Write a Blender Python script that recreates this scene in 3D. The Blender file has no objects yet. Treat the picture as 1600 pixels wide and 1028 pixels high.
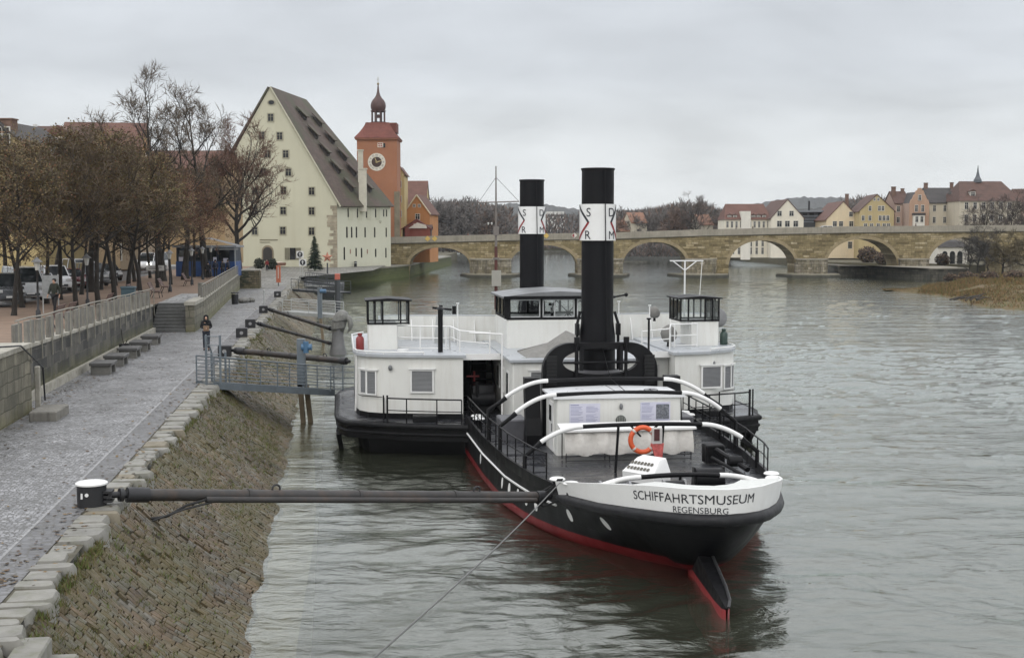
import bpy, bmesh, math, random
import numpy as np
from mathutils import Vector, Matrix, noise as mnoise
random.seed(7); np.random.seed(7)
sc = bpy.context.scene
COL = sc.collection
R = math.radians
pi = math.pi
# ------------------------------------------------------------------ camera model (used to read positions off the ground plane)
FPX, HORY, CAMH = 2000.0, 365.0, 8.3
PITCH = math.atan((514-HORY)/FPX)
_c, _s = math.cos(PITCH), math.sin(PITCH)
def _ray(u, v):
    x = (u-800)/FPX; y = -(v-514)/FPX
    return Vector((x, y*_s+_c, y*_c-_s))
def G(u, v, z):
    r = _ray(u, v); return Vector((0, 0, CAMH))+r*((z-CAMH)/r.z)
def PY(u, v, Y):
    r = _ray(u, v); return Vector((0, 0, CAMH))+r*(Y/r.y)
def PV(u, v, P, n):
    r = _ray(u, v); o = Vector((0, 0, CAMH)); return o+r*((P-o).dot(n)/r.dot(n))
QTH = R(7.8918)
def Q(s, t, z=0.0):       # quay frame: s across (towards the river), t along (away), z up
    return Vector((s*math.cos(QTH)-t*math.sin(QTH), s*math.sin(QTH)+t*math.cos(QTH), z))
# ------------------------------------------------------------------ objects
WM = {}
def thing(name, label=None, cat=None, loc=(0, 0, 0), rz=0.0, group=None):
    o = bpy.data.objects.new(name, None); COL.objects.link(o)
    o.empty_display_size = 0.3
    o.location = loc; o.rotation_euler = (0, 0, rz)
    WM[o.name] = Matrix.Translation(Vector(loc)) @ Matrix.Rotation(rz, 4, 'Z')
    return tag(o, label, cat, group)
def tag(o, label=None, cat=None, group=None, kind=None):
    if label: o['label'] = label
    if cat: o['category'] = cat
    if group: o['group'] = group
    if kind: o['kind'] = kind
    return o
def copytree(o, loc=None, rz=None, scale=None, label=None, group=None):
    def cp(x, par):
        c = x.copy(); COL.objects.link(c)
        if par is not None: c.parent = par
        for ch in list(x.children): cp(ch, c)
        return c
    c = cp(o, None)
    if loc is not None: c.location = loc
    if rz is not None: c.rotation_euler = (0, 0, rz)
    if scale is not None: c.scale = (scale,)*3 if not hasattr(scale, '__len__') else scale
    return tag(c, label, None, group)
class MB:
    """collects shapes; build() links them as one mesh object"""
    def __init__(s): s.v = []; s.f = []; s.m = []; s.cur = 0
    def mi(s, i): s.cur = i; return s
    def add(s, vs, fs):
        b = len(s.v); s.v += [tuple(x) for x in vs]
        for f in fs: s.f.append(tuple(b+i for i in f)); s.m.append(s.cur)
        return s
    def box(s, c, d, rz=0.0, rx=0.0, ry=0.0):
        M = Matrix.Rotation(rz, 3, 'Z') @ Matrix.Rotation(ry, 3, 'Y') @ Matrix.Rotation(rx, 3, 'X')
        c = Vector(c)
        vs = [c + M @ Vector((x*d[0]/2, y*d[1]/2, z*d[2]/2)) for z in (-1, 1) for y in (-1, 1) for x in (-1, 1)]
        return s.add(vs, [(0, 2, 3, 1), (4, 5, 7, 6), (0, 1, 5, 4), (2, 6, 7, 3), (0, 4, 6, 2), (1, 3, 7, 5)])
    def cbox(s, c, d, b=0.02, rz=0.0):
        """box with bevelled vertical and top edges"""
        x, y, z = d[0]/2, d[1]/2, d[2]/2
        M = Matrix.Rotation(rz, 3, 'Z'); c = Vector(c); vs = []
        def ring(ix, iz):
            X, Y = x-ix, y-ix
            for p in ((-X+b, -Y), (X-b, -Y), (X, -Y+b), (X, Y-b), (X-b, Y), (-X+b, Y), (-X, Y-b), (-X, -Y+b)):
                vs.append(c + M @ Vector((p[0], p[1], iz)))
        ring(0, -z); ring(0, z-b); ring(b*.8, z)
        fs = [tuple(range(7, -1, -1)), tuple(range(16, 24))]
        for k in (0, 8):
            for i in range(8): fs.append((k+i, k+(i+1) % 8, k+8+(i+1) % 8, k+8+i))
        return s.add(vs, fs)
    def tube(s, pts, r, n=8, cap=True, closed=False):
        pts = [Vector(p) for p in pts]; N = len(pts)
        rr = r if hasattr(r, '__len__') else [r]*N
        vs = []; up = None
        for i, p in enumerate(pts):
            if closed: t = pts[(i+1) % N]-pts[i-1]
            elif i == 0: t = pts[1]-pts[0]
            elif i == N-1: t = pts[-1]-pts[-2]
            else: t = (pts[i+1]-p).normalized()+(p-pts[i-1]).normalized()
            t = t.normalized() if t.length > 1e-9 else Vector((0, 0, 1))
            if up is None: up = t.orthogonal().normalized()
            else:
                up = up-t*up.dot(t)
                up = up.normalized() if up.length > 1e-6 else t.orthogonal().normalized()
            w = t.cross(up)
            for k in range(n):
                a = 2*pi*k/n+pi/n
                vs.append(p+(up*math.cos(a)+w*math.sin(a))*rr[i])
        fs = []
        M = N if closed else N-1
        for i in range(M):
            j = (i+1) % N
            for k in range(n):
                fs.append((i*n+k, i*n+(k+1) % n, j*n+(k+1) % n, j*n+k))
        if cap and not closed:
            fs.append(tuple(range(n-1, -1, -1))); fs.append(tuple((N-1)*n+k for k in range(n)))
        return s.add(vs, fs)
    def cyl(s, p0, p1, r0, r1=None, n=16): return s.tube([p0, p1], [r0, r0 if r1 is None else r1], n)
    def lathe(s, prof, c=(0, 0, 0), n=24, cap=True):
        c = Vector(c); vs = []; N = len(prof)
        for r, z in prof:
            for k in range(n):
                a = 2*pi*k/n; vs.append(c+Vector((r*math.cos(a), r*math.sin(a), z)))
        fs = []
        for i in range(N-1):
            for k in range(n): fs.append((i*n+k, i*n+(k+1) % n, (i+1)*n+(k+1) % n, (i+1)*n+k))
        if cap:
            fs.append(tuple(range(n-1, -1, -1))); fs.append(tuple((N-1)*n+k for k in range(n)))
        return s.add(vs, fs)
    def prism(s, poly, z0, z1, cap=True):
        n = len(poly)
        a = sum(poly[i][0]*poly[(i+1) % n][1]-poly[(i+1) % n][0]*poly[i][1] for i in range(n))
        if a < 0: poly = poly[::-1]
        vs = [(p[0], p[1], z0) for p in poly]+[(p[0], p[1], z1) for p in poly]
        fs = [(i, (i+1) % n, n+(i+1) % n, n+i) for i in range(n)]
        if cap: fs += [tuple(range(n-1, -1, -1)), tuple(range(n, 2*n))]
        return s.add(vs, fs)
    def slab(s, poly, n, d):
        """planar polygon (3D points) extruded by vector n*d"""
        off = Vector(n)*d; k = len(poly)
        vs = [Vector(p) for p in poly]+[Vector(p)+off for p in poly]
        fs = [tuple(range(k-1, -1, -1)), tuple(range(k, 2*k))]+[(i, (i+1) % k, k+(i+1) % k, k+i) for i in range(k)]
        return s.add(vs, fs)
    def loft(s, rings, closed=False, cap=False):
        n = len(rings[0]); vs = [p for r in rings for p in r]; fs = []
        for i in range(len(rings)-1):
            for k in range(n if closed else n-1):
                fs.append((i*n+k, i*n+(k+1) % n, (i+1)*n+(k+1) % n, (i+1)*n+k))
        if cap: fs += [tuple(range(n-1, -1, -1)), tuple((len(rings)-1)*n+k for k in range(n))]
        return s.add(vs, fs)
    def ball(s, c, r, nu=12, nv=8):
        r = r if hasattr(r, '__len__') else (r, r, r)
        rings = []
        for j in range(nv+1):
            a = -pi/2+pi*j/nv
            rings.append([Vector((c[0]+r[0]*max(1e-3, math.cos(a))*math.cos(2*pi*k/nu), c[1]+r[1]*max(1e-3, math.cos(a))*math.sin(2*pi*k/nu), c[2]+r[2]*math.sin(a))) for k in range(nu)])
        return s.loft(rings, True, True)
    def merge(s, o, M=None):
        return s.add([(M @ Vector(v)) if M is not None else v for v in o.v], o.f)
    def build(s, name, mats, parent=None, world=False, smooth=None, label=None):
        me = bpy.data.meshes.new(name)
        vs = s.v
        if world and parent is not None:
            p = parent
            while p is not None and p.name not in WM: p = p.parent
            if p is not None:
                Mi = WM[p.name].inverted(); vs = [tuple(Mi @ Vector(v)) for v in vs]
        me.from_pydata(vs, [], s.f)
        if not isinstance(mats, (list, tuple)): mats = [mats]
        for m in mats: me.materials.append(m)
        if any(s.m): me.polygons.foreach_set('material_index', s.m)
        me.update()
        if smooth is not None:
            me.polygons.foreach_set('use_smooth', [True]*len(me.polygons))
            if smooth < 180: me.set_sharp_from_angle(angle=R(smooth))
        o = bpy.data.objects.new(name, me); COL.objects.link(o)
        if parent is not None: o.parent = parent
        if label: o['label'] = label
        return o
def norm_fix(o):
    bm = bmesh.new(); bm.from_mesh(o.data); bmesh.ops.recalc_face_normals(bm, faces=bm.faces); bm.to_mesh(o.data); bm.free(); return o
def text_mesh(txt, size, bold=0.0):
    """returns MB with the lettering in the XY plane, centred on x, baseline y=0"""
    cu = bpy.data.curves.new('lettering', 'FONT'); cu.body = txt; cu.size = size; cu.align_x = 'CENTER'; cu.offset = bold; cu.resolution_u = 4
    o = bpy.data.objects.new('lettering', cu); COL.objects.link(o)
    dg = bpy.context.evaluated_depsgraph_get(); me = bpy.data.meshes.new_from_object(o.evaluated_get(dg))
    m = MB(); m.add([v.co.copy() for v in me.vertices], [tuple(p.vertices) for p in me.polygons])
    bpy.data.objects.remove(o); bpy.data.curves.remove(cu); bpy.data.meshes.remove(me)
    return m
# ------------------------------------------------------------------ materials
def newmat(name):
    m = bpy.data.materials.new(name); m.use_nodes = True
    nt = m.node_tree; b = nt.nodes['Principled BSDF']
    return m, nt, b
def N(nt, typ, **kw):
    n = nt.nodes.new(typ)
    for k, v in kw.items():
        if k == 'op': n.operation = v
        elif k in ('data_type', 'blend_type', 'feature', 'noise_dimensions', 'sky_type', 'wave_type', 'bands_direction'): setattr(n, k, v)
        else:
            key = int(k[1:]) if k[0] == 'i' and k[1:].isdigit() else k.replace('_', ' ')
            if hasattr(v, 'outputs'): nt.links.new(v.outputs[0], n.inputs[key])
            elif isinstance(v, bpy.types.NodeSocket): nt.links.new(v, n.inputs[key])
            else: n.inputs[key].default_value = v
    return n
def L(nt, a, b): nt.links.new(a, b)
def rgba(c): return (c[0], c[1], c[2], 1.0)
def ramp(nt, fac, stops):
    r = nt.nodes.new('ShaderNodeValToRGB'); cr = r.color_ramp
    while len(cr.elements) < len(stops): cr.elements.new(0.5)
    for e, (p, c) in zip(cr.elements, stops): e.position = p; e.color = rgba(c) if hasattr(c, '__len__') else (c, c, c, 1)
    L(nt, fac, r.inputs[0]); return r
def mix(nt, a, b, f, blend='MIX'):
    n = nt.nodes.new('ShaderNodeMix'); n.data_type = 'RGBA'; n.blend_type = blend
    for sock, v in ((n.inputs[0], f), (n.inputs[6], a), (n.inputs[7], b)):
        if isinstance(v, bpy.types.NodeSocket): L(nt, v, sock)
        elif hasattr(v, '__len__'): sock.default_value = rgba(v)
        else: sock.default_value = v
    return n.outputs[2]
def posn(nt): return N(nt, 'ShaderNodeNewGeometry').outputs['Position']
def noise_(nt, vec, scale, detail=4.0, rough=.6, dist=0.0):
    n = nt.nodes.new('ShaderNodeTexNoise'); L(nt, vec, n.inputs['Vector'])
    n.inputs['Scale'].default_value = scale; n.inputs['Detail'].default_value = detail; n.inputs['Roughness'].default_value = rough; n.inputs['Distortion'].default_value = dist
    return n.outputs['Fac']
def vscale(nt, vec, s):
    n = nt.nodes.new('ShaderNodeVectorMath'); n.operation = 'MULTIPLY'; L(nt, vec, n.inputs[0]); n.inputs[1].default_value = s; return n.outputs[0]
def bump(nt, h, strength, dist, b, prev=None):
    n = nt.nodes.new('ShaderNodeBump'); L(nt, h, n.inputs['Height']); n.inputs['Strength'].default_value = strength; n.inputs['Distance'].default_value = dist
    if prev is not None: L(nt, prev.outputs[0], n.inputs['Normal'])
    if b is not None: L(nt, n.outputs[0], b.inputs['Normal'])
    return n
def dull(c, k): return tuple(max(0, x*k) for x in c)
def pm(name, col, rough=.6, var=.12, scale=1.5, bmp=0.0, bscale=8.0, bdist=.01, metal=0.0, dirt=None, dirtamt=.5, streak=False, spec=.5, coat=0.0, alpha=None):
    """painted / plain material: tone drift, optional dirt, optional relief"""
    m, nt, b = newmat(name); p = posn(nt)
    n1 = noise_(nt, p, scale, 5, .65)
    c = ramp(nt, n1, [(.25, dull(col, 1-var)), (.75, dull(col, 1+var))]).outputs[0]
    if dirt is not None:
        v = vscale(nt, p, (3.0, 3.0, .25)) if streak else p
        n2 = noise_(nt, v, scale*1.7, 6, .7)
        f = ramp(nt, n2, [(.48, 0.0), (.78, dirtamt)]).outputs[0]
        c = mix(nt, c, dirt, f)
    L(nt, c, b.inputs['Base Color'])
    rr = ramp(nt, noise_(nt, p, scale*2.3, 3), [(.3, max(0, rough-.1)), (.7, min(1, rough+.1))]).outputs[0]
    L(nt, rr, b.inputs['Roughness'])
    b.inputs['Metallic'].default_value = metal; b.inputs['Specular IOR Level'].default_value = spec
    if coat: b.inputs['Coat Weight'].default_value = coat
    if bmp: bump(nt, noise_(nt, p, bscale, 5, .6), bmp, bdist, b)
    return m
def uvdir(nt, d, vertical=True):
    """vector (position . d, z, 0) for coursed masonry on a wall running along d"""
    p = posn(nt)
    dt = nt.nodes.new('ShaderNodeVectorMath'); dt.operation = 'DOT_PRODUCT'; L(nt, p, dt.inputs[0]); dt.inputs[1].default_value = d
    sx = nt.nodes.new('ShaderNodeSeparateXYZ'); L(nt, p, sx.inputs[0])
    cb = nt.nodes.new('ShaderNodeCombineXYZ'); L(nt, dt.outputs['Value'], cb.inputs[0]); L(nt, sx.outputs[2], cb.inputs[1])
    return cb.outputs[0]
def masonry(name, d, cols, mortar, bw=1.0, bh=.4, msz=.02, rough=.85, moss=None, mossz=None, mossamt=.6, bmp=.6, stain=None, stainamt=.6, offs=.5):
    m, nt, b = newmat(name); v = uvdir(nt, d); p = posn(nt)
    # slight wobble so that courses are not ruled lines
    wob = nt.nodes.new('ShaderNodeTexNoise'); L(nt, p, wob.inputs['Vector']); wob.inputs['Scale'].default_value = 1.3/bw
    vm = nt.nodes.new('ShaderNodeVectorMath'); vm.operation = 'MULTIPLY_ADD'; L(nt, wob.outputs['Color'], vm.inputs[0]); vm.inputs[1].default_value = (bh*.35,)*3; L(nt, v, vm.inputs[2])
    br = nt.nodes.new('ShaderNodeTexBrick'); L(nt, vm.outputs[0], br.inputs['Vector'])
    br.offset = offs; br.squash_frequency = 3; br.squash = .8
    br.inputs['Scale'].default_value = 1.0; br.inputs['Brick Width'].default_value = bw; br.inputs['Row Height'].default_value = bh
    br.inputs['Mortar Size'].default_value = msz; br.inputs['Mortar Smooth'].default_value = .3; br.inputs['Bias'].default_value = 0
    br.inputs['Color1'].default_value = (0, 0, 0, 1); br.inputs['Color2'].default_value = (1, 1, 1, 1); br.inputs['Mortar'].default_value = (.5, .5, .5, 1)
    n = len(cols)
    c = ramp(nt, br.outputs['Color'], [(i/max(1, n-1), cc) for i, cc in enumerate(cols)]).outputs[0]
    c = mix(nt, c, mortar, br.outputs['Fac'])
    nz = noise_(nt, p, 2.2, 6, .7)
    c = mix(nt, c, ramp(nt, nz, [(.3, .55), (.7, 1.25)]).outputs[0], .8, 'MULTIPLY')
    if stain is not None:
        f = ramp(nt, noise_(nt, vscale(nt, p, (1.2, 1.2, .22)), .9, 5, .65), [(.45, 0), (.68, stainamt)]).outputs[0]
        c = mix(nt, c, stain, f)
    if moss is not None:
        sx = nt.nodes.new('ShaderNodeSeparateXYZ'); L(nt, p, sx.inputs[0])
        ad = N(nt, 'ShaderNodeMath', op='MULTIPLY_ADD', i0=noise_(nt, p, 1.4, 5, .7), i1=1.4)
        L(nt, sx.outputs[2], ad.inputs[2])
        f = ramp(nt, N(nt, 'ShaderNodeMapRange', Value=ad, From_Min=mossz[0], From_Max=mossz[1]).outputs[0], [(0, mossamt), (1, 0)]).outputs[0]
        c = mix(nt, c, moss, f)
    L(nt, c, b.inputs['Base Color']); b.inputs['Roughness'].default_value = rough
    h = N(nt, 'ShaderNodeMath', op='MULTIPLY_ADD', i0=br.outputs['Fac'], i1=-1.0); L(nt, noise_(nt, p, 9, 5, .7), h.inputs[2])
    bump(nt, h.outputs[0], bmp, .03, b)
    return m
def lerp(a, b, t): return a+(b-a)*t
def interp(tab, x):
    if x <= tab[0][0]: return tab[0][1]
    for (x0, y0), (x1, y1) in zip(tab, tab[1:]):
        if x <= x1: return y0+(y1-y0)*(x-x0)/(x1-x0)
    return tab[-1][1]
# ================================================================== camera, light, sky
cam = bpy.data.cameras.new('camera'); camo = bpy.data.objects.new('camera', cam); COL.objects.link(camo)
camo.location = (0, 0, CAMH); camo.rotation_euler = (pi/2-PITCH, 0, 0)
cam.sensor_width = 36; cam.lens = 36*FPX/1600; cam.clip_end = 12000; cam.clip_start = .2
sc.camera = camo
SUN_EL, SUN_AZ = R(38), R(200)        # thin overcast; what direction there is comes from behind the camera
w = bpy.data.worlds.new('World'); sc.world = w; w.use_nodes = True; nt = w.node_tree
bg = nt.nodes['Background']
sky = nt.nodes.new('ShaderNodeTexSky'); sky.sky_type = 'NISHITA'; sky.sun_disc = False
sky.sun_elevation = SUN_EL; sky.sun_rotation = SUN_AZ; sky.air_density = 1.0; sky.dust_density = 4.0
tc = nt.nodes.new('ShaderNodeTexCoord'); sx = nt.nodes.new('ShaderNodeSeparateXYZ'); L(nt, tc.outputs['Generated'], sx.inputs[0])
zc = N(nt, 'ShaderNodeMath', op='MAXIMUM', i0=sx.outputs[2], i1=0.02)
# cloud deck: direction projected on a plane overhead, so that bands flatten towards the horizon
dv = nt.nodes.new('ShaderNodeVectorMath'); dv.operation = 'DIVIDE'; L(nt, tc.outputs['Generated'], dv.inputs[0])
zz = N(nt, 'ShaderNodeMath', op='ADD', i0=zc, i1=.26)
cb = nt.nodes.new('ShaderNodeCombineXYZ')
for i in range(3): L(nt, zz.outputs[0], cb.inputs[i])
L(nt, cb.outputs[0], dv.inputs[1])
cl1 = noise_(nt, vscale(nt, dv.outputs[0], (.9, 1.1, 0)), 1.3, 5, .5, .5)
cl2 = noise_(nt, vscale(nt, dv.outputs[0], (.9, 1.2, 0)), 4.2, 4, .5, .4)
cl = N(nt, 'ShaderNodeMath', op='MULTIPLY_ADD', i0=cl2, i1=.35, i2=cl1)
# luminance of the deck by elevation: bright band low, darker grey at 10-20 degrees, brightest overhead (values are /0.1)
elev = ramp(nt, sx.outputs[2], [(0.0, (9.3, 9.5, 9.4)), (.05, (8.0, 8.25, 8.3)), (.12, (6.3, 6.6, 6.95)), (.185, (6.2, 6.5, 6.9)), (.25, (8.8, 9.0, 9.3)), (.38, (13.5, 13.7, 14)), (1.0, (16, 16.2, 16.8))]).outputs[0]
cm = ramp(nt, cl.outputs[0], [(.42, .82), (.60, .98), (.82, 1.13)]).outputs[0]
deck = mix(nt, elev, cm, 1.0, 'MULTIPLY')
fin = mix(nt, sky.outputs[0], deck, .93)
L(nt, fin, bg.inputs['Color']); bg.inputs['Strength'].default_value = .1
sl = bpy.data.lights.new('sun', 'SUN'); sl.energy = .5; sl.angle = R(25); sl.color = (1, .96, .9)
so = bpy.data.objects.new('sun', sl); COL.objects.link(so)
so.rotation_euler = (pi/2-SUN_EL, 0, -SUN_AZ+pi)
sc.view_settings.view_transform = 'Standard'; sc.view_settings.look = 'None'; sc.view_settings.exposure = .12; sc.view_settings.gamma = 1
sc.cycles.max_bounces = 6; sc.cycles.transparent_max_bounces = 12; sc.cycles.use_denoising = True
# ================================================================== water
m, nt, b = newmat('river_water'); p = posn(nt)
nt.nodes.remove(b); out = nt.nodes['Material Output']
big = noise_(nt, p, .05, 3)
deep = N(nt, 'ShaderNodeBsdfDiffuse', Color=mix(nt, (.055, .061, .040), (.082, .086, .062), big))
tr = N(nt, 'ShaderNodeBsdfTransparent', Color=(.82, .83, .74, 1))
body = N(nt, 'ShaderNodeMixShader', i0=.62); L(nt, deep.outputs[0], body.inputs[1]); L(nt, tr.outputs[0], body.inputs[2])
gl = N(nt, 'ShaderNodeBsdfGlossy', Color=(.93, .96, .93, 1), Roughness=.035)
# ripples, finer than the mesh waves
n1 = noise_(nt, vscale(nt, p, (1.0, 1.5, 1)), 1.5, 3, .55, .8)
n2 = noise_(nt, vscale(nt, p, (1.0, 1.7, 1)), 5.0, 4, .6, .8)
n3 = noise_(nt, vscale(nt, p, (.25, .8, 1)), .35, 4, .6, .5)
b1 = bump(nt, n3, .45, .45, None); b2 = bump(nt, n1, .42, .085, None, b1); b3 = bump(nt, n2, .42, .024, None, b2)
L(nt, b3.outputs[0], gl.inputs['Normal'])
fr0 = N(nt, 'ShaderNodeFresnel', IOR=1.45); L(nt, b3.outputs[0], fr0.inputs['Normal'])
fr = N(nt, 'ShaderNodeMath', op='POWER', i0=fr0.outputs[0], i1=.70)
ms = N(nt, 'ShaderNodeMixShader', i0=fr.outputs[0]); L(nt, body.outputs[0], ms.inputs[1]); L(nt, gl.outputs[0], ms.inputs[2])
L(nt, ms.outputs[0], out.inputs['Surface'])
WATER = m
def wave_h(X, Y):
    rng = np.random.RandomState(3); h = np.zeros_like(X)
    warpx = 1.1*np.sin(.23*X+.31*Y)+.7*np.sin(.61*Y-.4*X+1.0)
    warpy = 1.0*np.sin(.29*X-.19*Y+2)+.6*np.sin(.53*X+.47*Y)
    for k in range(46):
        lam = .55*1.075**k; a = rng.uniform(0, 2*pi); ph = rng.uniform(0, 2*pi)
        amp = .0038*lam**.80*min(1, 3.2/lam)
        kx, ky = math.cos(a)*2*pi/lam, math.sin(a)*1.35*2*pi/lam
        s = np.sin(kx*(X+warpx*.6)+ky*(Y+warpy*.6)+ph)
        h += amp*(s if k % 3 else (1-2*np.abs(np.sin(.5*(kx*(X+warpx)+ky*(Y+warpy))+ph))))
    calm = np.clip((X*math.cos(QTH)+Y*math.sin(QTH)+1.6)/3.5, .12, 1)
    return h*calm*(.55+.7*(.5+.5*np.sin(.11*X+.07*Y+np.sin(.2*Y))))
rows = [16.0]
while rows[-1] < 3250: rows.append(rows[-1]*(1.0042 if rows[-1] < 130 else (1.012 if rows[-1] < 420 else 1.15)))
ang = np.linspace(-.62, .62, 640)
Yg, Ag = np.meshgrid(np.array(rows), ang, indexing='ij')
Xg = Yg*Ag
fade = np.clip(1-(Yg-60)/260, .0, 1)
Zg = wave_h(Xg, Yg)*fade*.9
vs = np.stack([Xg, Yg, Zg], -1).reshape(-1, 3)
Yg = np.minimum(Yg, 3260); nr, nc = Yg.shape
ii, jj = np.meshgrid(np.arange(nr-1), np.arange(nc-1), indexing='ij'); a0 = (ii*nc+jj).ravel()
fs = np.stack([a0, a0+1, a0+nc+1, a0+nc], -1)
me = bpy.data.meshes.new('river_water'); me.from_pydata(vs.tolist(), [], fs.tolist()); me.materials.append(WATER)
me.polygons.foreach_set('use_smooth', [True]*len(me.polygons)); me.update()
o = bpy.data.objects.new('river_water', me); COL.objects.link(o); tag(o, 'grey green river with a rippled current round the steamer', kind='structure')
# bed and flooded stone apron along the bank
MUD = pm('river_mud', (.035, .038, .026), .9, .2, .5)
mb = MB(); mb.add([(-400, -20, -2.6), (2400, -20, -2.6), (2400, 3250, -2.6), (-2400, 3250, -2.6)], [(0, 1, 2, 3)])
tag(mb.build('riverbed', MUD), 'dark river bed under the water', kind='structure')
APR = pm('flooded_stone', (.40, .355, .27), .8, .15, .9, dirt=(.30, .28, .2), dirtamt=.5)
mb = MB()
ts = [10+i*4 for i in range(30)]
def bend(t): return 0.9*max(0, (t-95)/60)
mb.loft([[Q(-2.1, t, -.06), Q(-.75+.12*math.sin(t*.21), t, -.10), Q(-.75+.12*math.sin(t*.21), t, -.9), Q(-.7, t, -2.5)] for t in ts])
tag(norm_fix(mb.build('flooded_apron_path', APR)), 'pale stone apron just under the water along the bank', kind='structure')
# ================================================================== quay
COB_L = None
def cobble(name, cols, mort, cell=.11, wet=.35, moss=None, elong=1.0, bmpk=.5):
    m, nt, b = newmat(name); p = posn(nt)
    # rotate into the quay frame
    mp = nt.nodes.new('ShaderNodeMapping'); L(nt, p, mp.inputs[0]); mp.inputs['Rotation'].default_value = (0, 0, -QTH); mp.inputs['Scale'].default_value = (1/cell, 1/cell/elong, 0)
    vo = nt.nodes.new('ShaderNodeTexVoronoi'); vo.feature = 'F1'; L(nt, mp.outputs[0], vo.inputs['Vector']); vo.inputs['Scale'].default_value = 1; vo.inputs['Randomness'].default_value = .6
    ve = nt.nodes.new('ShaderNodeTexVoronoi'); ve.feature = 'DISTANCE_TO_EDGE'; L(nt, mp.outputs[0], ve.inputs['Vector']); ve.inputs['Scale'].default_value = 1; ve.inputs['Randomness'].default_value = .6
    sp = nt.nodes.new('ShaderNodeSeparateColor'); L(nt, vo.outputs['Color'], sp.inputs[0])
    n = len(cols); c = ramp(nt, sp.outputs[0], [(i/(n-1), cc) for i, cc in enumerate(cols)]).outputs[0]
    big = noise_(nt, p, .45, 5, .6)
    c = mix(nt, c, ramp(nt, big, [(.3, .66), (.5, 1.0), (.7, 1.28)]).outputs[0], 1.0, 'MULTIPLY')
    c = mix(nt, c, ramp(nt, noise_(nt, p, 2.6, 4, .6), [(.3, .8), (.7, 1.2)]).outputs[0], 1.0, 'MULTIPLY')
    e = ramp(nt, ve.outputs['Distance'], [(.03, 0.0), (.16, 1.0)]).outputs[0]
    if moss is not None: mort = mix(nt, mort, moss, ramp(nt, noise_(nt, p, .8, 5), [(.45, 0), (.6, 1)]).outputs[0])
    c = mix(nt, mort, c, e)
    L(nt, c, b.inputs['Base Color'])
    L(nt, ramp(nt, noise_(nt, p, .7, 5, .7), [(.35, wet), (.7, wet+.35)]).outputs[0], b.inputs['Roughness'])
    hh = N(nt, 'ShaderNodeMath', op='MULTIPLY_ADD', i0=e, i1=1.0); L(nt, sp.outputs[1], hh.inputs[2])
    bump(nt, hh.outputs[0], bmpk, .018, b)
    return m
COBBLE = cobble('wet_cobbles', [(.135, .135, .14), (.195, .195, .202), (.265, .265, .275), (.36, .36, .37)], (.08, .078, .072), .095, .24, bmpk=.4)
QZ = 2.4
mb = MB(); ts = [8, 30, 60, 90, 120, 150, 170, 200]
mb.loft([[Q(-14.5, t, QZ), Q(-6.1, t, QZ)] for t in ts])
QO = tag(mb.build('quay_pavement', COBBLE), 'wet grey cobbled quay walkway below the promenade', kind='structure')
norm_fix(QO)
# slab strip between the cobbles and the edge blocks
SLAB = cobble('quay_slabs', [(.105, .105, .112), (.13, .13, .138), (.165, .165, .17)], (.085, .082, .075), .20, .30, elong=.42, bmpk=.35)
mb = MB(); mb.loft([[Q(-6.1, t, QZ+.006), Q(-5.35, t, QZ+.006)] for t in ts]); norm_fix(tag(mb.build('slab_path', SLAB), 'dark slab strip along the cobbled walkway', kind='structure'))
# light joint line
LINE = pm('pale_joint', (.25, .25, .25), .6, .35, 5.0)
mb = MB(); mb.loft([[Q(-6.11, t, QZ+.010), Q(-6.05, t, QZ+.010)] for t in ts]); norm_fix(tag(mb.build('quay_kerb_line', LINE), 'pale line of setts between cobbles and slabs', kind='structure'))
# edge blocks: each cut stone is modelled, worn and uneven
BLK = pm('edge_block_stone', (.205, .198, .175), .55, .38, 1.3, bmp=.5, bscale=7, dirt=(.10, .105, .05), dirtamt=.75)
BLKY = pm('edge_block_warm', (.19, .165, .118), .65, .35, 1.6, bmp=.5, bscale=7, dirt=(.12, .11, .05), dirtamt=.7)
mb = MB(); t = 9.0; rnd = random.Random(5)
while t < 175:
    l = rnd.uniform(.28, .85); w0 = -5.36+rnd.uniform(-.04, .06); w1 = -4.66+rnd.uniform(-.20, .16); top = QZ+.012+rnd.uniform(-.022, .022)
    g = .035; cs = []
    for (s, tt) in ((w0, t+g), (w1-.09, t+g), (w1, t+.12), (w1+rnd.uniform(-.05, .05), t+l-.12), (w1-.10, t+l-g), (w0, t+l-g)): cs.append((s+rnd.uniform(-.02, .02), tt+rnd.uniform(-.03, .03)))
    mb.mi(0 if rnd.random() < .86 else 1)
    ctr = ((w0+w1)/2, t+l/2)
    low = [Q(s+(.07 if s > -5 else 0), tt, QZ-.75) for s, tt in cs]; up = [Q(s, tt, top-.07) for s, tt in cs]
    tp = [Q(ctr[0]+(s-ctr[0])*.88, ctr[1]+(tt-ctr[1])*.92, top+rnd.uniform(-.012, .012)) for s, tt in cs]
    mb.loft([low, up, tp], True, True)
    t += l
norm_fix(tag(mb.build('quay_edge_kerb', [BLK, BLKY], smooth=50), 'row of worn pale edge stones topping the bank', kind='structure'))
mb = MB(); mb.loft([[Q(-5.4, t, QZ-.012), Q(-4.80, t, QZ-.03)] for t in ts]); norm_fix(tag(mb.build('kerb_bed_path', pm('earth_joint', (.085, .078, .055), .95, .4, 3)), 'earth bed under the edge stones', kind='structure'))
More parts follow.
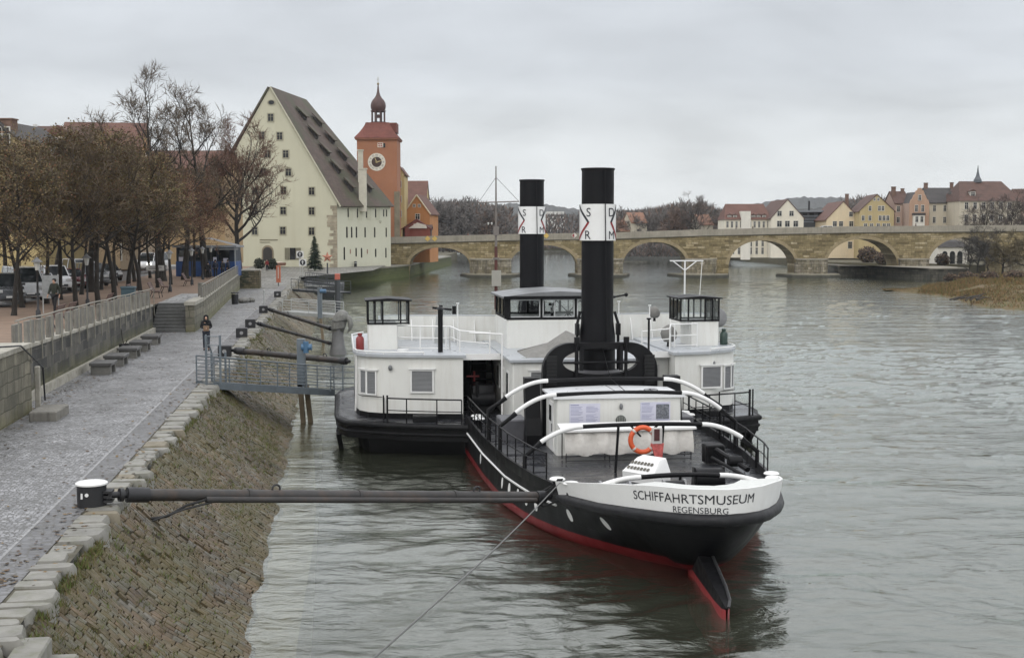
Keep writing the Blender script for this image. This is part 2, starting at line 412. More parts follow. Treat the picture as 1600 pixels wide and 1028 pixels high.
# sloping bank: bed + individually set stones
def bank_p(a, t):           # a 0..1 from top to just under water
    zt = QZ-.09; s0, s1 = -4.74, -1.45
    # shallow sag and bumps
    z = zt+(-.28-zt)*a-.14*math.sin(a*pi)
    t0 = t
    return Q(s0+(s1-s0)*a+.05*math.sin(t0*.9+a*5)+.05*math.sin(t0*2.3), t, z+.05*mnoise.noise((a*3.3, t*.45, 1.7))+.05*mnoise.noise((a*7, t*1.3, 4)))
m, nt, b = newmat('bank_earth'); p = posn(nt)
c = ramp(nt, noise_(nt, p, 2.0, 6, .7), [(.3, (.028, .024, .015)), (.5, (.055, .048, .028)), (.7, (.085, .075, .035))]).outputs[0]
L(nt, c, b.inputs['Base Color']); b.inputs['Roughness'].default_value = .9; bump(nt, noise_(nt, p, 14, 5), .8, .03, b)
EARTH = m
mb = MB(); tt_ = [9+.5*i for i in range(90)]+[54+2*i for i in range(62)]
mb.loft([[bank_p(a/12, t)-Vector((0, 0, .05)) for a in range(13)] for t in tt_])
norm_fix(tag(mb.build('bank_terrain', EARTH, smooth=180), 'earth bed of the sloping stone bank', kind='structure'))
def stonemat(name, cs, moss, amt):
    m, nt, b = newmat(name); p = posn(nt)
    c = ramp(nt, noise_(nt, p, 1.9, 5, .7), [(.3, cs[0]), (.5, cs[1]), (.7, cs[2])]).outputs[0]
    c = mix(nt, c, ramp(nt, noise_(nt, p, 17, 4, .7), [(.3, .55), (.7, 1.4)]).outputs[0], .9, 'MULTIPLY')
    c = mix(nt, c, ramp(nt, noise_(nt, p, .33, 5, .65), [(.32, .55), (.5, 1.0), (.68, 1.55)]).outputs[0], 1.0, 'MULTIPLY')
    big = noise_(nt, vscale(nt, p, (1, .6, 1)), .55, 4, .6); fine = noise_(nt, p, 5.0, 5, .7)
    f = N(nt, 'ShaderNodeMath', op='MULTIPLY_ADD', i0=fine, i1=.7); L(nt, big, f.inputs[2])
    c = mix(nt, c, moss, ramp(nt, f.outputs[0], [(.70, 0.0), (.92, amt)]).outputs[0])
    L(nt, c, b.inputs['Base Color']); L(nt, ramp(nt, fine, [(.3, .5), (.7, .85)]).outputs[0], b.inputs['Roughness'])
    bump(nt, noise_(nt, p, 22, 5, .7), .7, .02, b); return m
ST1 = stonemat('bank_stone_brown', [(.050, .036, .021), (.094, .069, .041), (.145, .112, .072)], (.074, .066, .018), .55)
ST2 = stonemat('bank_stone_grey', [(.058, .052, .040), (.105, .094, .074), (.165, .150, .120)], (.078, .072, .022), .55)
ST3 = stonemat('bank_stone_rust', [(.060, .038, .020), (.100, .066, .036), (.140, .098, .058)], (.076, .066, .018), .6)
mb = MB(); rnd = random.Random(11); t = 9.2
while t < 165:
    far = t > 62
    dt = rnd.uniform(.13, .20)*(2.0 if far else 1.0); a = .004+rnd.uniform(0, .03)
    while a < .985:
        da = rnd.uniform(.038, .078)*(1.4 if far else 1)
        if rnd.random() > .02+.30*max(0, mnoise.noise((a*2.5, t*.3, 7.7))-.2):
            ga, gt = .0022, .007
            c4 = [(a+ga, t+gt), (a+da-ga, t+gt), (a+da-ga, t+dt-gt), (a+ga, t+dt-gt)]
            c4 = [(x+rnd.uniform(-.004, .004), y+rnd.uniform(-.012, .012)+.12*math.sin(x*4+t*.12)) for x, y in c4]
            ca = sum(x for x, y in c4)/4; ct = sum(y for x, y in c4)/4
            lift = rnd.uniform(.0, .009); tilt = rnd.uniform(-.004, .004)
            nrm = Vector((math.cos(QTH)*.55, math.sin(QTH)*.55, .83))
            lo = [bank_p(x, y)-nrm*.05 for x, y in c4]
            mid = [bank_p(x, y)+nrm*(lift*.5+.006+tilt*(1 if i < 2 else -1)) for i, (x, y) in enumerate(c4)]
            hi = [bank_p(ca+(x-ca)*.90, ct+(y-ct)*.88)+nrm*(lift+.011+tilt*(1 if i < 2 else -1)) for i, (x, y) in enumerate(c4)]
            k = rnd.random(); mb.mi(0 if k < .5 else (1 if k < .82 else 2))
            mb.loft([lo, mid, hi], True, False); n0 = len(mb.v)
            mb.f.append((n0-4, n0-3, n0-2, n0-1)); mb.m.append(mb.cur)
        a += da
    t += dt
norm_fix(tag(mb.build('bank_stone_terrain', [ST1, ST2, ST3], smooth=40), 'mossy brown setts paving the slope down to the water', kind='structure'))
# moss and grass tufts between the stones
def blades(mb, P, n, h, spread, rnd, lean=.6):
    for _ in range(n):
        a = rnd.uniform(0, 2*pi); q = P+Vector((rnd.gauss(0, spread), rnd.gauss(0, spread), 0)); hh = h*rnd.uniform(.5, 1.2); wd = hh*.09+.004
        d = Vector((math.cos(a), math.sin(a), 0)); tip = q+Vector((rnd.gauss(0, lean)*hh, rnd.gauss(0, lean)*hh, hh)); sd = Vector((-d.y, d.x, 0))*wd
        mb.mi(rnd.randrange(3)); mb.add([q-sd-Vector((0, 0, .03)), q+sd-Vector((0, 0, .03)), tip], [(0, 1, 2)])
GR = [pm('grass_green', (.085, .115, .020), .8, .3, 2), pm('grass_olive', (.088, .088, .022), .85, .3, 2), pm('grass_straw', (.120, .092, .040), .85, .3, 2)]
mb = MB(); rnd = random.Random(21)
for _ in range(20000):
    t = 12+rnd.random()**1.6*80; a = rnd.random()
    dens = .5+.5*mnoise.noise((a*2.2, t*.22, 9.1))+.35*mnoise.noise((a*6, t*.9, 2.2))+(.35 if 42 < t < 52 and a < .8 else 0)-(.25 if a > .75 else 0)
    if rnd.random() < dens*.85-.22:
        P = bank_p(a, t); blades(mb, P+Vector((0, 0, .015)), 7, .055+.045*rnd.random(), .055, rnd, .9)
for _ in range(700):
    t = 12+rnd.random()**1.4*90; P = Q(-4.62+rnd.gauss(0, .07), t, QZ-.12)
    if mnoise.noise((t*.6, 3.3, 0)) > -.05: blades(mb, P, 12, .09, .07, rnd)
tag(mb.build('bank_grass', GR), 'moss and short grass growing between the bank stones', kind='stuff')
mb = MB(); rnd = random.Random(91); LFM = [pm('litter_brown', (.10, .06, .03), .8, .3, 3), pm('litter_ochre', (.17, .11, .045), .8, .3, 3), pm('litter_dark', (.05, .035, .02), .8, .3, 3)]
for _ in range(2600):
    t = 22+rnd.random()**1.5*110; k = rnd.random(); s = -10.3+abs(rnd.gauss(0, .5)) if k < .45 else (-5.5+rnd.gauss(0, .35) if k < .75 else rnd.uniform(-10.4, -4.8))
    if s > -4.8 or s < -10.55: continue
    a = rnd.uniform(0, 6.28); w = rnd.uniform(.025, .05); P = Q(s, t, QZ+.018+rnd.random()*.01); u = Vector((math.cos(a), math.sin(a), rnd.uniform(-.2, .2)))*w*1.4; v = Vector((-math.sin(a), math.cos(a), rnd.uniform(-.2, .2)))*w; mb.mi(rnd.randrange(3)); mb.add([P-u, P+v, P+u, P-v], [(0, 1, 2, 3)])
tag(mb.build('fallen_leaves', LFM), 'brown fallen leaves scattered along the walkway edges', kind='stuff')
# big stone steps cut in the bank at the near end
STEP = pm('bank_step_stone', (.19, .185, .165), .8, .3, 1.5, bmp=.5, bscale=6, dirt=(.09, .10, .03), dirtamt=.8)
st = thing('bank_steps', 'grey stone steps cut into the bank nearest the camera', 'steps', Q(-4.6, 18.6, 0), QTH)
rnd = random.Random(2)
for i in range(9):
    mb = MB(); mb.cbox((.18+.36*i, 0, QZ-.23-.245*i), (.46, 1.5+rnd.uniform(-.1, .1), .34), .03, rnd.uniform(-.03, .03)); mb.build('step', STEP, st)
# ================================================================== promenade wall
def chain(z0f, z1f, s0, s1, t0, t1, n=20):
    rings = []
    for i in range(n+1):
        t = lerp(t0, t1, i/n); z0, z1 = z0f(t), z1f(t)
        rings.append([Q(s0, t, z0), Q(s1, t, z0), Q(s1, t, z1), Q(s0, t, z1)])
    return rings
dq = (-math.sin(QTH), math.cos(QTH), 0)
WALLM = masonry('quay_wall_ashlar', dq, [(.045, .045, .042), (.07, .068, .062), (.11, .105, .09), (.16, .15, .125)], (.15, .14, .12), 1.15, .42, .016, .85, moss=(.105, .105, .022), mossz=(2.9, 4.0), mossamt=.8, stain=(.028, .028, .026), stainamt=.8)
PARM = pm('parapet_stone', (.20, .19, .165), .85, .35, 1.6, bmp=.4, bscale=6, dirt=(.05, .048, .04), dirtamt=.95, streak=True)
COPE = pm('coping_stone', (.36, .34, .29), .8, .25, 1.5, bmp=.4, dirt=(.10, .10, .05), dirtamt=.7)
def prom_z(t): return 4.30 if t < 45 else max(3.95, 4.30-(t-45)*.009)
def wall_len(name, label, t0, t1, s=-10.75, panels=True):
    o = thing(name, label, 'wall', Q(s, t0, QZ))
    MB().loft(chain(lambda t: QZ-.2, lambda t: prom_z(t)-.02, s-.55, s, t0, t1), True, True).build('masonry', WALLM, o, True)
    MB().loft(chain(lambda t: prom_z(t)-.018, lambda t: prom_z(t)+.10, s-.50, s+.05, t0, t1), True, True).build('string_course', COPE, o, True)
    MB().loft(chain(lambda t: QZ, lambda t: QZ+.32, s+.002, s+.16, t0, t1), True, True).build('plinth', COPE, o, True)
    if panels:
        n = round((t1-t0)/1.72)
        for i in range(n):
            ta = t0+(t1-t0)*i/n; tb = t0+(t1-t0)*(i+1)/n; z = prom_z(ta)+.102
            mb = MB(); mb.loft(chain(lambda t: z, lambda t: z+.80+.02*math.sin(i*2.1), s-.16, s-.03, ta+.03+.08*math.sin(i*3.1), ta+1.0+.14*math.sin(i*1.3), 1), True, True); mb.build('parapet_slab', PARM, o, True)
        mb = MB()
        # pale metal rail: posts down the wall face and a handrail that runs from post to post
        pts = []
        for i in range(n+1):
            ta = t0+(t1-t0)*i/n; z = prom_z(ta); mb.tube([Q(s+.09, ta, z-.55), Q(s+.09, ta, z+1.02)], .026, 6); pts.append(Q(s-.02, ta, z+1.03+.02*math.sin(i*1.7)))
        mb.tube(pts, .032, 6)
        mb.build('handrail', RAILM, o, True)
    return o
RAILM = pm('pale_rail_paint', (.24, .225, .185), .5, .2, 3, dirt=(.2, .17, .12), dirtamt=.5)
wall_len('promenade_wall', 'long dark ashlar quay wall with pale parapet slabs and handrail', 45.3, 78.3)
# near buttress with its handrail (left edge of the photo)
NEARM = masonry('near_wall_ashlar', (math.cos(QTH), math.sin(QTH), 0), [(.12, .115, .085), (.17, .16, .12), (.23, .21, .16)], (.09, .085, .06), .9, .42, .02, .85, moss=(.12, .115, .03), mossz=(2.8, 3.6), mossamt=.7, stain=(.06, .06, .045), stainamt=.7)
nb = thing('stair_buttress', 'yellowish stone wall beside the nearest stair with a sloping iron rail', 'wall', Q(-10.2, 40, QZ))
mb = MB(); mb.loft(chain(lambda t: QZ-.2, lambda t: 4.55-.0*(t-36), -12.6, -10.0, 32, 44.0, 2), True, True); mb.build('masonry', masonry('near_wall_long', dq, [(.13, .122, .09), (.18, .168, .125), (.24, .22, .165)], (.09, .085, .06), .9, .42, .02, .85, moss=(.12, .115, .03), mossz=(2.8, 3.6), mossamt=.7, stain=(.07, .068, .05), stainamt=.7), nb, True)
mb = MB(); mb.loft(chain(lambda t: 4.552, lambda t: 4.70, -12.65, -9.95, 31.9, 44.05, 2), True, True); mb.build('coping', COPE, nb, True)
IRON = pm('dark_iron', (.03, .03, .032), .45, .2, 4, metal=.4)
mb = MB(); mb.tube([Q(-9.88, 36, 5.2), Q(-9.88, 42.2, 4.75), Q(-9.88, 45.2, 3.75), Q(-9.88, 45.4, 2.6)], .03, 8); mb.build('iron_rail', IRON, nb, True)
mb = MB(); mb.cbox(tuple(Q(-9.83, 44.15, QZ+.75)), (.16, .18, 1.5), .02, QTH); mb.build('end_post', COPE, nb, True)
mb = MB(); mb.cbox((0, 0, .15), (.85, 1.9, .3), .03); o = mb.build('stone_slab', PARM); o.location = Q(-9.15, 42.6, QZ); o.rotation_euler = (0, 0, QTH); tag(o, 'low pale stone slab on the cobbles by the yellowish buttress', 'slab')
# stairs up to the promenade, flanked by a lower return wall
STAIRM = pm('stair_stone', (.10, .10, .095), .7, .25, 2, dirt=(.04, .04, .035), dirtamt=.6)
so_ = thing('promenade_stairs', 'dark stone flight of steps up from the quay to the promenade', 'stairs', Q(-9.9, 78.6, QZ), QTH)
nst = 9
for i in range(nst):
    mb = MB(); mb.cbox((0, .36*i+.20, (1.6*(i+1)/nst)/2-.01*0), (1.98, .42, 1.6*(i+1)/nst), .015); mb.build('step', STAIRM, so_)
mb = MB(); mb.box((0, 9.5, 1.55), (2.0, 12.4, .1)); mb.build('landing', cobble('landing_flags', [(.28, .28, .28), (.36, .36, .36), (.42, .42, .41)], (.16, .16, .15), .5, .5, elong=1.6), so_)
rw = thing('stair_side_wall', 'stone side wall right of the promenade steps topped by a pale rail', 'wall', Q(-8.7, 79, QZ))
MB().loft(chain(lambda t: QZ-.2, lambda t: 4.0 if t > 80 else 4.05, -8.88, -8.35, 78.6, 84, 4), True, True).build('masonry', NEARM, rw, True)
MB().loft(chain(lambda t: 4.003, lambda t: 4.22, -8.94, -8.30, 78.5, 84, 4), True, True).build('coping', COPE, rw, True)
mb = MB(); mb.cbox(tuple(Q(-9.05, 90.2, 4.45)), (.5, .5, .95), .03, QTH); mb.build('pillar', PARM, rw, True)
def wall2():
    o = thing('quay_wall', 'lighter stone quay wall with rail running on to the ruined bastion', 'wall', Q(-8.4, 84, QZ)); s0, s1 = -8.4, -10.2
    M2 = masonry('quay_wall_light', dq, [(.16, .15, .11), (.21, .20, .15), (.27, .25, .19)], (.12, .11, .08), 1.0, .4, .018, .85, moss=(.13, .13, .03), mossz=(2.9, 3.9), mossamt=.7, stain=(.09, .088, .06), stainamt=.6)
    f = lambda t: lerp(-8.37, -10.0, ((t-84)/55))
    rr = [[Q(f(t)-.5, t, QZ-.2), Q(f(t), t, QZ-.2), Q(f(t), t, 4.0), Q(f(t)-.5, t, 4.0)] for t in (84, 95, 110, 125, 139)]
    MB().loft(rr, True, True).build('masonry', M2, o, True)
    MB().loft([[Q(f(t)-.53, t, 4.002), Q(f(t)+.04, t, 4.002), Q(f(t)+.04, t, 4.12), Q(f(t)-.53, t, 4.12)] for t in (84, 95, 110, 125, 139)], True, True).build('string_course', COPE, o, True)
    mb = MB(); pts = []; n = 26
    for i in range(n+1):
        t = lerp(84.3, 138.6, i/n); P = Q(f(t)-.1, t, 0); mb.tube([P+Vector((.12, 0, 3.6)), P+Vector((.12, 0, 4.98))], .035, 5); pts.append(P+Vector((0, 0, 5.0)))
    mb.tube(pts, .035, 6); mb.build('handrail', RAILM, o, True)
    for i in range(n):
        t = lerp(84.3, 138.6, i/n); mb = MB(); mb.loft([[Q(f(t)-.20, tt, 4.122), Q(f(t)-.08, tt, 4.122), Q(f(t)-.08, tt, 4.84), Q(f(t)-.20, tt, 4.84)] for tt in (t+.1, t+.8)], True, True); mb.build('parapet_slab', PARM, o, True)
wall2()
# bastion at the end of the wall: patched brick and stone
ba = thing('wall_bastion', 'ruined brick and stone bastion ending the quay wall', 'wall', Q(-9.2, 142, QZ), QTH)
mb = MB(); mb.box((-.1, 0, .85), (2.6, 3.0, 2.1)); mb.build('masonry', masonry('bastion_stone', (1, 0, 0), [(.12, .10, .06), (.20, .16, .10), (.27, .22, .15)], (.07, .065, .045), .55, .26, .03, .9, moss=(.10, .10, .03), mossz=(2.6, 3.8), mossamt=.6, stain=(.05, .05, .03), stainamt=.8), ba)
mb = MB(); mb.box((-.1, 0, 1.96), (2.75, 3.15, .12)); mb.build('coping', COPE, ba)
rnd = random.Random(4); mb = MB()
for i in range(14): mb.box((-1.36+rnd.uniform(0, .9)+.35, -1.52, .3+i*.115), (rnd.uniform(.4, 1.1), .06, .10))
mb.build('brick_patch', pm('bastion_brick', (.045, .05, .03), .9, .3, 3), ba)
# ================================================================== promenade and square ground
GRAV = pm('promenade_gravel', (.20, .135, .092), .85, .22, .8, bmp=.5, bscale=18, dirt=(.11, .075, .05), dirtamt=.6)
mb = MB(); mb.loft([[Q(-75, t, prom_z(t)-.02), Q(-19.2, t, prom_z(t)-.02), Q(-11.0, t, prom_z(t)-.02)] for t in (20, 45, 60, 84, 100, 140, 175)])
mb.loft([[Q(-11.0, t, prom_z(t)-.024), Q(lerp(-8.8, -10.3, (t-84)/55), t, prom_z(t)-.024)] for t in (92, 110, 139)])
norm_fix(tag(mb.build('promenade_ground', GRAV), 'brown gravel promenade under the trees', kind='structure'))
ASPH = pm('parking_asphalt', (.06, .06, .062), .55, .25, 1, bmp=.3, bscale=30)
mb = MB(); mb.loft([[Q(-40, t, prom_z(t)-.012), Q(-19.4, t, prom_z(t)-.012)] for t in (20, 45, 84, 140, 175)])
norm_fix(tag(mb.build('parking_road', ASPH), 'dark asphalt parking strip beyond the trees', kind='structure'))
SQ = cobble('square_setts', [(.15, .145, .13), (.20, .195, .175), (.26, .25, .23)], (.09, .085, .07), .5, .45)
mb = MB(); mb.add([Q(-60, 175, 3.0), Q(-4.7, 175, QZ+.02), Q(6, 205, QZ+.03), Q(30, 420, 3), Q(-80, 420, 4)], [(0, 1, 2, 3, 4)])
mb.add([Q(-14.5, 139, QZ+.004), Q(-5.4, 139, QZ+.004), Q(-4.7, 176, QZ+.015), Q(-30, 176, QZ+.1)], [(0, 1, 2, 3)])
norm_fix(tag(mb.build('square_pavement', SQ), 'paved square in front of the yellow granary', kind='structure'))
# green quay wall below the granary
gq = thing('green_quay_wall', 'low mossy green river wall below the yellow granary', 'quay wall', Q(1.5, 208, 0))
pl = [(-2.4, 196), (1.45, 208.8), (6.8, 226), (14.4, 249), (23, 300), (31.2, 345), (22, 352)]
GQM = masonry('green_quay_stone', (.2, .98, 0), [(.028, .032, .014), (.045, .05, .02), (.07, .068, .032)], (.03, .034, .014), 1.3, .45, .03, .9, moss=(.085, .100, .020), mossz=(.4, 3.6), mossamt=.85)
rr = [[Q(s-1.0, t, -1), Q(s+.25, t, -1), Q(s, t, 2.05), Q(s-1.0, t, 2.05)] for s, t in pl]
norm_fix(MB().loft(rr, True, True).build('masonry', GQM, gq, True))
rr = [[Q(s-1.1, t, 2.053), Q(s+.12, t, 2.053), Q(s+.12, t, 2.3), Q(s-1.1, t, 2.3)] for s, t in pl]
norm_fix(MB().loft(rr, True, True).build('coping', pm('green_quay_cope', (.20, .19, .15), .85, .25, 1), gq, True))
mb = MB(); mb.add([Q(s-1.05, t, 2.296) for s, t in pl]+[Q(-30, 352, 2.3), Q(-30, 196, 2.3)], [tuple(range(9))])
norm_fix(tag(mb.build('lower_quay_pavement', SQ), 'grey quay paving along the granary', kind='structure'))
# ================================================================== paddle steamer (local frame: y forward from the stern, x to starboard, z up)
SH = R(7.6675)
ship = thing('paddle_steamer', 'black and white museum paddle steamer with two black funnels moored in the river', 'ship', (4.89, 29.0, 0), SH)
BLACK = pm('hull_black', (.0045, .0045, .0055), .42, .25, .8, dirt=(.018, .017, .016), dirtamt=.3, streak=True, spec=.22)
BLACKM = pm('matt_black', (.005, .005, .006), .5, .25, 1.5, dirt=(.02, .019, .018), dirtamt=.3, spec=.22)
DECKG = None
RED = pm('boot_red', (.26, .022, .025), .5, .2, 1.2, dirt=(.07, .02, .02), dirtamt=.5)
WHITE = pm('ship_white', (.70, .70, .665), .45, .06, .7, dirt=(.44, .40, .33), dirtamt=.38, streak=True)
WHITE2 = pm('ship_white_trim', (.75, .75, .735), .4, .04, 1.2, dirt=(.55, .53, .48), dirtamt=.25)
GREYROOF = pm('ship_roof_grey', (.38, .40, .42), .35, .1, .9, dirt=(.30, .30, .30), dirtamt=.5)
LOUV = pm('louvre_grey', (.16, .165, .17), .5, .1, 3)
GLASSM = None
def mkglass(name, tint=(.55, .6, .6), a=.45):
    m, nt, b = newmat(name); nt.nodes.remove(b); out = nt.nodes['Material Output']
    t = N(nt, 'ShaderNodeBsdfTransparent', Color=rgba(tint)); g = N(nt, 'ShaderNodeBsdfGlossy', Color=(.9, .95, .95, 1), Roughness=.02)
    f = N(nt, 'ShaderNodeFresnel', IOR=1.5); ms = N(nt, 'ShaderNodeMixShader', i0=f.outputs[0]); L(nt, t.outputs[0], ms.inputs[1]); L(nt, g.outputs[0], ms.inputs[2]); L(nt, ms.outputs[0], out.inputs[0]); return m
GLASS = mkglass('cabin_glass', (.95, .96, .96))
DARKGLASS, nt, b = newmat('dark_window_glass'); b.inputs['Base Color'].default_value = (.02, .024, .026, 1); b.inputs['Roughness'].default_value = .06
# wet plank deck
m, nt, b = newmat('wet_deck')
tc = nt.nodes.new('ShaderNodeTexCoord'); ob = tc.outputs['Object']
sx = nt.nodes.new('ShaderNodeSeparateXYZ'); L(nt, ob, sx.inputs[0])
pk = N(nt, 'ShaderNodeMath', op='FRACT', i0=N(nt, 'ShaderNodeMath', op='MULTIPLY', i0=sx.outputs[0], i1=6.5).outputs[0])
seam = ramp(nt, pk.outputs[0], [(.03, 0), (.08, 1), (.92, 1), (.97, 0)]).outputs[0]
c = ramp(nt, noise_(nt, vscale(nt, ob, (2, .4, 1)), 1.5, 5), [(.3, (.016, .0165, .020)), (.7, (.038, .040, .046))]).outputs[0]
c = mix(nt, (.010, .010, .011), c, seam)
L(nt, c, b.inputs['Base Color']); L(nt, ramp(nt, noise_(nt, vscale(nt, ob, (.6, 1.6, 1)), 1.1, 5, .65), [(.38, .08), (.6, .42)]).outputs[0], b.inputs['Roughness'])
bump(nt, mix(nt, noise_(nt, ob, 2, 3), seam, .5), .25, .01, b); DECKM = m
# ---- hull lines
HWD = [(0, .02), (.12, .48), (.4, .88), (.9, 1.28), (1.8, 1.78), (3.0, 2.28), (4.6, 2.78), (7, 3.36), (10, 3.75), (14, 4.0), (19, 4.1), (35, 4.1), (43, 3.7), (50, 2.6), (55, 1.3), (58, .05)]
HWW = [(0, .0), (2.4, .02), (3.2, .75), (4.2, 1.6), (5.4, 2.45), (6.6, 3.05), (8, 3.5), (10, 3.85), (14, 4.03), (19, 4.1), (35, 4.1), (43, 3.3), (50, 2.0), (55, .8), (57.5, .03)]
ZD = [(0, 1.78), (1.5, 1.64), (3, 1.48), (5, 1.33), (9, 1.30), (18, 1.32), (35, 1.35), (46, 1.6), (58, 2.5)]
ys = [0, .04, .12, .25, .4, .65, .9, 1.3, 1.8, 2.4, 3.0, 3.8, 4.6, 5.4, 6.2, 7, 8, 9, 10, 12, 14, 16.5, 19, 23, 27, 31, 35, 39, 43, 46.5, 50, 52.5, 55, 57, 58]
def hw(y): return interp(HWD, y)
def zd(y): return interp(ZD, y)
BUL = .26
def hull_section(y):
    w = hw(y); z = zd(y); ww = interp(HWW, y); pts = []
    # z of keel rises under the counter stern
    zk = -1.1 if y > 4.5 else lerp(z-.25, -.7, min(1, (y/3.4))**.7) if y < 3.4 else lerp(-.7, -1.1, (y-3.4)/1.1)
    for k in range(11):
        f = k/10
        zz = lerp(zk, z-.02, f)
        if zz > .0:
            g = (zz)/(z-.02); g = g**.62 if y < 8 else g
            x = lerp(ww if y >= 2.4 else 0.02, w, g)
            if y < 2.4: 
                g2 = (zz-zk)/(z-.02-zk); x = w*max(0, g2)**.55
        else:
            g = (zz-zk)/(0-zk) if zk < 0 else 0; x = ww*max(.02, g)**.6 if y >= 2.4 else .02
        pts.append((x, zz))
    return pts
def hull_part(name, mat, zlo, zhi):
    pass
mb = MB(); rings = []
for y in ys:
    sec = hull_section(y); rings.append([Vector((-x, y, z)) for x, z in sec])
mbp = MB(); mbp.loft(rings)
mbs = MB(); mbs.loft([[Vector((-p.x, p.y, p.z)) for p in r] for r in rings])
hullm, nt, b = newmat('hull_paint'); p = posn(nt); sx = nt.nodes.new('ShaderNodeSeparateXYZ'); L(nt, p, sx.inputs[0])
zn = N(nt, 'ShaderNodeMath', op='MULTIPLY_ADD', i0=noise_(nt, p, 3, 4), i1=.03); L(nt, sx.outputs[2], zn.inputs[2])
lin = ramp(nt, N(nt, 'ShaderNodeMapRange', Value=zn, From_Min=-1, From_Max=1).outputs[0], [(.655, (.20, .016, .02)), (.662, (.0045, .0045, .0055))]).outputs[0]
pl = noise_(nt, vscale(nt, p, (.9, .9, .35)), 1.2, 5, .65)
c = mix(nt, lin, (.03, .028, .026), ramp(nt, pl, [(.5, 0), (.8, .3)]).outputs[0])
L(nt, c, b.inputs['Base Color']); L(nt, ramp(nt, pl, [(.3, .3), (.7, .55)]).outputs[0], b.inputs['Roughness']); b.inputs['Specular IOR Level'].default_value = .22
tco = nt.nodes.new('ShaderNodeTexCoord'); sxo = nt.nodes.new('ShaderNodeSeparateXYZ'); L(nt, tco.outputs['Object'], sxo.inputs[0]); cbo = nt.nodes.new('ShaderNodeCombineXYZ'); L(nt, sxo.outputs[1], cbo.inputs[0]); L(nt, sxo.outputs[2], cbo.inputs[1])
brk = nt.nodes.new('ShaderNodeTexBrick'); L(nt, cbo.outputs[0], brk.inputs['Vector']); brk.inputs['Scale'].default_value = 1; brk.inputs['Brick Width'].default_value = 2.4; brk.inputs['Row Height'].default_value = .62; brk.inputs['Mortar Size'].default_value = .012
bb = bump(nt, noise_(nt, vscale(nt, p, (.5, .5, 1)), 1.0, 2), .12, .03, None); bump(nt, brk.outputs['Fac'], .5, .012, b, bb)
mbp.merge(mbs)
h = mbp.build('hull', hullm, ship, smooth=60); norm_fix(h)
bm = bmesh.new(); bm.from_mesh(h.data); bmesh.ops.remove_doubles(bm, verts=bm.verts, dist=.001); bmesh.ops.recalc_face_normals(bm, faces=bm.faces); bm.to_mesh(h.data); bm.free()
# deck
mb = MB(); mb.loft([[Vector((-hw(y)+.01, y, zd(y))), Vector((0, y, zd(y)+.05)), Vector((hw(y)-.01, y, zd(y)))] for y in ys[1:]]); norm_fix(mb.build('deck', DECKM, ship))
# outline helper round the stern: list of (x,y) from port y=a over the stern to starboard y=b
def outline(yp, ysb, off=0.0, dens=1):
    P = [(-hw(y)-0, y) for y in sorted(set([yp]+[q for q in ys if 0 < q < yp]), reverse=True)]
    S = [(hw(y), y) for y in sorted(set([q for q in ys if 0 < q < ysb]+[ysb]))]
    pts = P+[(0, -.02)]+S
    # resample smoothly
    out = []
    for i in range(len(pts)):
        a = Vector(pts[max(0, i-1)]); c_ = Vector(pts[min(len(pts)-1, i+1)]); t = (c_-a).normalized(); n = Vector((-t.y, t.x))
        # outward normal: away from the axis
        if n.dot(Vector((pts[i][0], pts[i][1]-6))) < 0: n = -n
        out.append((Vector(pts[i])+n*off, n))
    return out
# low black bulwark forward of the white stern band, both sides, and fender at the stern
for sgn in (-1, 1):
    mb = MB(); yy = [5.15]+[y for y in ys if 5.15 < y < 19.2]
    mb.loft([[Vector((sgn*(hw(y)+.02), y, zd(y)-.06)), Vector((sgn*(hw(y)+.05), y, zd(y)+BUL)), Vector((sgn*(hw(y)-.04), y, zd(y)+BUL)), Vector((sgn*(hw(y)-.05), y, zd(y)-.02))] for y in yy], True, True)
    norm_fix(mb.build('bulwark', BLACK, ship, smooth=40))
    mb = MB(); yy = [5.6]+[y for y in ys if 5.6 < y < 19.2]
    def wx(y, z): 
        ww = interp(HWW, y); return lerp(ww, hw(y), (max(0, z)/(zd(y)))**(.62 if y < 8 else 1))
    mb.tube([(sgn*(wx(y, zd(y)-.32)+.035), y, zd(y)-.34+.0*(y-5)) for y in yy], .035, 6); mb.build('rubbing_strake', WHITE2, ship, smooth=60)
rim0 = outline(5.2, 5.2)
def zrim(y): return interp([(0, 2.48), (1, 2.40), (2.5, 2.16), (5.2, 1.72)], y)
def zbot(y): return zd(y)-.02+.05
mb = MB(); A = []; 
for q, n in rim0:
    y = max(0, q.y); b0 = q+n*.06; t0 = q+n*.16; ti = q+n*.09; bi = q+n*.0
    A.append([Vector((b0.x, b0.y, zbot(y))), Vector((lerp(b0.x, t0.x, .5), lerp(b0.y, t0.y, .5), (zbot(y)+zrim(y))/2)), Vector((t0.x, t0.y, zrim(y))), Vector((ti.x, ti.y, zrim(y))), Vector((bi.x, bi.y, zbot(y)))])
mb.loft(A, True, True); bul = mb.build('stern_bulwark', WHITE2, ship, smooth=35); norm_fix(bul)
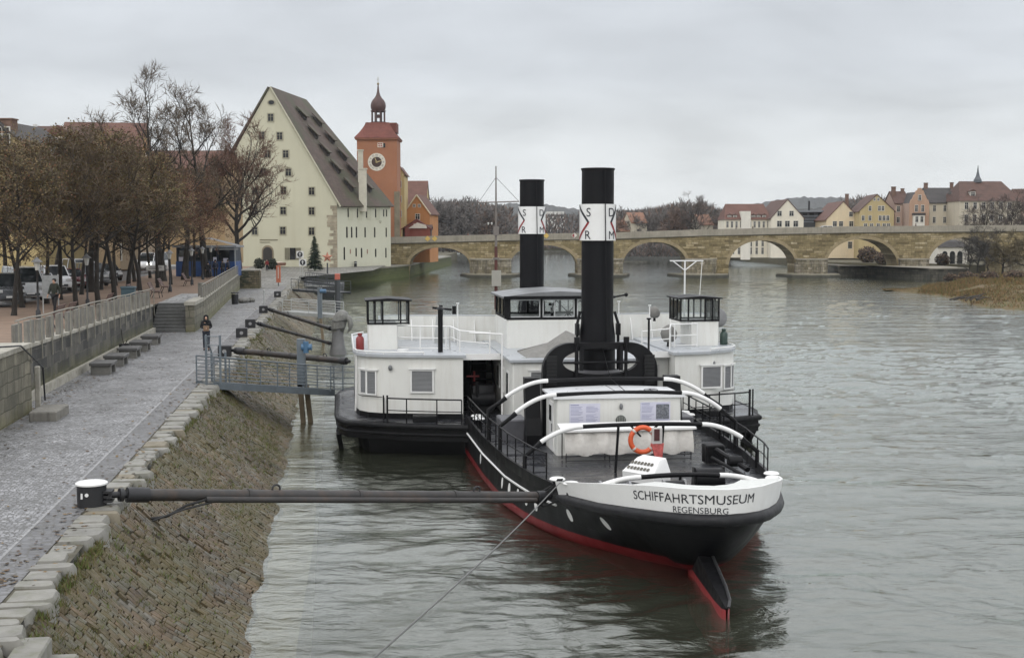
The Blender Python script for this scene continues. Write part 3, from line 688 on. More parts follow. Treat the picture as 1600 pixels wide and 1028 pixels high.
# plank shelf inside the stern bulwark (whitish covering board)
mb = MB(); B = []
for q, n in rim0:
    y = max(0, q.y); 
    if y > 3.9: continue
    a = q+n*.07; c_ = Vector((q.x*.72, q.y+.92*(1 if y < 1.6 else .45)))
    B.append([Vector((a.x, a.y, zrim(y)-.008)), Vector((c_.x, c_.y, zrim(y)-.12)), Vector((c_.x, c_.y, zrim(y)-.17)), Vector((a.x, a.y, zrim(y)-.09))])
mb.loft(B, True, True); norm_fix(mb.build('covering_board', pm('covering_board_paint', (.62, .63, .60), .5, .08, 6, dirt=(.35, .36, .33), dirtamt=.6), ship))
mb = MB(); fo = outline(5.3, 5.3, .06)
mb.tube([(q.x, q.y, zd(max(0, q.y))-.04) for q, n in fo], [.05]+[.15]*(len(fo)-2)+[.05], 10); mb.build('stern_fender', pm('rubber_black', (.012, .012, .014), .5, .25, 2, dirt=(.05, .05, .05), dirtamt=.4, spec=.3), ship, smooth=60)
# lettering bent onto the stern
arc = [0.0]; pr = outline(5.2, 5.2, .0)
P2 = [(q+n*.115, n) for q, n in pr]
for i in range(1, len(P2)): arc.append(arc[-1]+(P2[i][0]-P2[i-1][0]).length)
ic = min(range(len(P2)), key=lambda i: abs(P2[i][0].y+.02)); arcc = arc[ic]
def on_stern(u, v):
    s = arcc+u
    for i in range(len(arc)-1):
        if arc[i] <= s <= arc[i+1]:
            f = (s-arc[i])/(arc[i+1]-arc[i]); q = P2[i][0].lerp(P2[i+1][0], f); n = P2[i][1].lerp(P2[i+1][1], f).normalized(); break
    else: q, n = P2[0]
    y = max(0, q.y); zb, zt = zbot(y), zrim(y); g = v
    lean = lerp(-.055, .045, g)
    q = q+n*(lean+.012)
    return Vector((q.x, q.y, lerp(zb, zt, g)))
LET = pm('lettering_black', (.02, .022, .03), .5, .1, 2)
def stern_text(txt, size, vb, hv, shift):
    tm = text_mesh(txt, size, .0); mb = MB()
    bmm = bmesh.new()
    vv = [bmm.verts.new(v) for v in tm.v]
    for f in tm.f:
        try: bmm.faces.new([vv[i] for i in f])
        except ValueError: pass
    bmesh.ops.triangulate(bmm, faces=bmm.faces)
    bmm.verts.ensure_lookup_table()
    mb.add([on_stern(v.co.x+shift, vb+v.co.y/hv) for v in bmm.verts], [tuple(l.vert.index for l in f.loops) for f in bmm.faces]); bmm.verts.index_update(); bmm.free()
    return mb
mb = stern_text('SCHIFFAHRTSMUSEUM', .335, .47, .72, -.34); mb.build('lettering', LET, bul)
mb = stern_text('REGENSBURG', .225, .13, .72, -.08); mb.build('lettering', LET, bul)
# rudder and stern post: thick blade just awash, red below, dark on top
M = Matrix.Translation((0, 2.7, 0)) @ Matrix.Rotation(R(-6), 4, 'Z') @ Matrix.Translation((0, -2.7, 0))
def rud_ring(y, w, z): return [Vector((-w, y, -1.0)), Vector((-w, y, .16)), Vector((-w*.92, y, z)), Vector((w*.92, y, z)), Vector((w, y, .16)), Vector((w, y, -1.0))]
rr_ = [rud_ring(2.8, .10, 1.0), rud_ring(2.2, .17, .95), rud_ring(1.2, .18, .74), rud_ring(0, .16, .56), rud_ring(-.9, .14, .44), rud_ring(-1.6, .09, .32), rud_ring(-1.75, .02, .2)]
rb = MB(); t_ = MB(); t_.loft([[r[0], r[1]] for r in rr_]); t_.loft([[r[5], r[4]] for r in rr_]); rb.merge(t_, M); rud = rb.build('rudder', RED, ship)
rb = MB(); t_ = MB(); t_.loft([r[1:5] for r in rr_]); rb.merge(t_, M); rb.build('rudder_top', BLACKM, rud)
e = MB(); e.tube([M @ Vector((.9*r[3].x+.02, r[3].y, r[3].z+.02)) for r in rr_[1:]], .035, 8); e.build('rudder_frame', pm('rudder_rim', (.03, .03, .032), .4), rud)
mb = MB(); mb.cyl((0, 2.75, -1.0), (0, 2.75, 1.35), .10); mb.build('stern_post', BLACKM, ship, smooth=60)
# white slit portholes along both hull sides
for sgn in (-1, 1):
    for y in (14.6, 10.4, 9.5, 8.6, 7.8, 7.0, 5.0, 3.4):
        z = zd(y)-.62 if y > 6 else zd(y)-.50
        def X(yy, zz):
            ww = interp(HWW, yy); return sgn*(lerp(ww, hw(yy), (max(0, zz)/(zd(yy)))**(.62 if yy < 8 else 1))+.012)
        mb = MB(); k = 14; pts = []
        for i in range(k):
            a = 2*pi*i/k; yy = y+.10*math.cos(a); zz = z+.17*math.sin(a); pts.append(Vector((X(yy, zz), yy, zz)))
        mb.slab(pts, (sgn, 0, 0), .015); mb.build('porthole', WHITE2, ship)
# hull scratch-marked draught scale is too small to copy; mooring bollard pairs
BOLW = WHITE2
def bollard(x, y, dz=.26):
    t = MB(); z = zd(y); t.lathe([(.16, 0), (.13, .05), (.12, dz+.06), (.15, dz+.1), (.15, dz+.12)], (x, y, z), 14)
    o = t.build('bollard', BLACKM, ship, smooth=40)
    c = MB(); c.lathe([(.03, dz+.115), (.20, dz+.12), (.22, dz+.15), (.18, dz+.19), (.04, dz+.205)], (x, y, z), 18); c.build('bollard_cap', WHITE2, o, smooth=40)
for x, y in ((-2.98, 5.4), (-2.75, 4.6), (2.98, 5.4), (2.75, 4.6), (-3.85, 17.6), (-3.85, 16.9), (3.85, 17.6), (3.85, 16.9)): bollard(x, y)
# ---- deck rails along both sides
for sgn in (-1, 1):
    yy = [6.2+.95*i for i in range(14)]
    mb = MB(); top = []; midp = []
    for y in yy:
        x = sgn*(hw(y)-.02); z = zd(y)+BUL; mb.tube([(x, y, z-.02), (x, y, z+.72)], .022, 6); top.append((x, y, z+.72)); midp.append((x, y, z+.38))
    mb.tube(top, .026, 6); mb.tube(midp, .016, 6); mb.build('deck_rail', BLACKM, ship)
# ---- towing hoops: black middle, white shoulders, black feet
def hoop(y, zmid, zend, wid, wmid, foot=None, post=True):
    def prof(x):
        a = abs(x)
        if a <= wmid: return zmid+.04*(1-(a/wmid)**2)
        f = (a-wmid)/(wid-wmid); return zmid-(zmid-zend)*f**1.9
    def ysh(x): return y+.0*x
    g = MB(); xs = [(-wmid+2*wmid*i/12) for i in range(13)]; g.tube([(x, ysh(x), prof(x)) for x in xs], .065, 10); root = g.build('towing_hoop', BLACKM, ship, smooth=60)
    for sgn in (-1, 1):
        s = MB(); xs = [sgn*lerp(wmid, wid, i/9) for i in range(10)]; s.tube([(x, ysh(x), prof(x)) for x in xs], .07, 10); s.build('white_shoulder', WHITE2, root, smooth=60)
        if foot:
            f = MB(); fx = sgn*min(foot, hw(y)-.03); f.tube([(sgn*wid, y, zend), (sgn*(wid+.12), y, zend-.12), (fx, y, zend-.42), (fx, y, zd(y)+.1)], .065, 10); f.box((sgn*(wid+.10), y, zend-.12), (.3, .12, .1), ry=sgn*R(35)); f.build('hoop_foot', BLACKM, root, smooth=60)
    return root
hoop(13.3, 3.47, 2.95, 3.35, 1.95, 3.95)
hoop(11.25, 3.26, 2.72, 3.30, 2.02, 3.9)
h3 = hoop(8.1, 2.72, 2.30, 3.0, 1.78, 3.55)
h4 = hoop(3.9, 2.02, 1.74, 2.32, 1.05, 2.55)
mb = MB()
for x in (-.72, .62): mb.tube([(x, 8.1, 2.72), (x-.08, 8.1, zd(8)+.03)], .04, 8)
mb.tube([(-.35, 8.1, 2.72), (-.05, 8.1, 2.4)], .03, 6); mb.tube([(.45, 8.1, 2.72), (.2, 8.1, 2.5)], .03, 6)
mb.build('hoop_stanchion', BLACKM, h3)
mb = MB(); mb.tube([(0, 3.9, 2.02), (0, 3.9, zd(4)+.1)], .04, 8); mb.build('hoop_stanchion', BLACKM, h4)
# ---- aft deckhouse
hz = zd(11); dh = MB(); dh.cbox((0, 12.3, (hz+3.17)/2), (4.0, 2.1, 3.17-hz), .04); dho = dh.build('aft_deckhouse', WHITE, ship)
rf = MB(); rf.loft([[Vector((-2.12, y, 3.19)), Vector((-1.2, y, 3.24)), Vector((0, y, 3.27)), Vector((1.2, y, 3.24)), Vector((2.12, y, 3.19)), Vector((2.12, y, 3.13)), Vector((-2.12, y, 3.13))] for y in (11.16, 13.45)], True, True)
rfo = rf.build('roof', pm('deckhouse_roof', (.70, .71, .72), .35, .05, 1), dho); norm_fix(rfo)
mb = MB(); mb.box((0, 12.3, 3.275), (.02, 2.25, .012)); mb.build('roof_seam', LOUV, rfo)
# painted anchor roundel on the roof
mb = MB()
mb.tube([(1.25+.22*math.cos(2*pi*i/20), 12.2+.30*math.sin(2*pi*i/20), 3.245) for i in range(20)], .012, 4, closed=True)
mb.add([(1.0, 12.25, 3.25), (1.25, 12.05, 3.25), (1.5, 12.25, 3.25), (1.25, 12.18, 3.25)], [(0, 1, 2, 3)]); mb.tube([(1.25, 12.0, 3.248), (1.25, 12.45, 3.248)], .014, 4)
mb.build('anchor_emblem', LET, rfo)
# vent, lamp, posters on the aft face (y=11.25)
mb = MB(); mb.lathe([(.005, 0), (.165, .0), (.165, .03), (.15, .035), (.01, .035)], (0, 0, 0), 20); v = mb.build('round_vent', pm('vent_green_grey', (.10, .11, .10), .5, .1, 3), dho, smooth=40); v.rotation_euler = (pi/2, 0, 0); v.location = (.05, 11.25, 2.42)
mb = MB(); [mb.box((x, 0, .045), (.012, .27 if abs(x) < .08 else .18, .02)) for x in (-.11, -.055, 0, .055, .11)]; g = mb.build('vent_bar', pm('vent_bar', (.35, .36, .33), .5, .1, 3), v)
mb = MB(); mb.ball((.05, 11.20, 2.86), (.06, .06, .10)); mb.build('bulkhead_lamp', LOUV, dho, smooth=180)
PAP = pm('poster_paper', (.60, .60, .70), .5, .05, 4); PINK = pm('poster_ink', (.28, .29, .42), .6, .2, 6); PPIC = pm('poster_picture', (.06, .10, .14), .5, .9, 9, dirt=(.35, .4, .42), dirtamt=.8)
PPIC2 = pm('poster_photo', (.13, .14, .16), .5, .9, 14, dirt=(.4, .4, .42), dirtamt=.8)
def poster(x0, x1, z0, z1, pic, picm, seed):
    r = random.Random(seed); mb = MB(); mb.box(((x0+x1)/2, 11.236, (z0+z1)/2), (x1-x0, .02, z1-z0)); po = mb.build('poster', PAP, dho)
    mb = MB(); w = (x1-x0); h = z1-z0
    for colx in (0, 1):
        z = z1-.06
        while z > z0+.05:
            cx0 = x0+.04+colx*w*.5; L_ = w*.42*r.uniform(.6, 1)
            if not (pic[0] == colx and pic[1] < (z-z0)/h < pic[2]) and r.random() < .8: mb.box((cx0+L_/2, 11.224, z), (L_, .004, .014))
            z -= .042
    mb.box((x0+.17, 11.224, z1-.045), (.26, .004, .03)); mb.build('poster_writing', PINK, po)
    mb = MB(); cx = x0+w*(.27 if pic[0] == 0 else .74); mb.box((cx, 11.2238, z0+h*(pic[1]+pic[2])/2), (w*.44, .006, h*(pic[2]-pic[1]))); mb.build('poster_picture', picm, po)
poster(-1.60, -.62, 2.05, 2.97, (1, .02, .34), PPIC, 1)
poster(.68, 1.65, 2.05, 2.98, (1, .42, .92), PPIC2, 2)
# side door with handle on the port side
mb = MB(); mb.box((-2.015, 12.2, hz+.85), (.03, .8, 1.55)); d = mb.build('door', WHITE2, dho); mb = MB(); mb.tube([(-2.05, 11.95, hz+.95), (-2.05, 11.95, hz+.7)], .02, 6); mb.build('handle', LOUV, d)
mb = MB(); mb.box((-2.035, 12.3, hz+1.25), (.02, .38, .5)); mb.build('window', DARKGLASS, d)
# ---- funnel cradle frame (black plate with a large oval opening) and trunk
def frame_plate():
    out = []; 
    W, zb, zt = 1.98, zd(15)+.02, 4.62
    out = [(-W, zb), (W, zb)]
    for i in range(11): a = pi/2*i/10; out.append((W-.95+.95*math.cos(a), zt-.95+.95*math.sin(a)))
    for i in range(11): a = pi/2+pi/2*i/10; out.append((-W+.95+.95*math.cos(a), zt-.95+.95*math.sin(a)))
    hole = [(1.30*math.cos(2*pi*i/32), 3.98+.46*math.sin(2*pi*i/32)) for i in range(32)]
    bm = bmesh.new()
    def loop(pts): vs = [bm.verts.new((x, 14.2, z)) for x, z in pts]; return [bm.edges.new((vs[i], vs[(i+1) % len(vs)])) for i in range(len(vs))]
    e = loop(out)+loop(hole)
    bmesh.ops.triangle_fill(bm, use_beauty=True, use_dissolve=False, edges=e)
    r = bmesh.ops.extrude_face_region(bm, geom=list(bm.faces)); bmesh.ops.translate(bm, vec=(0, .32, 0), verts=[v for v in r['geom'] if isinstance(v, bmesh.types.BMVert)])
    bmesh.ops.recalc_face_normals(bm, faces=bm.faces)
    me = bpy.data.meshes.new('funnel_cradle'); bm.to_mesh(me); bm.free(); me.materials.append(BLACKM); o = bpy.data.objects.new('funnel_cradle', me); COL.objects.link(o); o.parent = ship; return o
fc = frame_plate()
mb = MB()
for x in (-.85, .85): mb.tube([(x, 14.1, 3.45), (x, 14.1, 4.75)], .06, 8); mb.tube([(x*1.1-.0, 14.05, 3.97), (x*.62, 14.05, 3.97)], .05, 8); mb.box((x, 14.05, 4.72), (.16, .16, .22)); mb.box((x*.8, 14.08, 4.1), (.12, .12, .8))
mb.tube([(-1.3, 14.1, 3.97), (1.3, 14.1, 3.97)], .04, 8)
mb.build('cradle_gear', BLACKM, fc)
mb = MB()
GRB = pm('grille_black', (.003, .003, .0035), .6)
for x in (-1.68, 1.68):
    mb = MB(); mb.box((x, 14.17, 3.7), (.36, .06, 1.0)); [mb.box((x, 14.13, 3.3+.12*k), (.34, .05, .05)) for k in range(8)]; mb.build('cradle_grille', GRB, fc)
# curved tow foot under the cradle on both sides
for sgn in (-1, 1):
    mb = MB(); z0 = zd(13)
    prof = [(-.55, 0), (.1, 0), (.12, .3), (-.02, .62), (.02, 1.0), (.2, 1.5), (.3, 2.2), (-.15, 2.2), (-.32, 1.4), (-.42, .9), (-.62, .35)]
    mb.slab([(sgn*2.15, 13.9+a, z0+b) for a, b in prof], (sgn, 0, 0), .5); mb.build('tow_bracket', BLACKM, ship)
    mb = MB(); mb.cbox((sgn*2.9, 15.2, z0+.35), (.9, 1.4, .7), .04); mb.build('deck_skylight', pm('skylight_grey', (.10, .10, .11), .5, .2, 2), ship)
# ---- funnels
def funnel(y, x, ztop, zbase, r, rake=.012):
    f = MB(); f.lathe([(r*1.13, zbase), (r*1.13, zbase+1.25), (r*1.02, zbase+1.75), (r, zbase+2), (r, ztop-.04), (r*1.05, ztop-.035), (r*1.05, ztop+.03), (r*.92, ztop+.03), (r*.9, ztop-.6)], (0, 0, 0), 40, cap=False)
    fo = f.build('funnel', pm('funnel_black', (.0045, .0045, .006), .5, .2, .8, dirt=(.014, .014, .015), dirtamt=.35, streak=True, spec=.2), ship, smooth=40)
    fo.location = (x, y, 0); fo.rotation_euler = (-rake*0, 0, 0)
    zb0, zb1 = ztop-2.44, ztop-1.20; rb = r*1.13
    b = MB(); b.lathe([(r, zb0), (rb, zb0), (rb, zb1), (r, zb1)], (0, 0, 0), 48, cap=False); bo = b.build('funnel_band', WHITE2, fo, smooth=40)
    def on(u, z, d=.008): a = -pi/2+u/rb; return Vector(((rb+d)*math.cos(a), (rb+d)*math.sin(a), z))
    zm = (zb0+zb1)/2; hh = (zb1-zb0)/2
    # arrow-shaped chevrons on the left and right flank: black upper stroke, red lower stroke
    for sg in (-1, 1):
        for part, col, zs in (('black_stroke', LET, 1), ('red_stroke', RED, -1)):
            mb = MB(); n = 10; A_ = []; 
            for i in range(n+1):
                t = i/n; z = zm+zs*hh*t*.98; u = (-.46-.58*t**1.15 if sg < 0 else .38+.46*t**1.15)*rb/.628; wd = .045+.035*t
                A_.append([on(u-wd, z), on(u+wd, z)])
            mb.loft(A_); mb.build(part, col, bo)
    for ch, u, z in (('S', -.45, zm+hh*.32), ('D', .40, zm+hh*.32), ('R', -.49, zm-hh*.92), ('M', .41, zm-hh*.92)):
        tm = text_mesh(ch, .42 if ch != 'M' else .40, .0); mb = MB(); sc_ = rb/.628
        mb.add([on((u+v[0])*sc_, z+v[1]*sc_, .014) for v in tm.v], tm.f); mb.build('lettering', LET, bo)
    lad = MB(); lad.tube([(r*.35, -r*1.16, zbase+.1), (r*.35, -r*1.16, zbase+2), (r*.2, -r*1.15, ztop+.02)], .018, 6); lad.build('funnel_cable', BLACKM, fo)
    return fo
f1 = funnel(15.4, .12, 10.5, 3.5, .555)
funnel(30.2, .05, 10.72, 3.7, .555)
mb = MB(); mb.lathe([(.85, 3.3), (.80, 3.55), (.66, 3.62)], (0, 0, 0), 32, cap=False); mb.build('funnel_collar', pm('collar_grey', (.06, .06, .065), .5, .2, 2), f1, smooth=60)
mb = MB(); mb.tube([(.66*math.cos(-pi+pi*i/16), .66*math.sin(-pi+pi*i/16), 4.45-.12*math.sin(pi*i/16)) for i in range(17)], .03, 6)
mb.build('funnel_chain', BLACKM, f1)
for x in (-.72, .72): mb = MB(); mb.tube([(x, -.1, 3.6), (x, -.1, 5.2), (x*.85, 0, 5.6)], .05, 8); mb.box((x, -.1, 5.0), (.12, .3, .4)); mb.build('folding_arm', BLACKM, f1)
mb = MB(); mb.tube([(.55, 0, 6.1), (1.0, 0, 6.18)], .03, 6); mb.ball((1.02, 0, 6.18), .07, 8, 6); mb.build('steam_whistle', BLACKM, f1)
# engine casing trunk under the forward funnel / behind the cradle
mb = MB(); mb.cbox((0, 15.8, (zd(15)+3.25)/2), (2.6, 2.6, 3.25-zd(15)), .05); mb.build('boiler_trunk', BLACKM, ship)
# ---- casing between the sponson houses, bridge deck
cz = 3.62
mb = MB(); mb.cbox((0, 24.2, (zd(20)+cz)/2), (5.0, 12.6, cz-zd(20)), .05); cas = mb.build('engine_casing', WHITE, ship)
mb = MB(); mb.box((0, 24.2, cz+.05), (5.25, 12.85, .09)); co = mb.build('roof', GREYROOF, cas)
def louvre(parent, c, w, h, nrm_y=-1, n=16, fr=.06, rz=0.0, leaf=False):
    """framed louvre in a wall whose outward normal is -y (rotated by rz about z)"""
    M = Matrix.Translation(c) @ Matrix.Rotation(rz, 4, 'Z')
    g = MB(); t = MB()
    for (cx, cz_, dx, dz) in ((-w/2-fr/2, 0, fr, h+2*fr), (w/2+fr/2, 0, fr, h+2*fr), (0, h/2+fr/2, w, fr), (0, -h/2-fr/2, w, fr)): t.box((cx, -.02, cz_), (dx, .06, dz))
    t.box((0, -.04, h/2+fr+.02), (w+.24, .10, .04))
    g.merge(t, M); o = g.build('window', WHITE2, parent)
    g = MB(); t = MB(); t.box((0, .0, 0), (w, .02, h))
    for i in range(n): t.box((0, -.025, -h/2+h*(i+.5)/n), (w*.98, .012, h/n*.75), rx=R(-28))
    g.merge(t, M); g.build('louvre', LOUV, o); return o
louvre(cas, (-1.55, 17.89, 2.75), .55, 1.0); louvre(cas, (1.7, 17.89, 2.75), .55, 1.0)
for y in (19.2, 20.6, 22.0):
    mb = MB(); mb.box((-2.515, y, 2.7), (.03, .55, .95)); wv = mb.build('window', WHITE2, cas); mb = MB(); mb.box((-2.533, y, 2.7), (.02, .42, .8)); mb.build('pane', DARKGLASS, wv)
# grey sheet wall and door in the starboard passage
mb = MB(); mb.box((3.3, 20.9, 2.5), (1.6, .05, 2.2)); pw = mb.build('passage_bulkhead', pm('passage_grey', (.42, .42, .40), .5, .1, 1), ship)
mb = MB(); mb.box((3.35, 20.86, 2.3), (.75, .05, 1.75)); mb.build('door', pm('door_grey', (.30, .30, .29), .5, .1, 1), pw)
# bridge deck slab over the passages
mb = MB(); mb.box((0, 24.7, cz-.0), (8.6, 8.2, .10)); mb.build('bridge_deck', GREYROOF, ship)
mb = MB(); mb.box((0, 20.62, cz-.04), (8.5, .06, .24)); mb.build('bridge_fascia', WHITE2, ship)
# ---- sponsons with their houses
def sponson(sgn, out_w):
    S = lambda x, y, z: Vector((sgn*x, y, z))
    W = out_w
    g = [(4.05, 18.4), (5.2, 18.75), (6.4, 19.15), (7.4, 19.65), (W-.35, 20.3), (W-.05, 21.2), (W, 22.4), (W, 28.5), (W-.25, 30.2), (W-1.0, 31.6), (6.0, 33.2), (4.05, 34.5)]
    z0, z1 = .52, 1.26
    mb = MB(); mb.loft([[S(x, y, z0+.12) for x, y in g], [S(x+.0, y, z1) for x, y in g]]); poly = [S(x, y, z1) for x, y in g]
    k = len(mb.v); mb.v += [tuple(p) for p in poly]; mb.f.append(tuple(range(k, k+len(poly)))); mb.m.append(0)
    k = len(mb.v); mb.v += [(sgn*x, y, z0+.12) for x, y in g]; mb.f.append(tuple(range(k, k+len(g)))); mb.m.append(0)
    sp = mb.build('sponson', BLACK, ship, smooth=35); norm_fix(sp)
    mb = MB(); mb.tube([S(x+.02, y-.03, z1-.09) for x, y in g], .11, 10); mb.tube([S(x+.01, y-.02, z0+.36) for x, y in g], .06, 8); mb.build('fender', pm('sponson_rubber', (.006, .006, .007), .55, .25, 2, dirt=(.03, .03, .03), dirtamt=.4, spec=.2), sp, smooth=60)
    mb = MB(); dk = [(4.1, 18.5), (5.2, 18.85), (6.4, 19.25), (7.3, 19.75), (W-.45, 20.4), (W-.15, 21.3), (W-.1, 22.4), (W-.1, 28.5), (W-1.1, 31.4), (4.1, 34.3)]
    mb.add([S(x, y, z1+.012) for x, y in dk], [tuple(range(len(dk)))]); norm_fix(mb.build('guard_deck', DECKM, sp))
    # paddle box underside / wheel housing down to the water, and the bracket at the outer edge
    mb = MB(); hb = [(4.1, 19.3), (W-1.15, 20.7), (W-.75, 22), (W-.75, 29), (4.1, 33)]
    mb.loft([[S(x-.2, y+.3, -.9) for x, y in hb], [S(x, y, z0+.13) for x, y in hb]]); norm_fix(mb.build('wheel_housing', BLACKM, sp))
    mb = MB(); mb.slab([S(W-.12, 20.9, .64), S(W-.12, 22.6, .64), S(W-.25, 22.6, -.5), S(W-.28, 21.9, -.55), S(W-.22, 21.4, .05)], (sgn, 0, 0), .18); norm_fix(mb.build('fender_bracket', BLACKM, sp))
    # house
    hx = W-.75
    hp = [(4.12, 19.95), (5.6, 20.22), (hx-1.05, 20.55), (hx-.45, 20.95), (hx-.12, 21.5), (hx, 22.3), (hx, 29.2), (hx-.5, 30.6), (5.5, 31.8), (4.12, 32.2)]
    zr = 3.62
    mb = MB(); P = [S(x, y, z1+.015) for x, y in hp]; T = [S(x, y, zr) for x, y in hp]; mb.loft([P, T], True)
    # dark plinth
    ho = mb.build('paddle_house', WHITE, sp, smooth=35); norm_fix(ho)
    mb = MB(); mb.loft([[S(x+.012, y-.014, z1+.014) for x, y in hp[:8]], [S(x+.012, y-.014, z1+.22) for x, y in hp[:8]]]); norm_fix(mb.build('plinth', BLACK, ho))
    def grow(d): 
        c = Vector((5.9, 25.5)); return [(c.x+(x-c.x)*(1+d/2.2), c.y+(y-c.y)*(1+d/5.5)) for x, y in hp]
    rp = grow(.13)
    mb = MB(); mb.loft([[S(x, y, zr+.003) for x, y in rp], [S(x, y, zr+.10) for x, y in rp], [S(x, y, zr+.13) for x, y in grow(.08)]], True)
    k = len(mb.v); mb.v += [(sgn*x, y, zr+.13) for x, y in grow(.08)]; mb.f.append(tuple(range(k, k+len(rp)))); mb.m.append(0)
    k = len(mb.v); mb.v += [(sgn*x, y, zr+.003) for x, y in rp]; mb.f.append(tuple(range(k, k+len(rp)))); mb.m.append(0)
    ro = mb.build('roof', [GREYROOF], ho); norm_fix(ro)
    mb = MB(); mb.tube([S(x, y, zr+.20) for x, y in grow(.10)[1:8]], .028, 6)
    for x, y in grow(.10)[1:8]: mb.tube([S(x, y, zr+.05), S(x, y, zr+.2)], .018, 5)
    mb.build('roof_rail', WHITE2, ro)
    # windows
    fx, fy = 5.65, 20.23; rz = sgn*math.atan2(.33, 1.6)
    louvre(ho, S(fx, fy-.02, 2.72), .78, .78, rz=rz)
    for a, b, t in (((hx-.40), 21.0, .62), ((hx-.13), 21.62, .28)):
        px_, py_ = a, b
    q0, q1 = Vector((hx-.45, 20.95)), Vector((hx-.12, 21.5)); mid = (q0+q1)/2; d = (q1-q0).normalized()
    louvre(ho, S(hx-.56, 20.86, 2.62), .36, .85, rz=sgn*math.atan2(.4, .6), n=14, fr=.05)
    louvre(ho, S(hx-.27, 21.22, 2.62), .36, .85, rz=sgn*math.atan2(.55, .33), n=14, fr=.05)
    mb = MB(); mb.ball(S(hx-1.25, 20.42, 3.22), (.08, .08, .11), 10, 8); mb.build('bulkhead_lamp', LOUV, ho, smooth=180)
    mb = MB(); mb.tube([S(hx-.02, 21.9, 3.6), S(hx+.05, 21.9, 1.4)], .035, 6); mb.build('drain_pipe', WHITE2, ho)
    # guard rail on the deck edge aft of the house
    mb = MB(); rl = [(4.3, 18.62), (5.2, 18.86), (6.3, 19.22), (7.0, 19.55)]
    top = []; 
    for x, y in rl: mb.tube([S(x, y, z1), S(x, y, z1+.92)], .025, 6); top.append(S(x, y, z1+.92))
    mb.tube(top, .028, 6); mb.tube([p-Vector((0, 0, .45)) for p in top], .018, 6)
    mb.box(S(7.0, 19.55, z1+.5), (.07, .07, 1.05)); mb.box(S(7.14, 19.6, z1+.5), (.05, .05, 1.05)); mb.build('guard_rail', BLACKM, sp)
    mb = MB(); mb.tube([S(hx-.95, 20.48, 2.10), S(hx-.2, 21.0, 2.10), S(hx-.05, 21.5, 2.10)], .015, 5); mb.tube([S(hx-1.0, 20.42, z1), S(hx-1.0, 20.42, 2.1)], .03, 6); mb.build('grab_rail', BLACKM, ho)
    mb = MB(); mb.cbox(S(5.6, 19.55, z1+.13), (.9, .5, .24), .03); mb.build('deck_hatch', BLACKM, sp)
    # lookout booth on the roof
    bx = W-1.55; by = 23.2
    mb = MB(); mb.cbox(S(bx-.25, by, zr+.13+.5), (1.15, 1.7, 1.0), .03); bo = mb.build('lookout_booth', WHITE, ho)
    zt = zr+1.13; mb = MB()
    x0, x1, y0, y1 = bx-.82-.45, bx+.32, by-.85, by+.85
    for x in (x0, x0+.32, bx-.25, bx+.05, x1):
        for y in (y0, y1): mb.box(S(x, y, zt+.46), (.06, .06, .94))
    for y in (by-.3, by+.3):
        for x in (x0, x1): mb.box(S(x, y, zt+.46), (.06, .06, .94))
    mb.box(S((x0+x1)/2, y0, zt+.03), (x1-x0, .075, .06)); mb.box(S((x0+x1)/2, y1, zt+.03), (x1-x0, .075, .06)); mb.box(S(x0, by, zt+.03), (.075, 1.7, .06)); mb.box(S(x1, by, zt+.03), (.075, 1.7, .06))
    mb.build('window_frame', BLACKM, bo)
    mb = MB(); mb.box(S((x0+x1)/2, y0, zt+.40), (x1-x0-.08, .012, .84)); mb.box(S((x0+x1)/2, y1, zt+.40), (x1-x0-.08, .012, .84)); mb.box(S(x0, by, zt+.4), (.012, 1.6, .84)); mb.box(S(x1, by, zt+.4), (.012, 1.6, .84)); mb.build('pane', GLASS, bo)
    mb = MB(); mb.loft([[S(x0-.12, y, zt+.95), S((x0+x1)/2, y, zt+1.02), S(x1+.12, y, zt+.95), S(x1+.12, y, zt+.90), S(x0-.12, y, zt+.90)] for y in (y0-.14, y1+.14)], True, True); norm_fix(mb.build('booth_roof', BLACKM, bo))
    # white roof rails, rising to a landing rail near the bridge
    mb = MB(); z = zr+.13
    line = [(bx-.82, by-.6), (5.6, by-1.1), (4.6, by-1.35), (4.45, by-1.3)]; pts = [S(x, y, z+.92) for x, y in line]
    for x, y in line: mb.tube([S(x, y, z-.05), S(x, y, z+.92)], .03, 6)
    mb.tube(pts, .03, 6); mb.tube([p-Vector((0, 0, .46)) for p in pts], .022, 6); mb.tube([p-Vector((0, 0, .86)) for p in pts], .018, 6)
    l2 = [(4.45, by-1.3), (4.15, 20.9), (3.0, 20.8)]; pts = [S(x, y, z+.92-.1*i) for i, (x, y) in enumerate(l2)]
    for x, y in l2: mb.tube([S(x, y, z-.05), S(x, y, z+.82)], .03, 6)
    mb.tube(pts, .03, 6); mb.tube([p-Vector((0, 0, .4)) for p in pts], .022, 6)
    mb.build('bridge_rail', WHITE2, ro)
    return sp
sp_l = sponson(-1, 8.85); sp_r = sponson(1, 7.8)
# landing stanchion on the port side
mb = MB(); mb.tube([(-2.75, 19.0, cz+.95), (-2.75, 19.0, zd(19)+.1)], .035, 8); mb.tube([(-2.75, 19.0, cz+.95), (-3.9, 19.8, cz+.95)], .03, 6); mb.build('ladder_stanchion', WHITE2, ship)
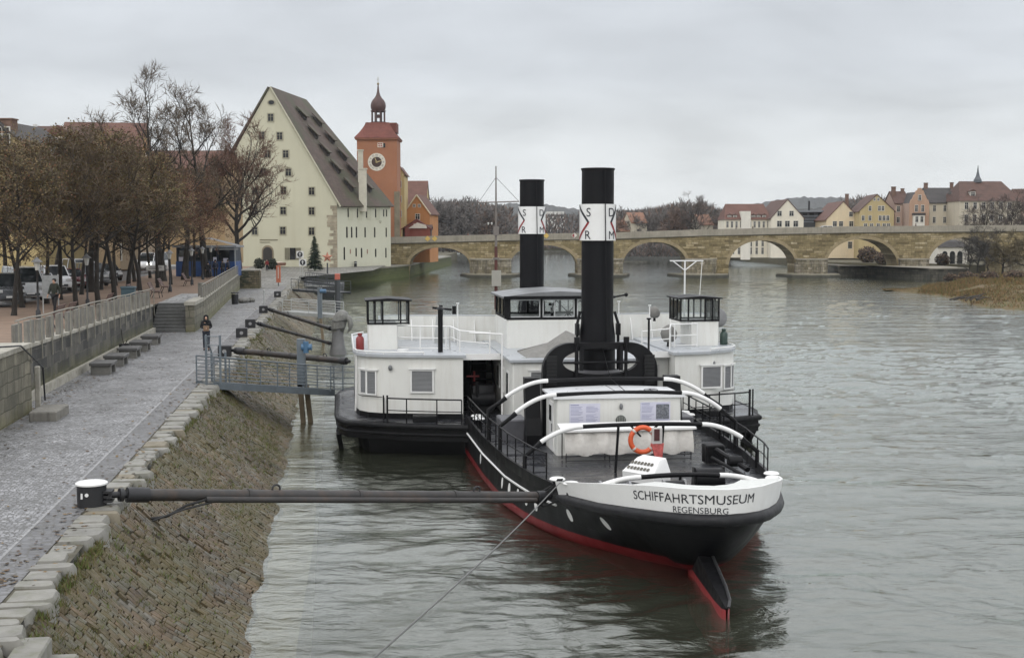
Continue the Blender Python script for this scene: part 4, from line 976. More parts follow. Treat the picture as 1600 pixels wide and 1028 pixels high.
# wheelhouse wing bulwarks across the front of the bridge
for sgn in (-1, 1):
    mb = MB(); S = lambda x, y, z: Vector((sgn*x, y, z))
    ln = [(2.1, 26.6), (4.5, 27.0), (6.6, 27.2), (7.1, 26.6), (7.15, 24.2)]
    mb.loft([[S(x, y, cz+.05), S(x, y, cz+1.14), S(x-.03, y-.05, cz+1.14), S(x-.03, y-.05, cz+.05)] for x, y in ln], True, True); wb = mb.build('wing_bulwark', WHITE, ship); norm_fix(wb)
    mb = MB(); mb.tube([S(x-.015, y-.02, cz+1.16) for x, y in ln], .03, 6); mb.build('bulwark_cap', GREYROOF, wb)
    for x in (3.0, 3.9, 4.8, 5.7): mb = MB(); mb.slab([S(x, 26.72+.05*(x-3), cz+.06), S(x, 26.25, cz+.06), S(x, 26.72+.05*(x-3), cz+1.0)], (1, 0, 0), .03); mb.build('bulwark_stay', WHITE2, wb)
# ---- wheelhouse
wy0, wy1 = 22.6, 26.4; wx_ = 2.1
mb = MB(); mb.cbox((0, (wy0+wy1)/2, cz+.05+.58), (2*wx_, wy1-wy0, 1.2), .04); who = mb.build('wheelhouse', WHITE, ship)
zt = cz+1.24; mb = MB()
for x in (-wx_+.05, -.70, .70, wx_-.05):
    for y in (wy0+.05, wy1-.05): mb.box((x, y, zt+.46), (.10, .09, .92))
for y in (wy0+1.3, wy0+2.55):
    for x in (-wx_+.05, wx_-.05): mb.box((x, y, zt+.46), (.09, .09, .92))
for y in (wy0+.05, wy1-.05): mb.box((0, y, zt+.045), (2*wx_-.05, .10, .09)); mb.box((0, y, zt+.87), (2*wx_-.05, .10, .12))
for x in (-wx_+.05, wx_-.05): mb.box((x, (wy0+wy1)/2, zt+.045), (.1, wy1-wy0-.05, .09)); mb.box((x, (wy0+wy1)/2, zt+.87), (.1, wy1-wy0-.05, .12))
mb.build('window_frame', BLACKM, who)
mb = MB()
for x0, x1 in ((-wx_+.1, -.75), (-.65, .65), (.75, wx_-.1)):
    for y in (wy0+.03, ): 
        for a, b, c_, d in (((x0+x1)/2, zt+.11, x1-x0, .04), ((x0+x1)/2, zt+.79, x1-x0, .04), (x0+.02, zt+.45, .04, .68), (x1-.02, zt+.45, .04, .68)): mb.box((a, y-.035, b), (c_, .03, d))
mb.box((-.16, wy0-.0, zt+.45), (.035, .03, .68)); mb.build('window', pm('alu_trim', (.45, .46, .46), .4, .1, 3), who)
mb = MB(); mb.box((0, wy0+.05, zt+.45), (2*wx_-.2, .012, .74)); mb.box((0, wy1-.05, zt+.45), (2*wx_-.2, .012, .74)); mb.box((-wx_+.05, (wy0+wy1)/2, zt+.45), (.012, wy1-wy0-.2, .74)); mb.box((wx_-.05, (wy0+wy1)/2, zt+.45), (.012, wy1-wy0-.2, .74)); mb.build('pane', GLASS, who)
mb = MB(); mb.loft([[Vector((-wx_-.18, y, zt+.93)), Vector((-1.1, y, zt+1.08)), Vector((0, y, zt+1.14)), Vector((1.1, y, zt+1.08)), Vector((wx_+.18, y, zt+.93)), Vector((wx_+.18, y, zt+.86)), Vector((-wx_-.18, y, zt+.86))] for y in (wy0-.25, wy1+.25)], True, True)
norm_fix(mb.build('wheelhouse_roof', [pm('wheelhouse_roof_grey', (.17, .175, .18), .45, .15, .9, dirt=(.10, .10, .10), dirtamt=.5)], who, smooth=30))
mb = MB(); mb.box((-wx_+.02, wy0-.02, zt+.45), (.25, .05, .84)); mb.box((wx_-.02, wy0-.02, zt+.45), (.25, .05, .84)); mb.box((0, wy0-.27, zt+.90), (2*wx_+.3, .04, .10)); mb.build('corner_panel', BLACKM, who)
# steering wheel and telegraph inside
mb = MB(); c_ = Vector((.75, 24.6, zt+.15)); mb.tube([c_+Vector((.72*math.cos(2*pi*i/24), 0, .72*math.sin(2*pi*i/24))) for i in range(24)], .035, 6, closed=True)
for i in range(8): a = 2*pi*i/8; mb.tube([c_, c_+Vector((.85*math.cos(a), 0, .85*math.sin(a)))], .02, 5)
mb.cyl((0.75, 24.6, cz+.1), (0.75, 24.6, zt+.15), .05); mb.build('steering_wheel', BLACKM, who)
mb = MB(); mb.cyl((-.1, 23.6, cz+.1), (-.1, 23.6, zt+.45), .06); mb.lathe([(.02, -.06), (.15, -.05), (.15, .05), (.02, .06)], (-.1, 23.6, zt+.55), 14); mb.cyl((-.5, 23.9, cz+.1), (-.5, 23.9, zt+.55), .12); mb.build('engine_telegraph', BLACKM, who)
# canvas over a skylight on the casing roof
mb = MB(); mb.loft([[Vector((-1.9, 18.6, cz+.1)), Vector((-1.9, 21.0, cz+.1)), Vector((-1.9, 21.0, cz+.15))], [Vector((-1.2, 18.5, cz+.1)), Vector((-.9, 19.8, cz+.55)), Vector((-1.2, 21.2, cz+.1))], [Vector((-.3, 18.4, cz+.1)), Vector((-.2, 19.8, cz+1.0)), Vector((-.3, 21.3, cz+.1))], [Vector((.5, 18.4, cz+.1)), Vector((.4, 19.8, cz+.75)), Vector((.5, 21.3, cz+.1))]], False)
CANV = pm('grey_canvas', (.20, .195, .18), .8, .2, 3, bmp=.6, bscale=5, bdist=.04, dirt=(.15, .14, .13), dirtamt=.5)
norm_fix(mb.build('canvas_cover', CANV, cas))
# stairs and engine gear seen in the port passage
mb = MB()
for i in range(7): mb.box((-3.0, 22.6+.22*i, 1.5+.3*i), (.8, .24, .04))
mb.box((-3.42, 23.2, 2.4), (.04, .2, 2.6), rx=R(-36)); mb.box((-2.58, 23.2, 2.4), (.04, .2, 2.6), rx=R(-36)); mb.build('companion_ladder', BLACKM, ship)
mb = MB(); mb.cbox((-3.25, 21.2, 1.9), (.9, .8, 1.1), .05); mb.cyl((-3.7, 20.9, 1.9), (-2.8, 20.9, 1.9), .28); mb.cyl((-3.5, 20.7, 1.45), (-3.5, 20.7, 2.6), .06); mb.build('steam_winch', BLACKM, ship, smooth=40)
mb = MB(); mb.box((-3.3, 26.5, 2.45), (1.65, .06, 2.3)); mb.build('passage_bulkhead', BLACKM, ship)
mb = MB(); mb.tube([(-3.8, 21.8, 2.7), (-3.3, 21.8, 2.7)], .04, 6); mb.tube([(-3.5, 21.8, 2.5), (-3.5, 21.8, 2.9)], .04, 6); mb.build('red_valve', RED, ship)
# mast, stove pipe, poles
MASTR = pm('mast_red', (.085, .026, .020), .5, .2, 2)
mb = MB(); mb.cyl((-.35, 40.5, 1.4), (-.35, 40.5, 7.6), .10, .085, 12); mo = mb.build('mast', MASTR, ship, smooth=60)
mb = MB(); mb.cyl((-.35, 40.5, 7.6), (-.35, 40.5, 11.9), .07, .03, 10); mb.tube([(-1.3, 40.5, 9.95), (.9, 40.5, 10.02)], .035, 6); mb.box((-.35, 40.42, 8.45), (.30, .1, .5)); mb.box((-.35, 40.42, 6.95), (.34, .1, .12)); mb.build('mast_top', pm('mast_buff', (.17, .15, .135), .5, .2, 3), mo, smooth=60)
BWM = pm('board_white', (.33, .32, .28), .5, .1, 2)
for z in (5.9, 3.8): mb = MB(); mb.box((-.35, 40.36, z), (.5, .06, .85)); mb.build('mast_board', BWM, mo)
mb = MB(); mb.tube([(-1.3, 40.5, 9.95), (-.35, 40.5, 11.3)], .010, 4); mb.tube([(.9, 40.5, 10.02), (-.35, 40.5, 11.3)], .010, 4); mb.build('mast_stay', BLACKM, mo)
mb = MB(); mb.cyl((-4.9, 20.9, cz+.1), (-4.9, 20.9, cz+1.75), .095); mb.lathe([(.10, cz+1.76), (.17, cz+1.79), (.03, cz+1.9)], (-4.9, 20.9, 0), 14); mb.build('stove_pipe', BLACKM, sp_l, smooth=60)
mb = MB(); mb.cyl((-6.3, 21.6, cz+.13), (-6.3, 21.6, cz+.2), .22, n=18); mb.build('roof_vent', WHITE2, sp_l)
mb = MB(); mb.tube([(2.42, 17.3, zd(17)), (2.42, 17.3, 5.15)], .04, 8); mb.lathe([(.02, 5.15), (.09, 5.2), (.09, 5.24)], (2.42, 17.3, 0), 10); mb.build('signal_pole', BLACKM, ship)
for x, y in ((-3.9, 24.5), (3.0, 25.0), (3.6, 22.0)): mb = MB(); mb.tube([(x, y, cz), (x, y, cz+1.75)], .025, 6); mb.lathe([(.02, cz+1.75), (.07, cz+1.8), (.07, cz+1.83)], (x, y, 0), 8); mb.build('lamp_pole', WHITE2, ship)
mb = MB(); mb.tube([(5.75, 24.6, cz), (5.75, 24.6, 7.15)], .035, 8); mb.tube([(5.1, 24.6, 7.15), (6.55, 24.6, 7.15)], .026, 6); mb.tube([(5.75, 24.6, 6.75), (5.25, 24.6, 7.13)], .025, 5); mb.tube([(5.75, 24.6, 6.75), (6.25, 24.6, 7.13)], .025, 5); mb.tube([(6.5, 24.6, 7.15), (6.4, 24.6, 5.6)], .015, 5); mb.build('aerial_mast', WHITE2, sp_r)
# signalling searchlight and arms on the port wing
mb = MB(); mb.cyl((-4.6, 25.2, cz+.1), (-4.6, 25.2, cz+1.25), .22, .14); mb.build('pedestal', pm('pedestal_grey', (.42, .43, .42), .5, .1, 2), sp_l, smooth=60)
mb = MB(); mb.tube([(-4.9, 25.1, cz+1.6), (-4.1, 25.0, cz+1.52)], .05, 8); mb.box((-4.0, 25, cz+1.5), (.16, .1, .34)); mb.tube([(-4.5, 25.2, cz+1.2), (-4.5, 25.2, cz+1.6)], .05, 8); mb.box((-4.55, 25.1, cz+1.62), (.14, .14, .18)); mb.build('semaphore_arm', BLACKM, sp_l)
# anchor winch gear at the starboard rail, cable reels on the stern
mb = MB(); mb.cbox((2.5, 9.3, zd(9)+.35), (.6, .5, .55), .04); mb.tube([(2.5, 9.0, zd(9)+.5), (2.9, 7.2, zd(7)+.2)], .08, 8); mb.tube([(2.3, 8.8, zd(9)+.3), (2.65, 6.7, zd(7)+.12)], .05, 8); mb.cyl((2.5, 7.8, zd(8)+.35), (2.9, 7.8, zd(8)+.35), .16); mb.build('deck_winch', BLACKM, ship)
def reel(x, y, w, r, side=BLACKM, drum=BLACKM):
    z = zd(y)+.04; mb = MB()
    for sg in (-1, 1): mb.slab([(x+sg*w/2, y-.22, z), (x+sg*w/2, y+.22, z), (x+sg*w/2, y+.08, z+r*1.9), (x+sg*w/2, y-.08, z+r*1.9)], (sg, 0, 0), .05)
    o = mb.build('cable_reel', side, ship); d = MB(); d.cyl((x-w/2, y, z+r), (x+w/2, y, z+r), r*.82, n=18); d.build('drum', drum, o, smooth=40); return o
reel(1.05, 4.9, .75, .36); reel(-.35, 3.2, .5, .30, pm('reel_steel', (.35, .35, .35), .4, .2, 3, metal=.5), BLACKM)
mb = MB(); mb.cyl((-2.0, 4.5, zd(4.5)+.22), (-1.2, 4.45, zd(4.5)+.22), .17, n=18)
for x in (-2.0, -1.62, -1.22): mb.cyl((x-.03, 4.5, zd(4.5)+.22), (x+.03, 4.5, zd(4.5)+.22), .25, n=18)
mb.build('capstan_drum', pm('drum_steel', (.30, .30, .31), .4, .2, 3, metal=.4), ship, smooth=40)
# ---- loose things on board
def lt(name, label, cat, x, y, z, rz=0.0, group=None):
    p = Matrix.Translation((4.89, 29.0, 0)) @ Matrix.Rotation(SH, 4, 'Z') @ Vector((x, y, z)); return thing(name, label, cat, p, SH+rz, group)
# canvas-wrapped bench
bn = lt('covered_bench', 'long deck bench wrapped in whitish canvas behind the towing hoop', 'bench', 0, 10.2, zd(10)+.05)
mb = MB(); mb.loft([[Vector((-2.1, -.42, 1.0)), Vector((-2.1, .42, 1.1)), Vector((-2.1, .42, 1.04)), Vector((-2.1, -.42, .94))], [Vector((2.1, -.42, 1.02)), Vector((2.1, .42, 1.12)), Vector((2.1, .42, 1.06)), Vector((2.1, -.42, .96))]], True, True); norm_fix(mb.build('lid', WHITE2, bn))
mb = MB(); rr = []; rnd = random.Random(8)
for i in range(41):
    x = -2.0+4.0*i/40; f = .05*math.sin(i*.9)+.03*math.sin(i*2.3); rr.append([Vector((x, -.30+f*.5, .95)), Vector((x, -.36+f, .7)), Vector((x, -.42+f*1.3, .42)), Vector((x, -.40+f, .24+.05*math.sin(i*.7)))])
mb.loft(rr); mb.build('canvas', pm('white_canvas', (.62, .60, .56), .75, .1, 2, bmp=.7, bscale=3.5, bdist=.06, dirt=(.36, .33, .30), dirtamt=.6), bn, smooth=180)
mb = MB()
for x in (-1.95, -.6, .6, 1.95):
    mb.tube([(x, -.36, .3), (x, -.36, 0)], .02, 6); mb.tube([(x, .36, .9), (x, .36, 0)], .02, 6)
mb.tube([(-1.95, -.38, .2), (1.95, -.38, .2)], .018, 6); mb.tube([(-1.95, -.38, .06), (1.95, -.38, .06)], .014, 6); mb.build('bench_frame', IRON, bn)
# life ring hanging from the hoop with its box
lr = lt('life_ring', 'orange life ring hanging under the towing hoop', 'life ring', -.02, 8.0, 2.32)
mb = MB(); n = 28; mb.tube([(.36*math.cos(2*pi*i/n), 0, .36*math.sin(2*pi*i/n)) for i in range(n)], .075, 10, closed=True); mb.build('ring', pm('ring_orange', (.62, .10, .03), .45, .1, 3), lr, smooth=180)
mb = MB()
for a in (pi/4, 3*pi/4, 5*pi/4, 7*pi/4): mb.tube([(.36*math.cos(a+d), 0, .36*math.sin(a+d)) for d in (-.09, 0, .09)], .079, 10)
mb.build('reflective_band', pm('band_silver', (.55, .5, .45), .4, .1, 3), lr, smooth=180)
lb = lt('rescue_line_box', 'small box with a red and white line bag under the towing hoop', 'box', .38, 7.9, 2.0)
mb = MB(); mb.cbox((0, 0, .45), (.30, .14, .46), .02); mb.build('case', pm('case_clear', (.5, .48, .46), .4, .1, 3), lb); mb = MB(); mb.box((-.02, -.078, .48), (.16, .02, .34)); mb.build('line_coil', pm('coil_brown', (.07, .02, .02), .7, .3, 12), lb)
mb = MB(); mb.loft([[Vector((-.18, -.05, .22)), Vector((.2, -.05, .22)), Vector((.2, .06, .22)), Vector((-.18, .06, .22))], [Vector((-.02, -.06, -.3)), Vector((.14, -.06, -.3)), Vector((.14, .04, -.3)), Vector((-.02, .04, -.3))]], True, True); norm_fix(mb.build('line_bag', pm('bag_red_white', (.48, .10, .09), .6, .5, 10), lb))
# white deck cabinet with key rows
cb_ = lt('control_cabinet', 'white slanted control cabinet with dark slots on the aft deck', 'cabinet', -.25, 6.6, zd(6)+.05, R(-52))
mb = MB(); mb.loft([[Vector((-.55, -.35, 0)), Vector((.55, -.35, 0)), Vector((.55, .4, 0)), Vector((-.55, .4, 0))], [Vector((-.55, -.38, .28)), Vector((.55, -.38, .28)), Vector((.55, .4, .28)), Vector((-.55, .4, .28))], [Vector((-.40, .1, .62)), Vector((.40, .1, .62)), Vector((.40, .38, .66)), Vector((-.40, .38, .66))]], True, True); ko = mb.build('casing', WHITE2, cb_); norm_fix(ko)
mb = MB()
for r_ in range(2):
    for c_ in range(7): 
        f = .28+.36*r_; y = -.38+.48*f; z = .28+.34*f; mb.box((-.42+.115*c_, y-.015, z+.02), (.07, .10, .014), rx=R(35))
mb.build('slot', pm('slot_dark', (.10, .09, .07), .6, .1, 3), ko)
# searchlights under grey hoods on the starboard house roof
def hooded(x, y, z, s, label, rz=0):
    o = lt('searchlight', label, 'searchlight', x, y, z, rz)
    mb = MB(); mb.cyl((0, 0, 0), (0, 0, .28*s), .10*s, .07*s, 10); mb.build('foot', BLACKM, o, smooth=60)
    mb = MB(); mb.loft([[Vector((r_*math.cos(2*pi*k/14)*(1+.12*math.sin(k*3+j)), r_*.8*math.sin(2*pi*k/14)*(1+.1*math.cos(k*2+j)), zz)) for k in range(14)] for j, (r_, zz) in enumerate(((.20*s, .22*s), (.33*s, .36*s), (.38*s, .62*s), (.30*s, .86*s), (.12*s, 1.0*s), (.03*s, 1.04*s)))], True, True); mb.build('hood', CANV, o, smooth=180)
hooded(4.45, 22.2, cz+.13, .85, 'grey hooded searchlight on the white roof aft of the right lookout booth')
hooded(4.6, 25.2, cz+.95, .62, 'small grey hooded lamp above the white wing bulwark right of the near funnel')
rdr = lt('floodlight', 'large round grey floodlight on the outer edge of the right paddle house roof', 'floodlight', 7.0, 24.2, cz+.13)
mb = MB(); mb.tube([(0, 0, 0), (0, 0, .7)], .05, 8); mb.build('stand', BLACKM, rdr); mb = MB(); mb.lathe([(.10, -.15), (.30, -.1), (.42, .1), (.40, .12), (.02, .05)], (0, 0, 0), 18); q = mb.build('reflector', pm('reflector_grey', (.20, .20, .20), .35, .3, 3, metal=.5), rdr, smooth=60); q.rotation_euler = (R(75), R(25), 0); q.location = (.05, 0, 1.0)
def gasb(x, y, col, label, h=.62):
    o = lt('gas_cylinder', label, 'cylinder', x, y, cz+.135); mb = MB(); mb.lathe([(.15, 0), (.16, .03), (.16, h*.72), (.10, h*.86), (.06, h*.88), (.06, h)], (0, 0, 0), 14); mb.build('body', col, o, smooth=50); mb = MB(); mb.lathe([(.09, h*.90), (.09, h*1.05), (.05, h*1.06)], (0, 0, 0), 10); mb.build('valve_guard', col, o, smooth=50)
gasb(-7.95, 22.3, pm('bottle_red', (.20, .025, .025), .4, .1, 3), 'red gas cylinder on the roof outside the left lookout booth')
gasb(6.9, 22.7, pm('bottle_green', (.03, .055, .045), .4, .1, 3), 'dark green gas cylinder beside the right lookout booth')
# stay wire forward to the funnel from the aft deckhouse
mb = MB(); mb.tube([(.25, 11.4, 3.3), (.15, 13.3, 3.52), (.12, 14.75, 4.6)], .012, 5); mb.build('stay_wire', BLACKM, ship)
# ================================================================== stone bridge
BY = 248.0; KB = BY/FPX
bx_ = lambda u: (u-800)*KB
bz_ = lambda v: CAMH-(v-HORY)*KB
BRM = masonry('bridge_stone', (1, 0, 0), [(.13, .098, .045), (.18, .140, .066), (.21, .165, .080), (.24, .188, .092), (.26, .205, .105), (.29, .23, .12), (.32, .255, .14), (.45, .38, .25)], (.13, .11, .062), 1.5, .42, .03, .9, stain=(.12, .095, .048), stainamt=.6, bmp=.8)
BRP = masonry('bridge_pier_stone', (1, 0, 0), [(.16, .135, .08), (.26, .23, .16), (.36, .32, .25)], (.09, .08, .06), 1.0, .5, .03, .9, stain=(.06, .05, .036), stainamt=.85, bmp=.8)
PPM = pm('bridge_parapet', (.28, .255, .205), .85, .2, .6, dirt=(.13, .12, .095), dirtamt=.6, streak=True)
RIMM = pm('arch_ring_stone', (.25, .20, .115), .85, .3, 1.2)
br = thing('stone_bridge', 'long medieval sandstone arch bridge crossing the river behind the steamer', 'bridge', (0, BY, 0))
arches = [(640, 734, 387, 414), (797, 901, 383, 414), (973, 1073, 378.5, 414), (1138, 1243, 376, 415), (1290, 1402, 373.5, 416), (1449, 1562, 371.5, 416), (1612, 1720, 371, 416)]
TOPV = [(560, 382), (608, 380), (810, 375), (955, 373), (1100, 368), (1330, 363.2), (1600, 361), (1760, 361)]
def arch_z(u):
    for a, b, cr, sp in arches:
        if a < u < b:
            f = abs(u-(a+b)/2)/((b-a)/2); return lerp(bz_(sp), bz_(cr), max(0, 1-f**2.15)**.52)
    return -1.5
us = set([560+2.5*i for i in range(480)])
for a, b, _, _ in arches:
    for e in (a, b): us |= {e-.02, e+.02}
    for i in range(12): us |= {a+.02+(b-a)*.08*(i/12)**2, b-.02-(b-a)*.08*(i/12)**2}
us = sorted(us); DEP = 7.6
ztop = lambda u: bz_(interp(TOPV, u))
mb = MB(); 
rF = [[Vector((bx_(u), BY, arch_z(u))), Vector((bx_(u), BY, ztop(u)))] for u in us]
rB = [[Vector((bx_(u), BY+DEP, ztop(u))), Vector((bx_(u), BY+DEP, arch_z(u)))] for u in us]
rU = [[Vector((bx_(u), BY+DEP, arch_z(u))), Vector((bx_(u), BY+DEP*.5, arch_z(u))), Vector((bx_(u), BY, arch_z(u)))] for u in us]
mb.loft(rF); mb.loft(rB); mb.loft(rU)
norm_fix(mb.build('arch_wall', BRM, br, True))
mb = MB(); mb.loft([[Vector((bx_(u), BY+.3, ztop(u)-.15)), Vector((bx_(u), BY+DEP-.3, ztop(u)-.15))] for u in us[::4]]); norm_fix(mb.build('roadway', pm('bridge_road', (.2, .19, .17), .8, .2, 1), br, True))
for yy, nm in ((BY-.06, 'parapet'), (BY+DEP-.30, 'parapet')):
    mb = MB(); mb.loft([[Vector((bx_(u), yy, ztop(u)-.10)), Vector((bx_(u), yy-.0, ztop(u)+1.16)), Vector((bx_(u), yy+.36, ztop(u)+1.16)), Vector((bx_(u), yy+.36, ztop(u)-.10))] for u in us[::4]], True, True); po = mb.build(nm, PPM, br, True); norm_fix(po)
    mb = MB(); mb.loft([[Vector((bx_(u), yy-.10, ztop(u)-.20)), Vector((bx_(u), yy-.10, ztop(u)-.04)), Vector((bx_(u), yy+.40, ztop(u)-.04)), Vector((bx_(u), yy+.40, ztop(u)-.2))] for u in us[::4]], True, True); norm_fix(mb.build('string_course', pm('course_dark', (.07, .062, .045), .9, .2, 1), po, True))
for a, b, cr, sp in arches:      # voussoir ring, a hand proud of the wall
    mb = MB(); R_ = []
    n = 40
    for i in range(n+1):
        f = -1+2*i/n; u = (a+b)/2+f*(b-a)/2*.9995; z = arch_z(min(b-.03, max(a+.03, u)))
        cx, cz_ = bx_((a+b)/2), bz_(sp)-1.0; d = Vector((bx_(u)-cx, 0, z-cz_)).normalized()
        p0 = Vector((bx_(u), BY-.04, z)); p1 = p0+d*.62; R_.append([p0, p1, p1+Vector((0, .05, 0))])
    mb.loft(R_); norm_fix(mb.build('arch_ring', RIMM, br, True))
for u, w in ((767, 64), (937, 70), (1094, 46), (1266, 47), (1425, 44), (1588, 46)):
    X = bx_(u); W = w*KB
    mb = MB(); mb.prism([(X-W/2, BY+1), (X-W/2, BY-1.6), (X-W/2+.9, BY-2.6), (X+W/2-.9, BY-2.6), (X+W/2, BY-1.6), (X+W/2, BY+1)], -1.2, 3.25); po = mb.build('pier', BRP, br, True)
    mb = MB(); mb.prism([(X-W/2-.15, BY+.0), (X-W/2-.15, BY-1.7), (X-W/2+.85, BY-2.75), (X+W/2-.85, BY-2.75), (X+W/2+.15, BY-1.7), (X+W/2+.15, BY)], 3.252, 3.5); mb.build('pier_cap', PPM, po, True)
    I = (98 if u < 1400 else 60)*KB/2
    mb = MB(); mb.prism([(X-I, BY+3), (X-I*.75, BY-4.2), (X-I*.3, BY-6.5), (X+I*.35, BY-6.5), (X+I*.8, BY-4.2), (X+I, BY+3)], -1.4, .42); io = mb.build('pier_island', pm('island_stone_%d' % u, (.06, .058, .045), .85, .3, 1), br, True)
    mb = MB(); mb.prism([(X-I*.96, BY+3), (X-I*.72, BY-3.9), (X-I*.28, BY-6.2), (X+I*.33, BY-6.2), (X+I*.77, BY-3.9), (X+I*.96, BY+3)], .423, .60); mb.build('island_top', pm('island_top_%d' % u, (.22, .20, .15), .85, .3, 1), io, True)
def diamond(u, v, col, label, name='navigation_sign'):
    o = thing(name, label, 'sign', (bx_(u), BY-.18, bz_(v)))
    mb = MB(); mb.slab([(0, 0, -.55), (.55, 0, 0), (0, 0, .55), (-.55, 0, 0)], (0, 1, 0), .05); mb.build('plate', col, o)
    mb = MB(); [mb.box((x, .08, 0), (.05, .06, .9)) for x in (-.15, .15)]; mb.build('bracket', IRON, o)
    return o
YEL = pm('sign_yellow', (.55, .38, .10), .5, .1, 2)
diamond(668.5, 373, YEL, 'yellow diamond sign left of its twin on the bridge parapet over the first arch')
diamond(679.5, 373, YEL, 'yellow diamond sign right of its twin on the bridge parapet over the first arch')
diamond(853.5, 368.5, YEL, 'single yellow diamond sign on the bridge parapet between the two funnels')
d_ = diamond(897, 368, pm('sign_white', (.6, .57, .52), .5, .1, 2), 'white and red diamond sign on the bridge half behind the near funnel')
mb = MB(); mb.slab([(-.45, -.01, 0), (0, -.01, -.45), (0, -.01, .45)], (0, -1, 0), .01); mb.build('red_half', RED, d_)
# ================================================================== generic house
WINF = pm('window_frame_paint', (.55, .53, .48), .5, .1, 2)
PANE, nt, b = newmat('house_pane'); b.inputs['Base Color'].default_value = (.018, .02, .022, 1); b.inputs['Roughness'].default_value = .12; b.inputs['Specular IOR Level'].default_value = .4
def tiles(name, col, var=.25, dirt=None):
    m, nt, b = newmat(name); p = posn(nt)
    c = ramp(nt, noise_(nt, p, .7, 6, .7), [(.3, dull(col, 1-var)), (.7, dull(col, 1+var))]).outputs[0]
    sx = nt.nodes.new('ShaderNodeSeparateXYZ'); L(nt, p, sx.inputs[0])
    fr = N(nt, 'ShaderNodeMath', op='FRACT', i0=N(nt, 'ShaderNodeMath', op='MULTIPLY', i0=sx.outputs[2], i1=2.2).outputs[0])
    c = mix(nt, c, ramp(nt, fr.outputs[0], [(.0, .72), (.2, 1.0), (1, 1.05)]).outputs[0], .8, 'MULTIPLY')
    c = mix(nt, c, ramp(nt, noise_(nt, vscale(nt, p, (1, 1, .3)), 6, 3), [(.3, .7), (.7, 1.25)]).outputs[0], .7, 'MULTIPLY')
    if dirt is not None: c = mix(nt, c, dirt, ramp(nt, noise_(nt, p, .22, 4, .6), [(.45, 0), (.62, .8)]).outputs[0])
    L(nt, c, b.inputs['Base Color']); b.inputs['Roughness'].default_value = .8; bump(nt, fr.outputs[0], .4, .04, b); return m
T_RED = tiles('roof_tile_red', (.125, .060, .044)); T_BRN = tiles('roof_tile_brown', (.092, .050, .038)); T_DRK = tiles('roof_tile_dark', (.055, .05, .048)); T_ORG = tiles('roof_tile_orange', (.30, .105, .055))
def plaster(name, col, **k): return pm(name, col, .85, .07, .25, bmp=.15, bscale=5, dirt=dull(col, .62), dirtamt=k.get('d', .45), streak=True)
def win(parent, M, w, h, frame=WINF, pane=PANE, sub=True, mull=True, fr=.10):
    g = MB(); t = MB()
    for (cx, cz_, dx, dz) in ((-w/2-fr/2, 0, fr, h+2*fr), (w/2+fr/2, 0, fr, h+2*fr), (0, h/2+fr/2, w, fr), (0, -h/2-fr/2, w+.1, fr)): t.box((cx, -.01, cz_), (dx, .10, dz))
    if mull: t.box((0, -.005, 0), (.06, .05, h)); t.box((0, -.005, h*.15), (w, .05, .05))
    g.merge(t, M); o = g.build('window', frame, parent)
    g = MB(); t = MB(); t.box((0, .0, 0), (w, .05, h)); g.merge(t, M); g.build('pane', pane, o); return o
def house(name, label, cat, loc, rz, w, d, eave, ridge, wallm, roofm, axis='y', wins=(), over=.35, hip=0.0, chim=(), group=None):
    """local frame: front wall at y=0 facing -y, x centred, z from 0; axis = ridge direction"""
    o = thing(name, label, cat, loc, rz, group); W = w/2; mb = MB()
    if axis == 'y':
        P = [(-W, 0), (W, 0), (W, eave), (0, ridge), (-W, eave)]
        mb.slab([(x, 0, z) for x, z in P], (0, 1, 0), d)
    elif hip:
        mb.box((0, d/2, eave/2), (w, d, eave))
    else:
        P = [(0, 0), (d, 0), (d, eave), (d/2, ridge), (0, eave)]
        mb.slab([(-W, y, z) for y, z in P], (1, 0, 0), w)
    wo = mb.build('wall', wallm, o); norm_fix(wo)
    mb = MB(); tk = .22
    if axis == 'y':
        for sg in (-1, 1):
            e = (sg*(W+over), eave-over*(ridge-eave)/W); 
            mb.loft([[Vector((0, y, ridge+.02)), Vector((0, y, ridge+tk)), Vector((e[0], y, e[1]+tk)), Vector((e[0], y, e[1]+.02))] for y in (-over*.5, d+over*.5)], True, True)
    elif hip:
        X, x2 = W+over*.6, W*(1-hip); q = [Vector((-X, -over, eave-.1)), Vector((X, -over, eave-.1)), Vector((X, d+over, eave-.1)), Vector((-X, d+over, eave-.1)), Vector((-x2, d/2, ridge+.1)), Vector((x2, d/2, ridge+.1))]
        mb.add(q, [(0, 1, 5, 4), (1, 2, 5), (2, 3, 4, 5), (3, 0, 4), (3, 2, 1, 0)])
    else:
        for sg in (0, 1):
            e = (-over, eave-over*(ridge-eave)/(d/2)) if sg == 0 else (d+over, eave-over*(ridge-eave)/(d/2))
            mb.loft([[Vector((x*(1-hip) if True else x, d/2, ridge+.02)), Vector((x*(1-hip), d/2, ridge+tk)), Vector((x, e[0], e[1]+tk)), Vector((x, e[0], e[1]+.02))] for x in (-W-over*.5, W+over*.5)], True, True)
    ro = mb.build('roof', roofm, o); norm_fix(ro)
    for (x, y, z0, z1, s) in chim:
        mb = MB(); mb.box((x, y, (z0+z1)/2), (s, s, z1-z0)); mb.box((x, y, z1+.06), (s+.16, s+.16, .12)); mb.build('chimney', pm('chimney_brick', (.16, .10, .075), .9, .3, 2), ro)
    for wn in wins:
        f, u, v, ww, hh = wn[:5]
        if f == 'f': M = Matrix.Translation((u, -.03, v))
        elif f == 'r': M = Matrix.Translation((W+.03, u, v)) @ Matrix.Rotation(pi/2, 4, 'Z')
        else: M = Matrix.Translation((-W-.03, u, v)) @ Matrix.Rotation(-pi/2, 4, 'Z')
        win(wo, M, ww, hh)
    return o
